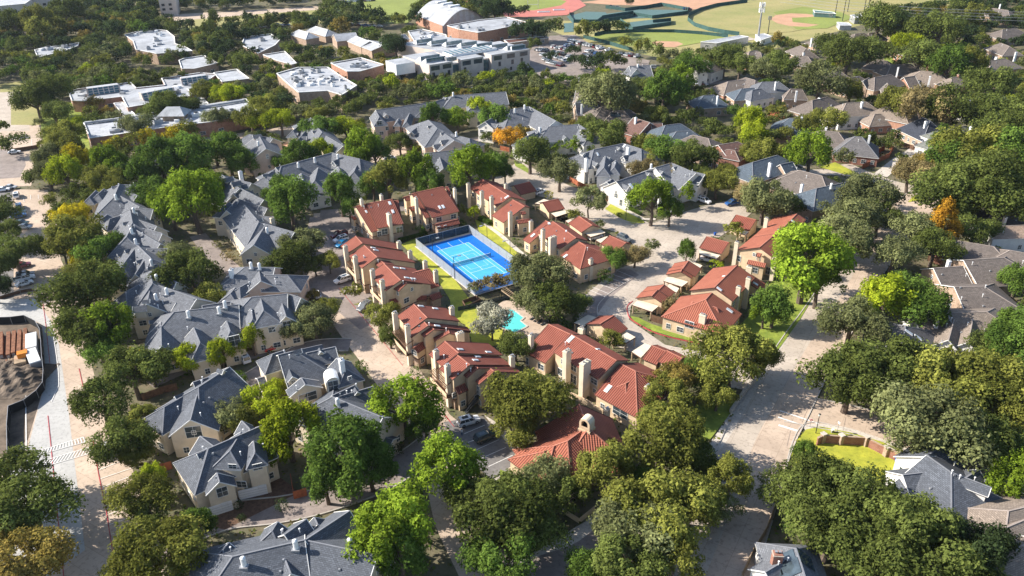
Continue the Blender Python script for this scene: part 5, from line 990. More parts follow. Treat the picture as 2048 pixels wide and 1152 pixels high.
def build_trees():
    TREES.sort(key=lambda t: -t[0]); seen = lambda t: (lambda q: -t[0]*.7 < q[0] < 2048+t[0]*.7 and -t[0]*.7 < q[1] < 1152+t[0]*.7)(PXW(t[1]+Vector((0, 0, t[2]))))
    ins = [t for t in TREES if seen(t)]; ind = ins[:300]; rest = ins[300:]+[t for t in TREES if not seen(t)]
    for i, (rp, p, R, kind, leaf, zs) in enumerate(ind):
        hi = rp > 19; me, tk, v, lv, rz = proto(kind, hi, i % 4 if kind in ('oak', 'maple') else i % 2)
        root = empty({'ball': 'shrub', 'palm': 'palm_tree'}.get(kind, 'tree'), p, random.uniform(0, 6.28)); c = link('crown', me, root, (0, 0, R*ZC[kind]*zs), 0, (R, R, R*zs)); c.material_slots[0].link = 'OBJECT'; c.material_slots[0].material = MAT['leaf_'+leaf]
        if kind != 'ball': link('trunk', tk, root, (0, 0, 0), 0, (R, R, R*zs))
        size = 'large ' if rp > 48 else 'medium ' if rp > 26 else 'small '
        if kind in ('open', 'palm', 'ball'): size = ''
        auto(root, size+COLW[leaf], NOUN[kind], p+Vector((0, 0, R*ZC[kind])), 'shrubs' if kind == 'ball' else 'trees among the houses', 'shrub' if kind == 'ball' else 'tree')
    if rest:
        vs = {}; 
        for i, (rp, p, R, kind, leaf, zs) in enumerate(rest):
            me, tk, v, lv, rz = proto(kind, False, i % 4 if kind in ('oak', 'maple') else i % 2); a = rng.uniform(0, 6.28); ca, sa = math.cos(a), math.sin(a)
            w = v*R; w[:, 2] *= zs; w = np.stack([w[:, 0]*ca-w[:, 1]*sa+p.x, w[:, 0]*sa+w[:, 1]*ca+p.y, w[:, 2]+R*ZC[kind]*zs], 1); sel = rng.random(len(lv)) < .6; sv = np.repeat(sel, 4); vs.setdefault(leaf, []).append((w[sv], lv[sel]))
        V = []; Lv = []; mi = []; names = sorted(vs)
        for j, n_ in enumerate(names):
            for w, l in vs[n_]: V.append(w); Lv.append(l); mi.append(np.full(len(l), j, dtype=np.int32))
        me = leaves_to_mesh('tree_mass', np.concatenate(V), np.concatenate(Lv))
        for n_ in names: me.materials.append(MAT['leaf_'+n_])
        me.polygons.foreach_set('material_index', np.concatenate(mi)); o = bpy.data.objects.new('distant_trees', me); COL.objects.link(o); tag(o, 'mass of small distant trees filling the gaps between the far roofs and school', 'trees', None, 'stuff')
def shrub(k, x, y, r, leaf='hedge', kind='ball'): T(x, y, r, kind, leaf, k)
def hedge(k, pts, w, h, label, leaf='leaf_hedge'):
    L = smooth_line([g(k, x, y) for x, y in pts], 4); vs = []; n = 0
    ln = sum((L[i+1]-L[i]).length for i in range(len(L)-1)); N = int(ln*w*h*260); V = []
    ts = rng.random(N)*(len(L)-1.001)
    for t in ts:
        i = int(t); a = L[i].lerp(L[i+1], t-i); d = (L[i+1]-L[i]).normalized(); s = Vector((-d.y, d.x, 0))
        V.append(a+s*rng.uniform(-w/2, w/2)*1+Vector((0, 0, h*(1-rng.random()**2.5))))
    p = np.array([tuple(v) for v in V]); nn = rng.normal(size=(N, 3))+np.array([0, 0, .8]); nn /= np.linalg.norm(nn, axis=1)[:, None]; t = np.cross(nn, rng.normal(size=(N, 3))); t /= np.linalg.norm(t, axis=1)[:, None]; b = np.cross(nn, t); z = .24
    v = np.stack([p-t*z*.5, p-b*z*.4, p+t*z*.5, p+b*z*.4], 1).reshape(-1, 3); c = L[len(L)//2]; v -= np.array([c.x, c.y, 0])
    me = leaves_to_mesh('hedge', v, rng.random(N)); me.materials.append(MAT[leaf]); o = link('hedge', me, None, (c.x, c.y, 0)); tag(o, label, 'hedge'); return o

# ---------------- vehicles ----------------
def loft(st, m, b):      # st: (x, halfwidth, zlow, zhigh) stations
    rings = []
    for x, w, z0, z1 in st: rings.append([Vector((x, -w, z0)), Vector((x, -w*1.0, z0+(z1-z0)*.6)), Vector((x, -w*.9, z1)), Vector((x, w*.9, z1)), Vector((x, w, z0+(z1-z0)*.6)), Vector((x, w, z0))])
    for a, c in zip(rings, rings[1:]):
        for i in range(5): b.poly([a[i], a[i+1], c[i+1], c[i]][::-1], m)
        b.poly([a[5], a[0], c[0], c[5]][::-1], m)
    b.poly(rings[0][::-1], m); b.poly(rings[-1], m)
CARS = {}
def car_meshes(kind):
    if kind in CARS: return CARS[kind]
    L = dict(sedan=4.7, suv=4.9, pickup=5.7, van=5.1)[kind]; h = L/2; W = .92 if kind == 'sedan' else .98
    body = MB()
    z0, zb = .28, {'sedan': .92, 'suv': 1.08, 'pickup': 1.12, 'van': 1.1}[kind]
    PB = 'paint_car_white'
    st = [(-h, W*.86, z0+.15, zb-.12), (-h+.15, W*.96, z0, zb-.03), (-h*.55, W, z0, zb), (h*.35, W, z0, zb), (h*.75, W*.97, z0, zb-.10), (h-.12, W*.9, z0, zb-.2), (h, W*.78, z0+.1, zb-.32)]
    loft(st, PB, body); top = dict(sedan=1.44, suv=1.78, pickup=1.82, van=1.92)[kind]
    x0, x1, x2, x3 = dict(sedan=(-h*.80, -h*.42, h*.12, h*.48), suv=(-h*.95, -h*.82, h*.18, h*.50), pickup=(-h*.18, -h*.12, h*.28, h*.54), van=(-h*.96, -h*.88, h*.30, h*.62))[kind]
    rf = W*.76; body.poly([(x1, -rf, top), (x2, -rf, top), (x2, rf, top), (x1, rf, top)], PB); body.poly([(x1+.1, -rf*.96, top+.04), (x2-.1, -rf*.96, top+.04), (x2-.1, rf*.96, top+.04), (x1+.1, rf*.96, top+.04)], PB)
    wz = zb-.02; gl = MB(); ww = W*.9
    gl.hexa([(x0, -ww, wz), (x3, -ww, wz), (x3, ww, wz), (x0, ww, wz)], [(x1, -rf, top-.01), (x2, -rf, top-.01), (x2, rf, top-.01), (x1, rf, top-.01)], 'glass')
    for s in (-1, 1):       # pillars
        for f in (0, .36, .68, 1) if kind != 'pickup' else (0, .5, 1):
            body.bar((x0+(x3-x0)*f, s*ww*1.005, wz), (x1+(x2-x1)*f, s*rf*1.01, top), .09, PB)
        body.bar((x1, s*rf, top), (x2, s*rf, top), .09, PB)
    if kind == 'pickup':
        body.box(((-h+x0)/2-.02, 0, zb-.01), (x0+h-.45, W*1.5, .02), 'metal_dark')
        for s in (-1, 1): body.bar((-h+.1, s*W*.88, zb+.05), (x0, s*W*.88, zb+.05), .12, PB, .16)
        body.bar((-h+.1, -W*.85, zb+.05), (-h+.1, W*.85, zb+.05), .1, PB, .16)
    if kind in ('suv', 'van'): gl.box(((x1+x2)/2, 0, top+.045), ((x2-x1)*.55, rf*1.2, .02), 'glass')
    wh = MB(); wh.tube((0, -.12, 0), (0, .12, 0), .36, .36, 'tyre', 14); rm = MB(); rm.tube((0, -.13, 0), (0, .13, 0), .21, .21, 'rim', 10)
    hl = MB(); hl.box((0, 0, 0), (.08, .34, .16), 'skylight'); tl = MB(); tl.box((0, 0, 0), (.06, .3, .2), 'paint_red')
    mk = lambda b_, n_: mesh_from(b_.v, b_.f, b_.mats, b_.m, n_, uv=False)
    one = MB(); 
    for b_ in (body, gl):
        for f, mi_ in zip(b_.f, b_.m): one.poly([b_.v[i] for i in f], b_.mats[mi_])
    for sx in (-.6, .62):
        for sy in (-1, 1): one.tube((h*sx, sy*W*.95-.1, .36), (h*sx, sy*W*.95+.1, .36), .36, .36, 'tyre', 10)
    CARS[kind] = dict(body=mk(body, 'body'), glass=mk(gl, 'windows'), wheel=mk(wh, 'wheel'), rim=mk(rm, 'rim'), hl=mk(hl, 'headlight'), tl=mk(tl, 'tail_light'), one=mk(one, 'parked_car'), L=L, W=W, zb=zb); return CARS[kind]
def set_paint(o, col):
    for s in o.material_slots:
        if s.material and s.material.name.startswith('paint_car_'): s.link = 'OBJECT'; s.material = MAT['paint_car_'+col]
    return o
def car(k, a, b, kind, col, label=None, far=False, grp='parked cars'):      # a: rear, b: front picture points on the ground
    A, B2 = g(k, *a, .4), g(k, *b, .4); c = (A+B2)/2; d = B2-A; rz = math.atan2(d.y, d.x); M = car_meshes(kind); nm = {'pickup': 'pickup_truck', 'van': 'parked_van'}.get(kind, 'parked_car')
    cat = {'pickup': 'pickup', 'van': 'van'}.get(kind, 'car')
    if far:
        o = set_paint(link(nm, M['one'], None, (c.x, c.y, .25), rz), col)
    else:
        o = empty(nm, (c.x, c.y, .25), rz); bo = set_paint(link('body', M['body'], o), col); link('windows', M['glass'], o); h = M['L']/2
        for sx in (-.6, .62):
            for sy in (-1, 1): wl = link('wheel', M['wheel'], o, (h*sx, sy*M['W']*.93, .36)); link('rim', M['rim'], wl)
        for sy in (-1, 1): link('headlight', M['hl'], o, (h-.05, sy*M['W']*.6, M['zb']-.42)); link('tail_light', M['tl'], o, (-h+.04, sy*M['W']*.72, M['zb']-.35))
    if label: tag(o, label, cat, grp)
    else: auto(o, {'skyblue': 'sky blue'}.get(col, col), {'suv': 'sport utility car', 'sedan': 'saloon car', 'pickup': 'pickup truck', 'van': 'van'}[kind]+' parked', c, grp, cat)
    return o
car('V', (240,330), (640,210), 'suv', 'white', 'boxy white jeep style car with an open tailgate, in the bays above the clubhouse')
car('V', (520,590), (870,440), 'suv', 'green', 'dark green jeep style car with a blue roof panel, next to the white one')
car('Q4', (270,620), (50,690), 'suv', 'white', 'white car with black sunroof, turning in the lane left of the tennis court'); car('Q4', (490,970), (395,1030), 'suv', 'grey', 'grey car tucked under the slatted balcony in the lane')
car('Q4', (225,40), (10,110), 'pickup', 'maroon', 'dark maroon pickup in the bays behind the sky blue car'); car('Q4', (225,110), (55,160), 'suv', 'white', 'white car between the maroon pickup and the sky blue car'); car('Q4', (210,150), (80,225), 'sedan', 'skyblue', 'sky blue car at the end of the lane bays')
car('P4', (1185,1005), (1110,900), 'van', 'white', 'white van with grey roof parked behind the lime green trees'); car('P4', (1460,835), (1385,860), 'sedan', 'red', 'red car parked under the cream townhouse'); car('P4', (1860,370), (1820,310), 'sedan', 'white', 'white car half hidden by a small rusty tree in the lane')
car('P7', (320,655), (245,665), 'sedan', 'white', 'white car under the maple above the widest grey roof'); car('Q3', (820,235), (905,205), 'suv', 'white', 'white car beside the clipped round shrub'); car('Q3', (1040,475), (1130,455), 'sedan', 'black', 'black car under the carport behind the red garage')
car('Q3', (1340,670), (1450,640), 'suv', 'white', 'white car under the carport of the double garage'); car('Q3', (1640,655), (1705,680), 'suv', 'grey', 'grey car behind the small palm at the court'); car('Q7', (790,490), (690,470), 'suv', 'white', 'white car under the carport near the banana plants')
car('Q1', (1810,850), (1930,890), 'suv', 'white', 'white car backed against the white townhouse, top of the court'); car('Q7', (965,25), (890,40), 'suv', 'blue', 'dark blue car at the far end of the court'); car('Q1', (1500,1000), (1560,990), 'sedan', 'white', 'white car hidden under the big round green tree')
for a, b, kd, c_, l_ in (((175,95), (175,35), 'suv', 'white', 'white car topmost in the west car park'), ((205,205), (200,160), 'suv', 'blue', 'dark blue car second from the top of the west car park'), ((105,265), (260,240), 'pickup', 'grey', 'dark grey pickup third from the top of the west car park'), ((120,300), (275,265), 'suv', 'blue', 'blue grey car beside the dark pickup in the west car park'), ((145,355), (310,350), 'sedan', 'green', 'dark green low car above the oak in the west car park'), ((210,395), (315,395), 'sedan', 'silver', 'silver car half under the oak in the west car park'), ((205,665), (310,630), 'suv', 'white', 'white car at the shaded tree edge of the west car park'), ((140,820), (330,775), 'sedan', 'maroon', 'dark red car in the shade of the west car park'), ((135,970), (380,910), 'pickup', 'white', 'white pickup near the bottom of the west car park'), ((155,1020), (360,960), 'sedan', 'white', 'white saloon lowest in the west car park'), ((170,925), (370,880), 'suv', 'black', 'black car behind the white pickup in the west car park')): car('J', a, b, kd, c_, l_)
for a, b, c_ in (((0,365), (45,360), 'white'), ((45,345), (110,345), 'silver'), ((80,95), (130,90), 'white')): car('b0', a, b, 'sedan', c_, None, True)
# far school car park
ck = ['white', 'silver', 'grey', 'black', 'white', 'blue', 'grey', 'silver', 'black', 'white', 'maroon']
def row(k, a, b, n, fa, fb, jit=0):
    for i in range(n):
        t = (i+.5)/n; x, y = a[0]+(b[0]-a[0])*t, a[1]+(b[1]-a[1])*t
        if random.random() < .06: continue
        car(k, (x-fa, y-fb), (x+fa, y+fb), random.choice(['sedan', 'suv', 'suv', 'pickup']), random.choice(ck), None, True, 'cars in the school car park')
row('K', (370,215), (760,310), 9, 60, -12); row('K', (770,310), (960,345), 4, 60, -12); row('K', (960,375), (1180,400), 2, 70, -8) if 0 else None
car('K', (900,375), (1040,345), 'pickup', 'white', None, True, 'cars in the school car park'); car('K', (1050,410), (1215,385), 'pickup', 'white', None, True, 'cars in the school car park'); car('K', (370,240), (510,215), 'pickup', 'white', None, True, 'cars in the school car park')
row('K', (640,470), (900,540), 6, 45, -22); row('K', (690,410), (990,470), 7, 45, -20); row('K', (110,530), (330,600), 5, 50, -26); row('K', (60,430), (280,480), 5, 45, -20); row('K', (170,350), (310,380), 4, 40, -14); row('K', (300,320), (440,300), 3, 40, -10); row('K', (330,545), (420,500), 2, 50, -22)
row('K', (60,330), (170,360), 4, 40, -12); row('K', (980,480), (1300,540), 8, 45, -20); row('K', (430,300), (640,440), 0, 1, 1); row('K', (0,480), (110,530), 4, 50, -26); row('K', (1000,540), (1250,580), 6, 45, -20); row('K', (-40,620), (240,690), 7, 50, -18); row('K', (-120,560), (60,640), 4, 50, -20); row('K', (700,640), (860,660), 4, 45, -20); row('K', (1330,460), (1700,520), 7, 50, -16); row('K', (-200,470), (-20,520), 5, 45, -18); row('K', (-260,390), (-60,400), 5, 45, -14)
row('a0', (1780,205), (2016,180), 6, 25, 0); row('a1', (0,205), (280,180), 7, 25, 0); row('a1', (620,20), (900,5), 8, 20, 0); row('a1', (700,180), (960,195), 5, 20, 0); row('a0', (1600,25), (1760,20), 3, 20, 0); row('a1', (1540,655), (1610,650), 2, 12, -14) 
row('a2', (780,50), (860,55), 3, 16, 0); row('a2', (1330,65), (1370,70), 2, 16, 0); row('a2', (1380,600), (1480,610), 4, 26, 6); row('a2', (1360,635), (1400,632), 1, 30, 0); row('a2', (1100,490), (1160,490), 2, 20, 0)
car('d0', (755,300), (740,215), 'suv', 'white', 'small white car under the oak beside the striped crossing', False)
# ---------------- tennis court, pool and small things ----------------
o_ = g('C', 345, 470); e1 = g('C', 750, 360); U = (e1-o_); U.z = 0; U.normalize(); V_ = Vector((U.y, -U.x, 0)); CO = o_
def cp(u, v, z=0): p = CO+U*u+V_*v; return Vector((p.x, p.y, z))
def cq(n_, u0, v0, u1, v1, z, m): 
    mb = MB(); mb.poly([cp(u0, v0, z), cp(u0, v1, z), cp(u1, v1, z), cp(u1, v0, z)], m); return tag(mb.build(n_), kind='structure')
X0, X1, Y0, Y1 = -3.9, 14.6, -6.2, 30.4
ROADS.append([tuple(cp(u, v)[:2]) for u, v in ((X0-1, Y0-1), (X1+1, Y0-1), (X1+1, Y1+.2), (X0-1, Y1+.2))])
cq('tennis_court', X0, Y0+1.2, X1, Y1, .30, 'court_blue'); cq('tennis_court_edge', X0-.4, Y0-.4, X1+.4, Y1+.4, .296, 'sidewalk'); cq('tennis_court_play', 0, 0, 10.97, 23.77, .305, 'court_light')
mb = MB()
def ln(u0, v0, u1, v1, w=.06): mb.poly([cp(min(u0, u1)-w, min(v0, v1)-w, .31), cp(min(u0, u1)-w, max(v0, v1)+w, .31), cp(max(u0, u1)+w, max(v0, v1)+w, .31), cp(max(u0, u1)+w, min(v0, v1)-w, .31)], 'line_pale')
for u in (0, 1.37, 9.6, 10.97): ln(u, 0, u, 23.77)
for v in (0, 23.77): ln(0, v, 10.97, v)
for v in (5.485, 18.285): ln(1.37, v, 9.6, v)
ln(5.485, 5.485, 5.485, 18.285)
for u in (1.5, 5.4, 9.3): ln(u, -3.3, u, 0, .05)
tag(mb.build('court_lines'), kind='structure'); mb = MB()
for u in (2.6, 8.4):
    ln(u, 7.4, u, 10.4, .03); ln(u, 13.4, u, 16.4, .03)
for v in (7.4, 16.4): ln(2.6, v, 8.4, v, .03)
tag(mb.build('pickleball_lines'), kind='structure')
nr_ = empty('tennis_net', cp(5.485, 11.885)); 
for u in (-.9, 11.87): q = MB(); q.tube(cp(u, 11.885, .25), cp(u, 11.885, 1.4), .06, .06, 'metal_dark', 8); q.build('post', nr_)
q = MB(); a_, b_ = cp(-.9, 11.885), cp(11.87, 11.885); q.hexa([cp(-.9, 11.87, .35), cp(11.87, 11.87, .35), cp(11.87, 11.90, .35), cp(-.9, 11.90, .35)], [cp(-.9, 11.87, 1.3), cp(11.87, 11.87, 1.22), cp(11.87, 11.90, 1.22), cp(-.9, 11.90, 1.3)], 'netting'); q.build('net', nr_); q = MB(); q.bar(cp(-.9, 11.885, 1.3), cp(11.87, 11.885, 1.28), .08, 'line_pale', .08); q.build('net_band', nr_)
tag(nr_, 'dark tennis net stretched across the middle of the blue court', 'net')
def fence(name, P, h, m, label, cat='fence', post=3, pm='metal_grey', rail=True, th=.03, group=None, base=0, pw=.1):
    root = empty(name, (sum(p.x for p in P)/len(P), sum(p.y for p in P)/len(P), 0)); s = MB(); po = []
    for i in range(len(P)-1):
        a, b = P[i], P[i+1]; s.bar(a+Vector((0, 0, base+h/2)), b+Vector((0, 0, base+h/2)), th, m, h); L = (b-a).length; n = max(1, int(L/post))
        for j in range(n+(i == len(P)-2)): po.append(a.lerp(b, j/n))
    s.build('panel', root)
    if rail:
        r_ = MB()
        for i in range(len(P)-1): r_.bar(P[i]+Vector((0, 0, base+h)), P[i+1]+Vector((0, 0, base+h)), .09, pm, .09)
        r_.build('rail', root)
    for p in po[:100]: q = MB(); q.box((p.x, p.y, base-.1), (pw, pw, h+.15), pm); q.build('post', root)
    tag(root, label, cat, group); return root
F_ = [cp(X0, Y1, 0), cp(X0, Y0, 0), cp(X1, Y0, 0), cp(X1, Y1, 0)]
for P, l_, m_, in (([F_[0], F_[1]], 'chain link fence along the left side of the blue tennis court', 'chain_link'), ([F_[2], F_[3]], 'chain link fence along the right side of the blue tennis court', 'chain_link'), ([F_[1], F_[2]], 'dark screened fence along the back of the blue tennis court', 'chain_dark'), ([F_[3], F_[0]], 'chain link fence at the near end of the blue tennis court', 'chain_link')): fence('court_fence', P, 2.9, m_, l_, base=.05, post=4.5, group='fences of the tennis court', pm='metal_grey', pw=.07)
def lamp(k, base, h, arm, name, label, cat='lamp', group=None, head=True, r=.07):
    b = g(k, *base); root = empty(name, b); m = MB(); m.tube(b, b+Vector((0, 0, h)), r*1.3, r, 'metal_dark', 8); m.build('pole', root)
    e = b+Vector((arm[0], arm[1], h)); 
    if arm != (0, 0): m = MB(); m.bar(b+Vector((0, 0, h-.15)), e, .09, 'metal_dark'); m.build('arm', root)
    if head: m = MB(); m.box(e-Vector((0, 0, .12)), (.95, .5, .2), 'metal_grey', math.atan2(arm[1], arm[0])); m.build('lamp_head', root)
    return tag(root, label, cat, group)
for b_, l_ in (((300,592), 'tall lamp at the back left of the tennis court'), ((572,828), 'tall lamp at the near left of the tennis court')): lamp('C', b_, 7.2, (U.x*1.8, U.y*1.8), 'court_lamp', l_, group='lamps of the tennis court')
for b_, l_ in (((990,378), 'tall lamp at the back right of the tennis court'), ((1283,578), 'tall lamp at the near right of the tennis court')): lamp('C', b_, 6.8, (-U.x*2, -U.y*2), 'court_lamp', l_, group='lamps of the tennis court')
def street_lamp(k, b_, h, label):
    o = lamp(k, b_, h, (0, 0), 'street_lamp', label, group='post top street lamps', head=False); b = o.location; m = MB(); m.tube(b+Vector((0, 0, h)), b+Vector((0, 0, h+.45)), .16, .24, 'metal_white', 10); m.tube(b+Vector((0, 0, h+.45)), b+Vector((0, 0, h+.6)), .28, .05, 'metal_dark', 10); m.build('lamp_head', o)
street_lamp('L', (683,648), 4.6, 'street lamp on the lawn corner before the curved brick wall'); street_lamp('c3', (-400,990), 4, 'street lamp x') if 0 else None
street_lamp('Q1', (918,1100), 3.6, 'thin lamp post on the lawn before the white townhouse'); street_lamp('d2', (455,770), 3.2, 'lamp in the shade beside the clubhouse planter wall')
sg = empty('road_sign', g('L', 568, 530)); b = sg.location; m = MB(); m.tube(b, b+Vector((0, 0, 2.1)), .04, .04, 'metal_grey', 6); m.build('post', sg); m = MB(); v_ = (Vector((0, 0, 0))-b).normalized(); c_ = b+Vector((0, 0, 2.0)); m.tube(c_-v_*.02, c_+v_*.02, .36, .36, 'paint_white', 16); m.build('sign_board', sg); m = MB(); m.tube(c_+v_*.021, c_+v_*.03, .33, .33, 'sign_purple' if 'sign_purple' in MAT else 'paint_red', 16); s_ = m.build('sign_face', sg); m = MB(); x_ = v_.cross(Vector((0, 0, 1))).normalized(); m.bar(c_+v_*.035-x_*.22, c_+v_*.035+x_*.22, .02, 'paint_white', .13, up=(0, 0, 1)); m.build('sign_bar', sg); tag(sg, 'round red and white sign at the lawn tip of the junction', 'sign')
sg = empty('street_name_sign', g('L', 1090, 635)); b = sg.location; m = MB(); m.tube(b, b+Vector((0, 0, 2.9)), .04, .04, 'metal_grey', 6); m.build('post', sg); m = MB(); m.box(b+Vector((0, 0, 2.4)), (.06, .5, .5), 'metal_white', .5); m.build('sign_board', sg); tag(sg, 'thin white street sign on the pavement by the brick wall', 'sign')
ub = empty('utility_box', g('L', 1000, 632)); m = MB(); m.box(ub.location, (.5, .4, .8), 'metal_grey', .2); m.build('cabinet', ub); m = MB(); m.box(ub.location+Vector((0, 0, .8)), (.6, .5, .08), 'metal_white', .2); m.build('lid', ub); tag(ub, 'small grey utility box on the lawn edge by the street sign', 'utility box')
# brick wall of the corner garden
bw = empty('garden_wall', g('L', 1100, 900)); P = [g('d3', *q) for q in ((520,215),(560,195),(690,205),(870,215),(1015,290),(1150,350))]
m = MB(); c2 = MB()
for a, b in zip(P, P[1:]): m.bar(a+Vector((0, 0, 1)), b+Vector((0, 0, 1)), .28, 'brick_red', 2.1); c2.bar(a+Vector((0, 0, 2.1)), b+Vector((0, 0, 2.1)), .42, 'brick_tan', .12)
m.build('wall', bw); c2.build('coping', bw)
for p in (P[1], P[2], P[3], P[4]): m = MB(); m.box(p-Vector((0, 0, .1)), (.85, .85, 2.5), 'brick_tan', .4); m.box(p+Vector((0, 0, 2.4)), (1.05, 1.05, .15), 'sidewalk', .4); m.build('pillar', bw)
tag(bw, 'curved brick garden wall with stone pillars at the street corner', 'wall')
def bin_(k, x, y, label):
    b = g(k, x, y); r_ = empty('wheelie_bin', b); m = MB(); m.box(b, (.5, .55, .95), 'bin_blue', .3, taper=1.2); m.build('body', r_); m = MB(); m.box(b+Vector((0, 0, .95)), (.68, .74, .1), 'bin_blue', .3); m.build('lid', r_)
    for s in (-.2, .2): m = MB(); m.tube(b+Vector((s-.04, -.3, .12)), b+Vector((s+.04, -.3, .12)), .12, .12, 'tyre', 8); m.build('wheel', r_)
    tag(r_, label, 'bin', 'blue wheelie bins')
mat('bin_blue', (.015, .07, .30), rough=.4, var=.1)
bin_('Q7', 793, 282, 'blue wheelie bin on the drive in front of the red roofed garage'); bin_('d3', 1098, 335, 'blue wheelie bin against the slate roofed house beside the corner garden')
# fences
def wf(k, pts, h, m, label, post=2.4, group='board fences', th=.06): return fence('board_fence', [g(k, *q) for q in pts], h, m, label, post=post, pm=m, rail=True, th=th, group=group, pw=.14)
wf('Q7', [(280,960),(480,1020),(700,1098)], 1.9, 'wood_brown', 'dark brown board fence curving above the strip of lawn'); wf('Q7', [(700,1098),(735,1045)], 1.9, 'wood_brown', 'short end panel of the dark board fence beside the red hip roof')
wf('Q1', [(235,620),(350,690),(560,775),(690,868),(740,845)], 1.9, 'wood_red', 'long red board fence beside the street in front of the white townhouse'); wf('Q1', [(560,740),(650,705),(660,790)], 1.8, 'wood_red', 'red board fence between the two white townhouses')
wf('b3', [(850,210),(960,165),(1040,130),(1070,80),(1010,35)], 2, 'wood_red', 'curved orange board fence round the large grey hip roofed house'); wf('b3', [(790,155),(900,120),(1010,75)], 1.9, 'wood_red', 'straight orange board fence under the large grey hip roof')
wf('d0', [(1130,405),(1190,395),(1240,380)], 1.9, 'wood_red', 'red board fence at the left of the pale townhouse with two garages'); wf('c0', [(850,520),(985,600)], 1.9, 'wood_red', 'dark red fence left of the broad grey roof'); wf('c0', [(1030,870),(1180,815),(1280,790)], 1.8, 'wood_brown', 'brown fence above the lower left townhouse')
wf('d1', [(300,470),(320,600),(410,575)], 1.9, 'wood_red', 'orange brown fence under the big dark maple'); wf('d3', [(225,665),(150,860),(60,1010),(-20,1180)], 2.0, 'wood_pale', 'weathered pale fence along the shaded east street', post=3); wf('d3', [(760,-280),(780,-330)], 1.6, 'wood_red', 'short red fence panel beside the grey skylight house')
wf('b3', [(1320,870),(1440,905)], 1.7, 'wood_brown', 'brown fence behind the broad grey brown roof'); wf('a3', [(180,790),(290,850)], 1.8, 'wood_red', 'reddish fence below the tall brown roof'); wf('a3', [(1080,1035),(1225,1085)], 1.8, 'wood_brown', 'dark fence below the navy hip roof'); wf('a2', [(1540,720),(1640,720)], 1.7, 'wood_red', 'orange fence beside the far tan roof')
wf('a2', [(1930,830),(2030,860)], 1.8, 'wood_red', 'red fence right of the bright yellow green tree'); wf('b0', [(60,95),(290,60)], 1.6, 'wood_brown', 'dark fence at the top of the west car park') ; wf('a2', [(0,1080),(100,1100),(130,1130)], 1.8, 'wood_red', 'rust fence below the orange leaved tree'); wf('c1', [(1040,600),(1500,600)], 1.8, 'wood_brown', 'x') if 0 else None
pw_ = [g('Q8', *q) for q in ((1010,110),(1240,70),(1310,150),(1560,330))]; fence('plaster_wall', [g('Q6', *q) for q in ((520,835),(690,915),(845,1010))], 1.5, 'stucco_tan', 'tan plaster garden wall behind the clubhouse', 'wall', 6, 'stucco_tan', True, .2)
fence('plaster_wall', [g('d2', *q) for q in ((460,700),(570,770),(680,680))], 1, 'stucco_tan', 'low tan planter wall in the shade below the clubhouse', 'wall', 9, 'stucco_tan', True, .25); fence('plaster_wall', [g('Q8', *q) for q in ((600,835),(780,770))], .8, 'stucco_cream', 'low cream wall at the clubhouse corner by the parking bays', 'wall', 9, 'stucco_cream', True, .25)
P = [g('c2', *q) for q in ((1660,960),(1740,840),(1840,720))]; fence('retaining_wall', P, 1.0, 'sidewalk', 'pale stone wall beside the pavement at the street bend', 'wall', 5, 'sidewalk', True, .6)
fence('sport_fence', [g('a2', *q) for q in ((600,275),(740,310),(860,345),(960,372))], 2.2, 'screen_green', 'green screen fence between the car park and the lower ball field', post=9, pm='screen_green', group='green screen fences')
fence('sport_fence', [g('a2', *q) for q in ((680,262),(740,245),(860,238),(1000,234),(1250,236),(1450,250),(1640,272))], 2.2, 'screen_green', 'curved green outfield fence of the lower ball field', post=12, pm='screen_green', group='green screen fences')
fence('sport_fence', [g('a2', *q) for q in ((1780,18),(1560,48),(1440,80),(1360,118),(1350,150),(1400,190),(1500,222),(1620,245),(1720,258))], 2.6, 'screen_green', 'curved dark green outfield fence of the upper ball field', post=14, pm='screen_green', group='green screen fences')
for i, (P, l_) in enumerate((([(500,90),(500,125),(530,165),(700,165),(740,135)], 'left'), ([(735,135),(960,100),(960,125),(740,160)], 'middle'), ([(1000,70),(1160,40),(1350,75),(1350,100),(1095,135),(960,110)], 'right'), ([(865,155),(955,220),(1230,180),(1230,152),(1100,165)], 'near'), ([(760,60),(900,80),(1160,45)], 'back'))): fence('sport_fence', [g('a2', *q) for q in P], 2.3, 'screen_green', 'green wind screen round the '+l_+' block of distant hard courts', post=10, pm='screen_green', group='green screen fences')
# construction site
ff = [g('c0', *q) for q in ((-60,322),(90,318),(190,305),(270,345),(300,400),(310,480),(318,600),(330,700),(325,790),(280,850),(190,920),(80,965),(70,1100),(75,1300))]; fence('silt_fence', ff, 2.2, 'fabric_black', 'black fabric fence round the construction pit at the left edge', post=4, pm='metal_grey')
def container(a, b, w, h, m, label):
    A, B2 = g('c0', *a, h), g('c0', *b, h); c = (A+B2)/2; L = (A-B2).length; rz = math.atan2((B2-A).y, (B2-A).x); r_ = empty('container', (c.x, c.y, 0)); q = MB(); q.box((c.x, c.y, .05), (L, w, h-.05), m, rz); u = Vector((math.cos(rz), math.sin(rz), 0))
    n = int(L/.6)
    for i in range(n): p = c+u*(-L/2+.3+i*L/n); q.box((p.x, p.y, h), (.14, w-.1, .05), m, rz)
    q.build('body', r_); d = MB(); e = c+u*(L/2+.03); d.box((e.x, e.y, .2), (.06, w-.2, h-.5), 'metal_grey', rz); d.build('door', r_); tag(r_, label, 'container', 'containers in the construction pit')
for i, (a, b, l_) in enumerate((((5,372), (5,535), 'rust brown container half out of the left edge'), ((60,370), (55,535), 'second rust brown container from the left edge'), ((100,362), (92,520), 'rust brown container in the middle of the five'), ((140,355), (132,512), 'fourth rust brown container from the left edge'), ((180,345), (178,500), 'rust brown container next to the white trailer'))): container(a, b, .85, 1.3, 'rust', l_)
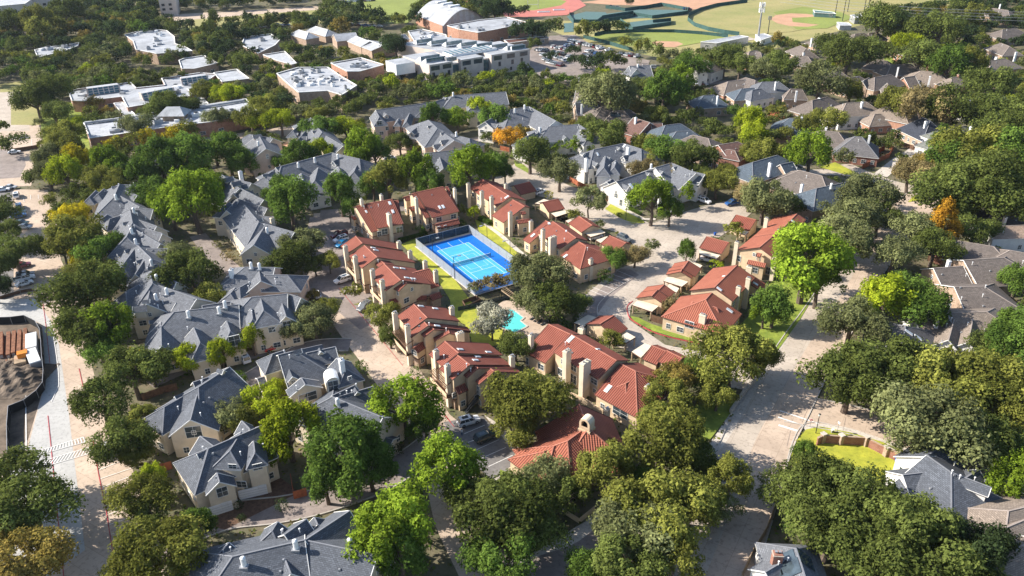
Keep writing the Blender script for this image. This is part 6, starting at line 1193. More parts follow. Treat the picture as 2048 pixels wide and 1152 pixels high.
container((222,380), (222,480), 2.4, 2.2, 'metal_white', 'upper white trailer beside the rust brown containers'); container((215,495), (252,588), 2.4, 2.2, 'metal_white', 'lower white trailer leaning away in the construction pit')
tr = empty('work_truck', g('c0', 155, 600)); b = tr.location; q = MB(); q.box(b+Vector((0, 0, .6)), (2.4, 4, .8), 'wood_pale', .5); q.build('bed', tr); q = MB(); q.box(b+Vector((.3, 1, 1.4)), (2.2, 1.8, 1.2), 'orange', .5); q.build('cab', tr)
for dx, dy in ((-1, -1.3), (1, -1.3), (-1, 1.3), (1, 1.3)): q = MB(); q.tube(b+Vector((dx-.15, dy, .5)), b+Vector((dx+.15, dy, .5)), .5, .5, 'tyre', 10); q.build('wheel', tr)
tag(tr, 'orange work truck below the rust brown containers', 'truck')
q = MB()
for i in range(60): a_, b_ = g('c0', random.uniform(40, 240), random.uniform(585, 640)), None; q.bar(a_+Vector((0, 0, .2)), a_+Vector((random.uniform(-1.5, 1.5), random.uniform(1, 3), .3)), .2, random.choice(['wood_pale', 'rust', 'metal_grey']))
tag(q.build('lumber_pile'), 'scattered boards and pipes beside the orange work truck', 'lumber', None, 'stuff')
dm_ = MB(); bp = g('c0', 110, 730); n = 26
bm = bmesh.new(); bmesh.ops.create_grid(bm, x_segments=n, y_segments=n, size=7)
for v in bm.verts:
    d = v.co.length/7; v.co.z = max(0, 1-d*d)*1.8*(1+.35*math.sin(v.co.x*1.7)*math.cos(v.co.y*1.3))+random.uniform(0, .22)-.1
me = bpy.data.meshes.new('dirt_mound'); bm.to_mesh(me); bm.free(); me.materials.append(MAT['dirt']); o = link('dirt_mound', me, None, (bp.x, bp.y, .15)); tag(o, 'heap of brown earth in the construction pit', 'earth heap')
o = link('dirt_mound', me, None, (*g('c0', 30, 650)[:2], .12), .9, (.7, .6, .6)); tag(o, 'smaller earth heap left of the orange work truck', 'earth heap')
tb = [g('c0', *q) for q in ((0,140),(150,95),(240,80),(300,130))]; fence('barrier', tb, 1.0, 'wood_brown', 'dark barrier with rubble at the top of the construction site', post=4)
# pool
pz = .22
def pool_poly(pts, z, m, nm, k='c1'):
    P = [g(k, x, y) for x, y in pts]; bm = bmesh.new(); f = bm.faces.new([bm.verts.new((p.x, p.y, z)) for p in P]); 
    if f.normal.z < 0: f.normal_flip()
    bmesh.ops.triangulate(bm, faces=bm.faces[:]); me = bpy.data.meshes.new(nm); bm.to_mesh(me); bm.free(); me.materials.append(MAT[m]); return tag(link(nm, me), kind='structure'), P
o, P = pool_poly([(1860,215),(1900,222),(1975,278),(1950,300),(2000,340),(1900,392),(1800,345),(1830,290)], .28, 'pool_water', 'swimming_pool'); kb = MB()
for a, b in zip(P, P[1:]+P[:1]): kb.bar(a+Vector((0, 0, .3)), b+Vector((0, 0, .3)), .45, 'sidewalk', .12)
tag(kb.build('pool_coping'), kind='structure')
def lounger(k, x, y, rz, label):
    b = g(k, x, y); r_ = empty('sun_lounger', b); u = Vector((math.cos(rz), math.sin(rz), 0)); q = MB(); q.bar(b+Vector((0, 0, .38)), b+u*1.3+Vector((0, 0, .38)), .6, 'metal_dark', .07); q.build('seat', r_); q = MB(); q.bar(b+Vector((0, 0, .38)), b-u*.6+Vector((0, 0, .85)), .6, 'metal_dark', .07); q.build('backrest', r_); s = Vector((-u.y, u.x, 0))*.25
    for t in (0, 1.2):
        for e in (-1, 1): q = MB(); p = b+u*t+s*e; q.box(p, (.05, .05, .36), 'metal_grey'); q.build('leg', r_)
    tag(r_, label, 'sun lounger', 'sun loungers beside the pool')
for i, l_ in enumerate(('first', 'second', 'third', 'fourth')): lounger('c2', 240+i*26, 280+i*13, -2.3, l_+' dark lounger from the left on the pale terrace right of the pool')
pf = [g('c2', *q) for q in ((60,150),(130,180),(215,215),(330,330))]; fence('pool_fence', [g('c1', *q) for q in ((1500,225),(1650,195),(1800,150),(1960,130))], 1.3, 'chain_dark', 'dark railing between the lawn and the pool terrace', post=2.5, pm='metal_dark'); fence('pool_fence', [g('c2', *q) for q in ((225,215),(330,290),(345,320))], 1.3, 'chain_dark', 'dark railing behind the sun loungers', post=2, pm='metal_dark')
pg = empty('pergola', g('C', 1260, 1000)); A = [g('C', *q, 2.6) for q in ((1170,965),(1230,930),(1420,1080),(1370,1110))]
for p in A: q = MB(); q.box((p.x, p.y, 0), (.2, .2, 2.6), 'metal_dark'); q.build('post', pg)
for a, b in ((0, 3), (1, 2)): q = MB(); q.bar(A[a], A[b], .15, 'wood_pale', .25); q.build('beam', pg)
for i in range(11): t = i/10; q = MB(); q.bar(A[0].lerp(A[3], t)+Vector((0, 0, .2)), A[1].lerp(A[2], t)+Vector((0, 0, .2)), .1, 'wood_pale', .14); q.build('rafter', pg)
tag(pg, 'open slatted wooden pergola at the near corner of the tennis court', 'pergola')
pl = empty('planter_box', g('Q5', 840, 100)); P = [g('Q5', *q) for q in ((765,130),(790,135),(930,72),(885,40),(762,85))][1:]; q = MB()
for a, b in zip(P, P[1:]+P[:1]): q.bar(a+Vector((0, 0, .6)), b+Vector((0, 0, .6)), .12, 'wood_brown', 1.2)
q.build('box', pl); tag(pl, 'dark open topped wooden enclosure on the lawn below the tennis court', 'enclosure')
# slatted balconies and stairs of the lane condominiums
def balcony(k, a, b, z, dep, label_root, label):
    A, B2 = g(k, *a, z), g(k, *b, z); d = (B2-A).normalized(); n = Vector((-d.y, d.x, 0)); 
    if n.x < 0: n = -n
    r_ = label_root; f = MB(); f.hexa([A+Vector((0, 0, -.25)), B2+Vector((0, 0, -.25)), B2+n*dep+Vector((0, 0, -.25)), A+n*dep+Vector((0, 0, -.25))], [A, B2, B2+n*dep, A+n*dep], 'wood_brown'); o = f.build('balcony', r_); f = MB(); f.bar(A+Vector((0, 0, .5)), B2+Vector((0, 0, .5)), .1, 'stucco_tan', 1.0); f.build('parapet', o, r_.location)
    L = (B2-A).length; q = MB()
    for i in range(int(L/.45)): p = A+d*(.2+i*.45)+Vector((0, 0, 2.5)); q.bar(p, p+n*dep+Vector((0, 0, .8)), .09, 'wood_brown', .14)
    q.bar(A+Vector((0, 0, 2.45)), B2+Vector((0, 0, 2.45)), .12, 'wood_brown', .2); q.build('trellis', o, r_.location)
cond = [o for o in bpy.data.objects if o.name.startswith('condominium')]
def nearest(p): return min(cond, key=lambda o: (o.location-p).length)
for k, a, b, z in (('Q4', (225,510), (345,640), 3.6), ('Q4', (520,800), (680,960), 3.6), ('Q5', (120,420), (245,560), 3.6), ('Q5', (465,790), (615,950), 3.6)): p = g(k, *b, z); balcony(k, a, b, z, 2.2, nearest(p+Vector((4, 3, 0))), '')
st_ = MB(); a_, b_ = g('Q5', 790, 1080, 0), g('Q5', 910, 930, 3.4)
for i in range(14): t = i/13; p = a_.lerp(b_, t); st_.box(p, (1.1, .32, .08), 'metal_dark', math.atan2((b_-a_).y, (b_-a_).x)+math.pi/2)
for s in (-.55, .55): n_ = Vector((-(b_-a_).y, (b_-a_).x, 0)).normalized()*s; st_.bar(a_+n_, b_+n_, .08, 'metal_dark', .25); st_.bar(a_+n_+Vector((0, 0, .95)), b_+n_+Vector((0, 0, .95)), .06, 'metal_dark', .06)
st_.build('outside_stair', nearest(a_))
dd = g('Q5', 830, 690, 8.2); q = MB(); q.tube(dd, dd+Vector((-.1, -.15, .08)), .2, .45, 'metal_white', 14); q.build('satellite_dish', nearest(dd+Vector((0, 0, -8))))
for k, x, y in (('Q6', 450, 690), ('Q6', 475, 695), ('Q6', 495, 700), ('Q6', 800, 945)):
    b = g(k, x, y); r_ = empty('air_conditioner', b); q = MB(); q.box(b, (.9, .9, .85), 'metal_grey', .6); q.build('case', r_); q = MB(); q.tube(b+Vector((0, 0, .85)), b+Vector((0, 0, .92)), .34, .34, 'metal_dark', 12); q.build('fan_grille', r_); auto(r_, 'grey', 'air conditioning unit', b, 'air conditioning units', 'air conditioner')
# tower, floodlights, goal
tw = empty('antenna_tower', g('a2', 1855, 300)); b = tw.location; q = MB(); q.tube(b, b+Vector((0, 0, 23)), .65, .45, 'metal_grey', 10); q.build('mast', tw)
for z, n_ in ((22.2, 9), (19, 7)):
    for i in range(n_): a = 2*math.pi*i/n_; q = MB(); e = b+Vector((math.cos(a)*1.7, math.sin(a)*1.7, z)); q.box(e-Vector((0, 0, 1.3)), (.45, .3, 2.6), 'metal_white', a+math.pi/2); q.bar(e, b+Vector((0, 0, z)), .12, 'metal_grey'); q.build('antenna_panel', tw)
tag(tw, 'tall grey antenna mast ringed with white panels above the suburban trees', 'antenna tower')
def flood(k, x, y, h, label):
    b = g(k, x, y); r_ = empty('floodlight', b); q = MB(); q.tube(b, b+Vector((0, 0, h)), .3, .2, 'metal_dark', 8); q.build('pole', r_); q = MB()
    for i in (-1, 0, 1): q.box(b+Vector((i*.8, 0, h-1.8)), (.5, .4, 2.4), 'metal_grey')
    q.build('lamp_bank', r_); tag(r_, label, 'floodlight', 'floodlight poles of the ball fields')
flood('a3', 170, 255, 11.5, 'grey floodlight pole right of the antenna tower'); flood('a3', 655, 110, 22, 'dark floodlight pole behind the teal dugout'); flood('a3', 708, 152, 22, 'dark floodlight pole nearest the pale blue dugout'); flood('a3', 745, 85, 14, 'white pole behind the baseball diamond'); flood('a3', 862, 90, 26, 'left one of two tall dark poles in the roadside trees'); flood('a3', 888, 95, 26, 'right one of two tall dark poles in the roadside trees')
flood('a1', 641, 70, 12, 'thin pole at the left corner of the soccer field'); flood('a1', 820, 110, 14, 'thin pole beside the soccer field near the dark tree')
gl_ = empty('football_goal', g('a2', 237, 62)); b = gl_.location; q = MB(); [q.bar(b+Vector((s, 0, 0)), b+Vector((s, 0, 7)), .3, 'paint_white') for s in (-4, 4)]; q.bar(b+Vector((-4, 0, 3)), b+Vector((4, 0, 3)), .3, 'paint_white'); q.build('frame', gl_); tag(gl_, 'white goal posts on the green field inside the running track', 'goal')
for x, y, l_ in ((315, 90, 'left white bench on the red running track'), (425, 75, 'right white bench on the red running track')): b = g('a2', x, y); r_ = empty('track_bench', b); q = MB(); q.box(b, (9, 2.5, .8), 'metal_white', .1); q.build('seat', r_); q = MB(); q.box(b+Vector((0, 0, .8)), (8.6, .5, .3), 'metal_grey', .1); q.build('step', r_); tag(r_, l_, 'bench', 'benches on the running track')
pc = [(1560,-10), (1700,8), (1850,20), (2048,28), (2200,34)]
for j in range(4):
    q = MB(); P = smooth_line([G((x, y+j*6-4), 18) for x, y in pc], 5)
    for a, b in zip(P, P[1:]): q.bar(a, b, .14, 'metal_grey')
    tag(q.build('power_line'), ('topmost', 'second', 'third', 'lowest')[j]+' of the power lines across the upper right corner', 'power line', 'power lines')
# person beside the white jeep
def person():
    b = g('V', 340, 490); r_ = bpy.data.meshes.new('person'); bm = bmesh.new(); J = {'pelvis': (0, 0, .95), 'chest': (.05, 0, 1.32), 'neck': (.06, 0, 1.5), 'head': (.08, 0, 1.64), 'ht': (.08, 0, 1.76), 'kl': (.04, .11, .5), 'fl': (0, .12, .06), 'tl': (.14, .12, .03), 'kr': (.0, -.11, .5), 'fr': (-.06, -.12, .06), 'tr': (.08, -.12, .03), 'sl': (.05, .19, 1.42), 'el': (.2, .25, 1.2), 'hl': (.42, .2, 1.28), 'sr': (.05, -.19, 1.42), 'er': (.18, -.25, 1.2), 'hr': (.4, -.2, 1.3)}
    R_ = dict(pelvis=.15, chest=.17, neck=.06, head=.10, ht=.07, kl=.07, fl=.05, tl=.04, kr=.07, fr=.05, tr=.04, sl=.07, el=.05, hl=.04, sr=.07, er=.05, hr=.04); vs = {k_: bm.verts.new(v) for k_, v in J.items()}
    for a, c in (('pelvis', 'chest'), ('chest', 'neck'), ('neck', 'head'), ('head', 'ht'), ('pelvis', 'kl'), ('kl', 'fl'), ('fl', 'tl'), ('pelvis', 'kr'), ('kr', 'fr'), ('fr', 'tr'), ('chest', 'sl'), ('sl', 'el'), ('el', 'hl'), ('chest', 'sr'), ('sr', 'er'), ('er', 'hr')): bm.edges.new((vs[a], vs[c]))
    for h_, s_ in (('hl', 1), ('hr', -1)):
        for f in range(5):
            e = bm.verts.new(Vector(J[h_])+Vector((.075 if f < 4 else .03, (f-1.5)*.022 if f < 4 else -s_*.05, -.01))); bm.edges.new((vs[h_], e)); R_[len(R_)] = .009; vs['f%s%d' % (h_, f)] = e; J['f%s%d' % (h_, f)] = 0; R_['f%s%d' % (h_, f)] = .009
    bm.verts.index_update(); idx = {k_: v.index for k_, v in vs.items()}; bm.to_mesh(r_); bm.free(); o = bpy.data.objects.new('person', r_); COL.objects.link(o); md = o.modifiers.new('skin', 'SKIN'); o.modifiers.new('sub', 'SUBSURF').levels = 1
    for k_, i in idx.items(): r_.skin_vertices[0].data[i].radius = (R_[k_], R_[k_])
    r_.skin_vertices[0].data[idx['pelvis']].use_root = True; dg = bpy.context.evaluated_depsgraph_get(); me = bpy.data.meshes.new_from_object(o.evaluated_get(dg)); o.modifiers.clear(); o.data = me
    me.materials.clear(); [me.materials.append(MAT[m]) for m in ('skin', 'shirt_white', 'jeans', 'hair_dark')]
    for p in me.polygons:
        c = p.center; p.material_index = 3 if c.z > 1.68 or (c.z > 1.58 and c.x < .04) else 0 if c.z > 1.5 or abs(c.y) > .0 and c.x > .33 else 2 if c.z < .98 else 1
    o.location = (b.x, b.y, .28); o.rotation_euler = (0, 0, 1.9); tag(o, 'person in white shirt and blue jeans reaching towards the tailgate of the white jeep', 'person')
mat('skin', (.45, .25, .17), var=.05); mat('shirt_white', (.6, .62, .66), var=.15, scale=4); mat('jeans', (.03, .08, .2), var=.2); mat('hair_dark', (.03, .02, .015), var=.1)
person()
# ---------------- tree positions ----------------
O, M_, OP, CN, BL, CL = 'oak', 'maple', 'open', 'cone', 'ball', 'column'
for t in [
 # foreground, left to right
 (55,1010,75,O,'oak'),(10,960,60,O,'oak'),(40,1120,75,O,'rusty'),(-10,1060,60,O,'oak'),(204,800,57,O,'oak'),(264,745,60,O,'oak'),(239,880,55,O,'oak'),(285,840,34,M_,'olive'),(265,905,36,O,'olive'),(174,660,57,O,'oak'),(219,650,51,M_,'bright'),(169,585,69,O,'oak'),(204,560,46,O,'green'),(200,700,40,O,'green'),(265,725,28,M_,'yellow'),(300,735,38,O,'oak'),
 (285,990,56,O,'olive'),(300,960,30,M_,'lime'),(305,1025,34,O,'oak'),(395,1050,34,M_,'green'),(310,1110,75,O,'olive'),(255,1140,50,O,'olive'),(375,1125,36,O,'green'),
 (376,716,30,M_,'lime'),(440,706,30,M_,'lime'),(504,679,30,M_,'lime'),(455,825,38,O,'oakgrey'),(525,800,42,O,'lime'),(480,840,34,O,'olive'),(575,860,62,M_,'lime'),(540,900,40,M_,'bright'),(690,905,84,M_,'green'),(650,960,50,M_,'green'),(740,930,55,M_,'green'),(810,810,66,M_,'bright'),(850,850,36,M_,'green'),(895,930,72,M_,'bright'),(785,1050,84,M_,'bright'),(800,1110,60,M_,'green'),(700,1130,46,O,'oakgrey'),(740,1140,34,O,'oak'),
 (1000,1030,88,O,'oak'),(950,1000,60,O,'oak'),(1060,1060,62,O,'oak'),(1010,1120,70,O,'green'),(900,1040,1,O,'oak') ,(1085,965,56,O,'oakgrey'),(1130,990,46,O,'oak'),(1215,945,60,M_,'olive'),(1225,910,34,M_,'yellow') if 0 else (1220,905,30,M_,'olive'),(1320,880,80,O,'olive'),(1370,900,56,O,'oak'),(1290,960,42,O,'green'),(1330,1030,92,O,'olive'),(1260,1060,80,O,'oakgrey'),(1250,1120,75,O,'oak'),(1380,1000,62,O,'olive'),(1345,1110,60,O,'olive'),(1460,960,48,M_,'olive'),(1430,1010,44,O,'oakgrey'),(1180,1140,46,O,'green'),(1420,940,36,O,'oak'),
 (1050,800,78,O,'olive'),(1022,806,38,O,'oak'),(1030,860,44,O,'olive'),(1080,780,44,O,'oak'),(990,880,1,O,'oak'),(1345,760,46,O,'rusty'),(1330,790,46,O,'olive'),(1310,830,30,M_,'green'),(1420,760,40,O,'oak'),(1435,790,36,O,'olive'),(1465,710,72,O,'olive'),(1400,740,34,O,'green'),(1510,720,40,O,'olive'),
 # right foreground
 (1625,960,66,O,'oak'),(1580,985,46,O,'oak'),(1700,1000,70,O,'oak'),(1660,1060,70,O,'oak'),(1760,1060,80,O,'oak'),(1830,1040,60,O,'oak'),(1750,1120,70,O,'oak'),(1860,1110,80,O,'oak'),(1930,1100,62,O,'dark'),(1950,1140,50,O,'oak'),(1620,1030,50,O,'green'),(1610,905,24,M_,'green'),
 (1870,845,82,O,'oakgrey'),(1930,870,66,O,'oak'),(1980,890,50,O,'oak'),(1840,880,46,O,'oakgrey'),(2030,950,46,M_,'bright'),(2010,900,30,M_,'lime'),(1704,755,72,O,'oak'),(1760,750,70,O,'oak'),(1820,740,66,O,'oak'),(1890,760,72,O,'olive'),(1960,760,66,O,'olive'),(2020,780,62,O,'olive'),(1840,800,50,O,'oak'),(2040,850,50,O,'olive'),(2000,700,40,O,'oak'),(2040,690,52,O,'green'),(2040,650,40,M_,'green'),
 (1705,640,58,O,'oakgrey'),(1770,600,52,M_,'lime'),(1850,610,54,O,'green'),(1800,570,34,O,'green'),(1615,520,76,M_,'bright'),(1590,480,36,M_,'bright'),(1640,560,50,M_,'bright'),(1550,610,42,M_,'green'),(1530,625,30,M_,'bright'),(1790,505,42,O,'oakgrey'),(1830,455,44,O,'oakgrey'),(1870,490,40,O,'oak'),(1890,445,36,CN,'orange'),(1910,420,36,O,'oak'),(1950,460,34,O,'oak'),
 (1705,428,50,O,'oakgrey'),(1740,390,52,O,'oakgrey'),(1700,480,56,O,'oakgrey'),(1655,470,40,O,'oakgrey'),(1760,430,40,O,'oak'),(1530,395,54,O,'oakgrey'),(1500,390,34,O,'brownish'),(1570,410,36,O,'oak'),(1435,365,34,O,'olive'),(1450,345,26,O,'olive'),
 (1868,332,36,O,'rusty'),(1822,345,36,O,'brownish'),(1900,320,46,O,'green'),(1950,300,60,O,'olive'),(1900,380,60,O,'oak'),(1960,370,66,O,'oak'),(2010,350,62,O,'oak'),(2030,310,50,M_,'green'),(2000,400,56,O,'oak'),(2040,400,50,O,'oak'),(1930,410,30,O,'oak'),(1850,395,1,O,'oak'),(2036,560,30,M_,'green'),(1987,507,16,O,'green'),
 # middle
 (1075,555,62,O,'oakgrey'),(1075,605,44,O,'oakgrey'),(1110,600,50,O,'oak'),(1090,530,36,O,'oakgrey'),(1150,610,32,O,'oak'),(1050,555,30,O,'oakgrey'),(1120,645,1,M_,'bright'),(984,640,42,OP,'grey'),(1030,690,36,O,'oak'),(1060,700,26,O,'oak'),(960,570,16,OP,'brownish'),(985,565,20,OP,'brownish'),(1005,560,20,OP,'brownish'),(945,575,14,OP,'oakgrey'),
 (1230,515,30,O,'green'),(1270,510,28,O,'brownish'),(1302,490,18,OP,'oakgrey'),(1375,502,24,M_,'green'),(1470,460,20,OP,'olive'),(1178,400,34,OP,'oakgrey'),(1215,405,1,O,'oak'),(1305,400,46,M_,'bright'),(1340,420,30,M_,'green'),(1377,385,22,CN,'bright'),(1119,345,40,O,'oakgrey'),(1060,305,44,O,'oak'),(980,410,14,OP,'oakgrey'),(1220,680,24,OP,'olive'),(1340,610,18,OP,'brownish'),(1390,480,1,O,'oak'),(1355,650,1,O,'oak'),
 (707,580,20,OP,'olive'),(658,522,24,OP,'olive'),(760,630,34,O,'olive'),(780,670,30,O,'oak'),(770,600,1,O,'oak'),(610,490,42,O,'oakgrey'),(580,520,44,O,'oak'),(560,545,30,O,'oak'),(630,530,24,O,'oak'),(380,545,56,O,'oak'),(350,520,40,O,'oakgrey'),(420,590,34,O,'olive'),(628,640,42,O,'oakgrey'),(650,620,32,O,'olive'),(600,655,34,O,'oakgrey'),(625,590,16,O,'rusty'),
 (580,400,54,M_,'green'),(560,385,34,M_,'green'),(680,385,42,M_,'green'),(700,420,24,M_,'green'),(745,370,30,M_,'green'),(830,345,46,M_,'bright'),(775,360,40,M_,'olive'),(860,370,34,M_,'green'),(940,335,50,M_,'bright'),(985,330,34,M_,'green'),(1010,345,24,O,'green'),(725,295,42,M_,'bright'),(750,310,30,M_,'green'),(640,305,28,M_,'lime'),(600,310,34,M_,'green'),(570,320,26,O,'green'),
 (385,395,58,M_,'bright'),(340,410,40,M_,'bright'),(430,380,34,M_,'bright'),(310,385,38,O,'green'),(320,320,44,M_,'green'),(290,345,34,M_,'green'),(370,310,46,M_,'green'),(455,300,40,M_,'green'),(480,325,30,M_,'green'),(430,300,30,O,'oak'),(385,350,30,O,'bright'),(215,325,34,M_,'bright'),(240,350,30,O,'green'),(200,360,36,O,'olive'),(230,375,30,O,'olive'),
 (150,470,56,O,'olive'),(190,500,46,O,'green'),(140,430,34,O,'yellow'),(170,510,30,M_,'yellow'),(125,500,30,O,'oak'),(165,540,34,O,'olive'),(200,540,30,O,'olive'),(110,440,20,O,'oak'),(125,340,34,M_,'yellow') if 0 else (130,345,34,M_,'lime'),(95,345,32,O,'oakgrey'),(150,320,30,M_,'yellow'),(70,355,20,O,'oak'),(12,465,32,O,'oak'),(-8,430,34,O,'oak'),(28,503,42,O,'oak'),(-10,530,40,O,'oak'),(-14,575,30,O,'dark'),(8,405,18,O,'oak'),
 (505,425,22,OP,'olive') if 0 else (865,235,30,M_,'green'),(915,235,30,O,'bright'),(960,215,26,M_,'lime'),(990,235,30,M_,'green'),(800,285,26,O,'oak'),(835,300,16,O,'olive'),(640,260,36,O,'green'),(690,255,30,O,'lime'),(1020,275,30,O,'orange'),(1040,262,22,O,'rusty'),(975,275,16,O,'oak'),(1085,255,22,O,'oak'),(1120,290,20,O,'bright'),(1150,290,18,CN,'bright'),(1180,290,18,CN,'bright'),(1090,300,14,O,'olive'),
 (1210,270,44,O,'oak'),(1180,250,30,O,'oak'),(1290,290,34,O,'olive'),(1330,300,40,O,'green'),(1300,320,30,O,'olive'),(1385,310,42,O,'oak'),(1400,340,24,O,'oak'),(1340,350,30,O,'brownish'),(1285,340,30,O,'brownish'),(1620,305,44,M_,'bright'),(1600,280,1,O,'oak'),(1570,270,20,O,'olive'),(1530,305,36,O,'olive'),(1500,310,26,O,'olive'),(1690,315,20,O,'oakgrey'),(1620,250,30,O,'olive'),(1660,240,30,O,'olive'),(1500,240,30,M_,'lime'),(1510,270,30,O,'lime'),
 (1330,180,42,M_,'green'),(1360,160,30,M_,'bright'),(1215,190,60,O,'oakgrey'),(1190,170,36,O,'oak'),(1280,180,34,O,'oak'),(1380,130,34,O,'green'),(1310,230,28,O,'olive'),(1270,215,24,O,'rusty'),(1250,85,16,O,'olive'),(1286,93,18,M_,'olive'),(1310,100,20,O,'oak'),(1165,60,20,M_,'olive'),(1185,58,20,O,'oak'),(1205,56,20,O,'dark'),(1225,55,20,O,'dark'),(1240,52,16,O,'oak'),
 (1450,115,34,O,'oak'),(1480,130,30,O,'oak'),(1700,108,44,O,'oak'),(1670,90,34,O,'oak'),(1740,100,34,O,'oak'),(1640,160,46,O,'oakgrey'),(1560,130,36,O,'oak'),(1530,140,30,O,'oakgrey'),(1700,180,30,O,'olive'),(1790,205,40,O,'olive'),(1850,215,50,O,'brownish'),(1900,215,50,O,'oak'),(1990,230,50,O,'oak'),(1980,170,44,O,'oak'),(1840,110,40,O,'oak'),(1900,130,34,M_,'green'),(1810,85,24,O,'lime'),(1940,130,30,M_,'olive'),(1880,60,40,O,'oak'),(1760,40,42,O,'oak'),(1790,60,30,O,'oak'),(2020,260,46,O,'oak'),(1840,260,30,O,'oakgrey') if 0 else (1880,285,24,CN,'green'),
 (1147,101,17,O,'dark'),(1153,120,20,O,'dark'),(1104,111,14,O,'dark'),(1190,128,24,O,'dark'),(1215,118,22,O,'oak'),(1235,120,18,O,'oak'),(1065,56,26,O,'dark'),(1040,62,24,O,'dark'),(1090,62,22,O,'dark'),(1110,52,20,O,'oak'),(1068,88,16,O,'oak'),(990,16,30,O,'dark'),(1010,24,22,O,'dark'),(830,35,16,M_,'dark'),(755,30,16,M_,'dark'),(708,42,18,O,'dark'),(650,30,24,O,'oak'),(600,38,20,O,'oak'),(790,90,30,O,'dark'),(820,60,16,O,'oak'),(865,95,12,O,'oak'),(880,55,8,O,'dark'),(892,57,8,O,'dark'),(955,58,10,O,'grey'),(1130,70,1,O,'oak'),(70,40,30,M_,'olive'),(80,60,26,M_,'olive'),(30,45,30,O,'oak'),(130,20,34,O,'oak'),(95,185,44,O,'oak'),(70,200,34,O,'oak'),(110,225,30,O,'oak'),(335,210,34,O,'oak'),(365,215,26,O,'oak'),(310,225,26,O,'oak'),(275,250,32,O,'oakgrey'),(435,235,26,O,'oakgrey'),(350,265,20,O,'yellow'),(295,275,20,M_,'yellow'),(375,260,22,O,'olive'),(255,285,26,O,'olive'),(230,290,20,O,'yellow'),(440,185,20,O,'olive'),(410,180,26,O,'olive'),(455,190,28,O,'lime'),(130,270,34,O,'olive'),(150,250,20,O,'lime'),(135,290,34,O,'olive'),(100,310,30,O,'oakgrey'),
 (230,225,1,O,'oak'),(25,285,24,O,'oak'),(0,255,16,O,'oak'),(700,250,1,O,'oak'),(530,210,30,O,'olive'),(520,240,26,O,'lime'),(560,240,30,O,'lime'),(500,235,30,O,'olive')]:
    if t[2] > 1: T(t[0], t[1], t[2]*(.95 if t[0] < 300 else 1.08 if t[1] > 640 and t[3] == O else 1.04), *t[3:])
T(1172,385,1,BL,'ball') if 0 else T(948,240,50,BL,'ball','Q3')
for k, x, y, r, l in (('c1',1190,655,42,'hedge'),('c1',800,630,60,'hedge'),('P4',1500,780,44,'hedge'),('d0',1715,640,38,'dark'),('d0',1740,735,34,'dark'),('Q3',620,690,40,'hedge'),('Q3',665,718,22,'hedge'),('Q1',845,1030,34,'hedge'),('Q1',1080,1075,30,'hedge'),('P5',690,300,56,'hedge'),('c0',1720,700,50,'hedge'),('c0',1370,660,34,'hedge'),('Q6',600,100,60,'hedge'),('d1',1060,240,50,'dark'),('d1',230,640,50,'dark'),('a2',1000,440,22,'oak'),('c2',420,290,60,'hedge'),('c2',480,330,44,'hedge'),('b2',755,980,60,'hedge'),('b2',835,900,40,'hedge'),('c3',650,560,1,'hedge'),('Q3',1610,430,22,'hedge'),('b0',1560,750,30,'olive'),('b0',1640,830,50,'brownish'),('P7',480,560,50,'oakgrey'),('b0',-1300,0,1,'hedge')):
    if r > 1: T(x, y, r, BL, l, k)
T(1545,620,8,'palm','lime','F') if 0 else T(1610,610,34,'palm','olive','Q3'); T(810,530,70,'palm','lime','Q7'); T(765,510,50,'palm','lime','Q7')
hedge('Q3', [(290,480),(330,500),(390,535)], 2.2, 1.4, 'clipped hedge at the back right corner of the tennis court'); hedge('c1', [(1180,560),(1290,720)], .1, .1, 'x') if 0 else None
hedge('Q2', [(880,800),(1120,740),(1240,700)], 1.6, 1.2, 'dark hedge below the wall of the back left condominium'); hedge('Q5', [(600,60),(720,140)], 1.5, 1.2, 'x') if 0 else None
hedge('Q1', [(820,900),(960,960),(1100,1040)], 1.2, 1, 'low hedge in front of the white townhouse entrance'); hedge('c2', [(1500,385),(1640,400),(1700,330)], 1.6, 1.3, 'hedge along the near wall of the large orange red condominium by the street'); hedge('c2', [(1490,410),(1600,420)], 1, .9, 'x') if 0 else None
hedge('b3', [(1250,800),(1330,830)], 2, 1.6, 'bushy hedge behind the fence of the broad grey brown roof'); hedge('P7', [(200,740),(330,680)], 1.5, 1.2, 'hedge strip right of the white car under the maple')
# filler trees on open ground between houses
occ = [(p.x, p.y, R) for (_, p, R, *_r) in TREES]
def free(x, y, R):
    for W in BW:
        d = Vector((x-W.a.x, y-W.a.y, 0)); s = d.dot(W.u); t = d.dot(W.n); mg = R*.45
        if -W.h1-mg < s < W.L+W.h2+mg and -W.wr-mg < t < W.wl+mg: return False
        if 0 < y: pass
    for P in BWF+ROADS:
        if inpoly(x, y, P): return False
    for a, b, r in occ:
        if (a-x)**2+(b-y)**2 < ((R+r)*.62)**2: return False
    return True
VP = []
for W in BW:
    for s_ in (0, .5, 1):
        for t_, z_ in ((W.wl, W.zel), (W.wl*.5, (W.zr+W.zel)/2), (0, W.zr), (-W.wr*.5, (W.zr+W.zer)/2), (-W.wr, W.zer), (W.wl*.9, W.zel*.55), (-W.wr*.9, W.zer*.55)): p = wp(W, W.L*s_, t_, z_); VP.append((*PXW(p), p.y, 1))
for P in BWF:
    c_ = (sum(a[0] for a in P)/len(P), sum(a[1] for a in P)/len(P))
    for a in P+[c_]+[((a[0]+c_[0])/2, (a[1]+c_[1])/2) for a in P]: VP.append((*PXW((a[0], a[1], 5)), a[1], 1))
for P in ROADS:
    for a in P: VP.append((*PXW((a[0], a[1], 0)), a[1], .6))
VPA = np.array(VP)
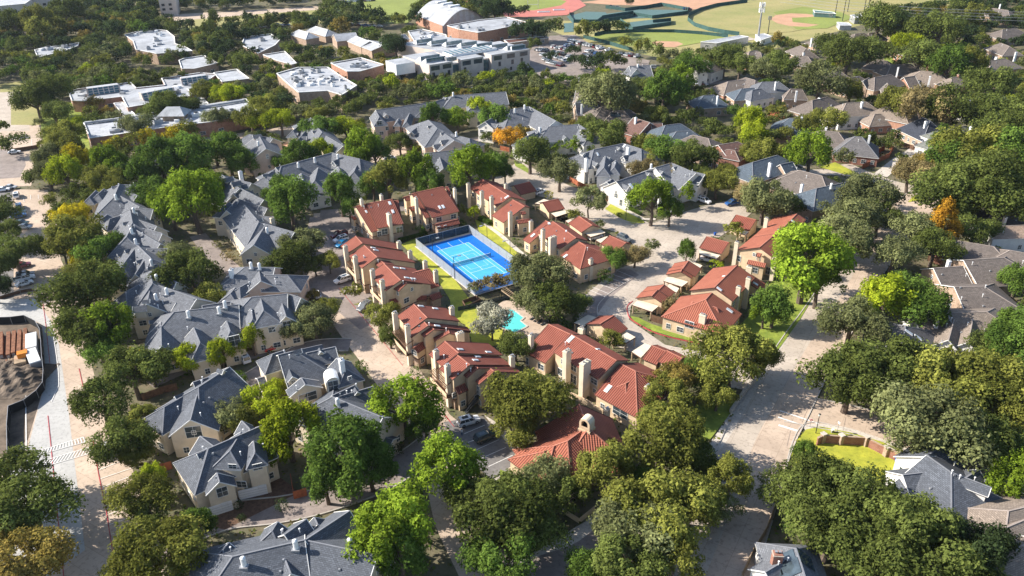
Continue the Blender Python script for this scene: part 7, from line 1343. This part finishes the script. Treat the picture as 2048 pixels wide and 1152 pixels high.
def shades(x, y, R, lim=1.0):     # would its crown hide a roof or a road that stands behind it?
    c = PXW((x, y, R*1.1)); rr = R*FPX/(Vector((x, y, -CAMZ)).length)
    d = np.hypot(VPA[:, 0]-c[0], VPA[:, 1]-c[1]); return bool(np.any((d < rr*lim*VPA[:, 3]) & (VPA[:, 2] > y)))
MIX = dict(n=[('oak', .4), ('oakgrey', .18), ('olive', .16), ('green', .12), ('dark', .06), ('rusty', .04), ('lime', .04)], far=[('oak', .40), ('dark', .34), ('oakgrey', .08), ('olive', .10), ('rusty', .05), ('green', .03)])
def fill(poly, Rlo, Rhi, n, mx, forest=False, kinds=('oak',)*3+('maple',)):
    P = [G(q) for q in poly]; P2 = [(p.x, p.y) for p in P]; xs = [p[0] for p in P2]; ys = [p[1] for p in P2]; names, wt = zip(*MIX[mx]); c = 0
    for _ in range(n*14):
        x, y = random.uniform(min(xs), max(xs)), random.uniform(min(ys), max(ys)); R = random.uniform(Rlo, Rhi)
        if not inpoly(x, y, P2) or not free(x, y, R): continue
        if not forest and shades(x, y, R): continue
        kind = random.choice(kinds); leaf = random.choices(names, wt)[0]; zs = random.uniform(.85, 1.1); d = Vector((x, y, R*1.1-CAMZ)).length; TREES.append((R*FPX/d, Vector((x, y, 0)), R, kind, leaf, zs)); occ.append((x, y, R)); c += 1
        if c >= n: break
fill([(1000,165),(1060,150),(1300,165),(1330,120),(1500,90),(1700,100),(2080,90),(2200,500),(1700,460),(1500,330),(1050,250)], 2.6, 5.2, 420, 'n')
fill([(560,150),(830,110),(850,165),(1060,175),(1160,200),(1000,240),(850,215),(600,260),(480,250)], 3, 6, 200, 'n')
fill([(-60,250),(60,120),(230,160),(420,165),(560,170),(600,250),(300,300),(100,300)], 3, 6.5, 260, 'n')
fill([(-80,10),(1120,10),(1120,25),(900,60),(640,60),(850,120),(560,175),(350,140),(0,180),(-80,160)], 4, 7.5, 520, 'far')
fill([(-300,-30),(700,-30),(650,14),(-300,20)], 5, 9, 160, 'far', True); fill([(1640,-20),(2200,-20),(2200,100),(1900,110),(1760,90),(1800,25),(1640,10)], 4, 8, 260, 'far', True)
fill([(1120,25),(1500,-4),(1600,-30),(1700,-30),(1640,10),(1560,6)], 4, 6, 8, 'far')
fill([(60,300),(400,300),(450,560),(640,560),(300,770),(200,760),(120,500)], 2.2, 4.4, 80, 'n'); fill([(1400,760),(1480,880),(1400,1120),(1000,1150),(980,980)], 2.5, 5, 24, 'n')
fill([(1680,600),(2080,560),(2140,1000),(1850,840),(1700,780)], 3, 5, 36, 'n'); fill([(1560,1000),(1800,960),(2100,1100),(2100,1300),(1540,1200)], 3.5, 5.5, 16, 'n'); fill([(0,900),(30,900),(120,1180),(-60,1180)], 3.5, 5, 5, 'n')
fill([(400,250),(1500,250),(1700,460),(1650,560),(1500,500),(600,480),(420,420)], 1.8, 3.6, 110, 'n')
fill([(2080,20),(2700,20),(3300,1150),(2080,1150)], 3.5, 6, 260, 'n', True); fill([(-30,20),(-650,20),(-1200,1150),(-40,1150)], 3.5, 6, 160, 'n', True)
# fallen leaves and rough ground cover under the trees
def ground_cover():
    N = 42000; y = rng.uniform(60, 330, N); x = rng.uniform(-1, 1, N)*(.66*y+25); keep = np.ones(N, bool)
    for P in ROADS+BWF:
        a = np.array(P); j = len(a)-1; ins = np.zeros(N, bool)
        for i in range(len(a)):
            with np.errstate(divide='ignore', invalid='ignore'): c_ = ((a[i][1] > y) != (a[j][1] > y)) & (x < (a[j][0]-a[i][0])*(y-a[i][1])/(a[j][1]-a[i][1]+1e-9)+a[i][0])
            ins ^= c_; j = i
        keep &= ~ins
    x, y = x[keep], y[keep]; n = len(x); p = np.stack([x, y, rng.uniform(.05, .45, n)], 1); nn = rng.normal(size=(n, 3))*.5+np.array([0, 0, 1]); nn /= np.linalg.norm(nn, axis=1)[:, None]; t = np.cross(nn, rng.normal(size=(n, 3))); t /= np.linalg.norm(t, axis=1)[:, None]; b = np.cross(nn, t); z = rng.uniform(.3, .9, n)[:, None]
    v = np.stack([p-t*z*.5, p-b*z*.4, p+t*z*.5, p+b*z*.4], 1).reshape(-1, 3); me = leaves_to_mesh('ground_cover', v, rng.normal(.4, .4, n))
    for n_ in ('hedge', 'olive', 'oak', 'brownish'): me.materials.append(MAT['leaf_'+n_])
    me.polygons.foreach_set('material_index', rng.integers(0, 4, n).astype(np.int32)); tag(link('ground_cover', me), 'low ground cover and fallen leaves under the trees', 'ground cover', None, 'stuff')
ground_cover()
for ph, x, y in (('the blue tennis court',930,515),('the swimming pool',1030,645),('the clubhouse cupola',1170,850),('the construction pit',40,700),('the striped crossing',120,910),('the west car park',40,470),('the tallest white townhouse',620,740),('the sawtooth school building',1000,110),('the barrel vaulted gymnasium',880,40),('the school car park',1170,100),('the antenna tower',1518,60),('the baseball diamond',1600,40),('the navy hip roof',1860,260),('the orange conical tree',1890,445),('the curved brick wall',1700,880),('the corner street lamp',1633,850),('the skylight grey house',1810,690),('the curved orange fence',1760,300),('the loop drive carports',1290,640),('the dark board fence',1370,665),('the blue wheelie bin',1430,470),('the round clipped shrub',1098,392),('the long white townhouse',1310,370),('the eyebrow dormer townhouse',1220,310),('the orange leaved tree',1025,275),('the pink beige townhouse',790,235),('the pale centre townhouse',880,270),('the widest grey roof',620,345),('the taupe gable townhouse',525,300),('the two parked jeeps',945,865),('the red car',560,685),('the diamond roofed townhouse',500,450),('the long grey row',270,470),('the turret window townhouse',470,930),('the three metal flues',580,1090),('the skylight ridge school',270,190),('the pipe edged school',350,250),('the air unit school roof',640,165),('the brown containers',30,665),('the solar roof corner',1580,1130),('the slate corner house',1870,960),('the tan white gabled house',1990,480),('the broad grey brown roof',1950,545),('the dark slate brick house',1650,390),('the maroon roof',1290,240),('the street bend',1620,690),('the red track',1100,20),('the far apartment block',40,20),('the soccer field',740,25),('the pink brick house',1900,115),('the tall brown roof',1600,190),('the hard courts',1280,40),('the green outfield fence',1350,75)): landmark(ph, x, y)
build_trees()
finish_labels()
# ---------------- air ----------------
hz_ = MB(); hz_.hexa([(-900, -60, -1), (900, -60, -1), (900, 1500, -1), (-900, 1500, -1)], [(-900, -60, 109), (900, -60, 109), (900, 1500, 109), (-900, 1500, 109)], 'trim_white'); ho = hz_.build('haze')
hm = bpy.data.materials.new('haze'); hm.use_nodes = True; hn = hm.node_tree; hn.nodes.clear(); out_ = hn.nodes.new('ShaderNodeOutputMaterial'); pv = hn.nodes.new('ShaderNodeVolumePrincipled'); pv.inputs['Density'].default_value = HAZE; pv.inputs['Color'].default_value = (.72, .82, 1, 1); pv.inputs['Anisotropy'].default_value = .3
hn.links.new(pv.outputs[0], out_.inputs['Volume']); ho.data.materials.clear(); ho.data.materials.append(hm); tag(ho, 'thin pale air haze over the whole town', 'haze', None, 'stuff')
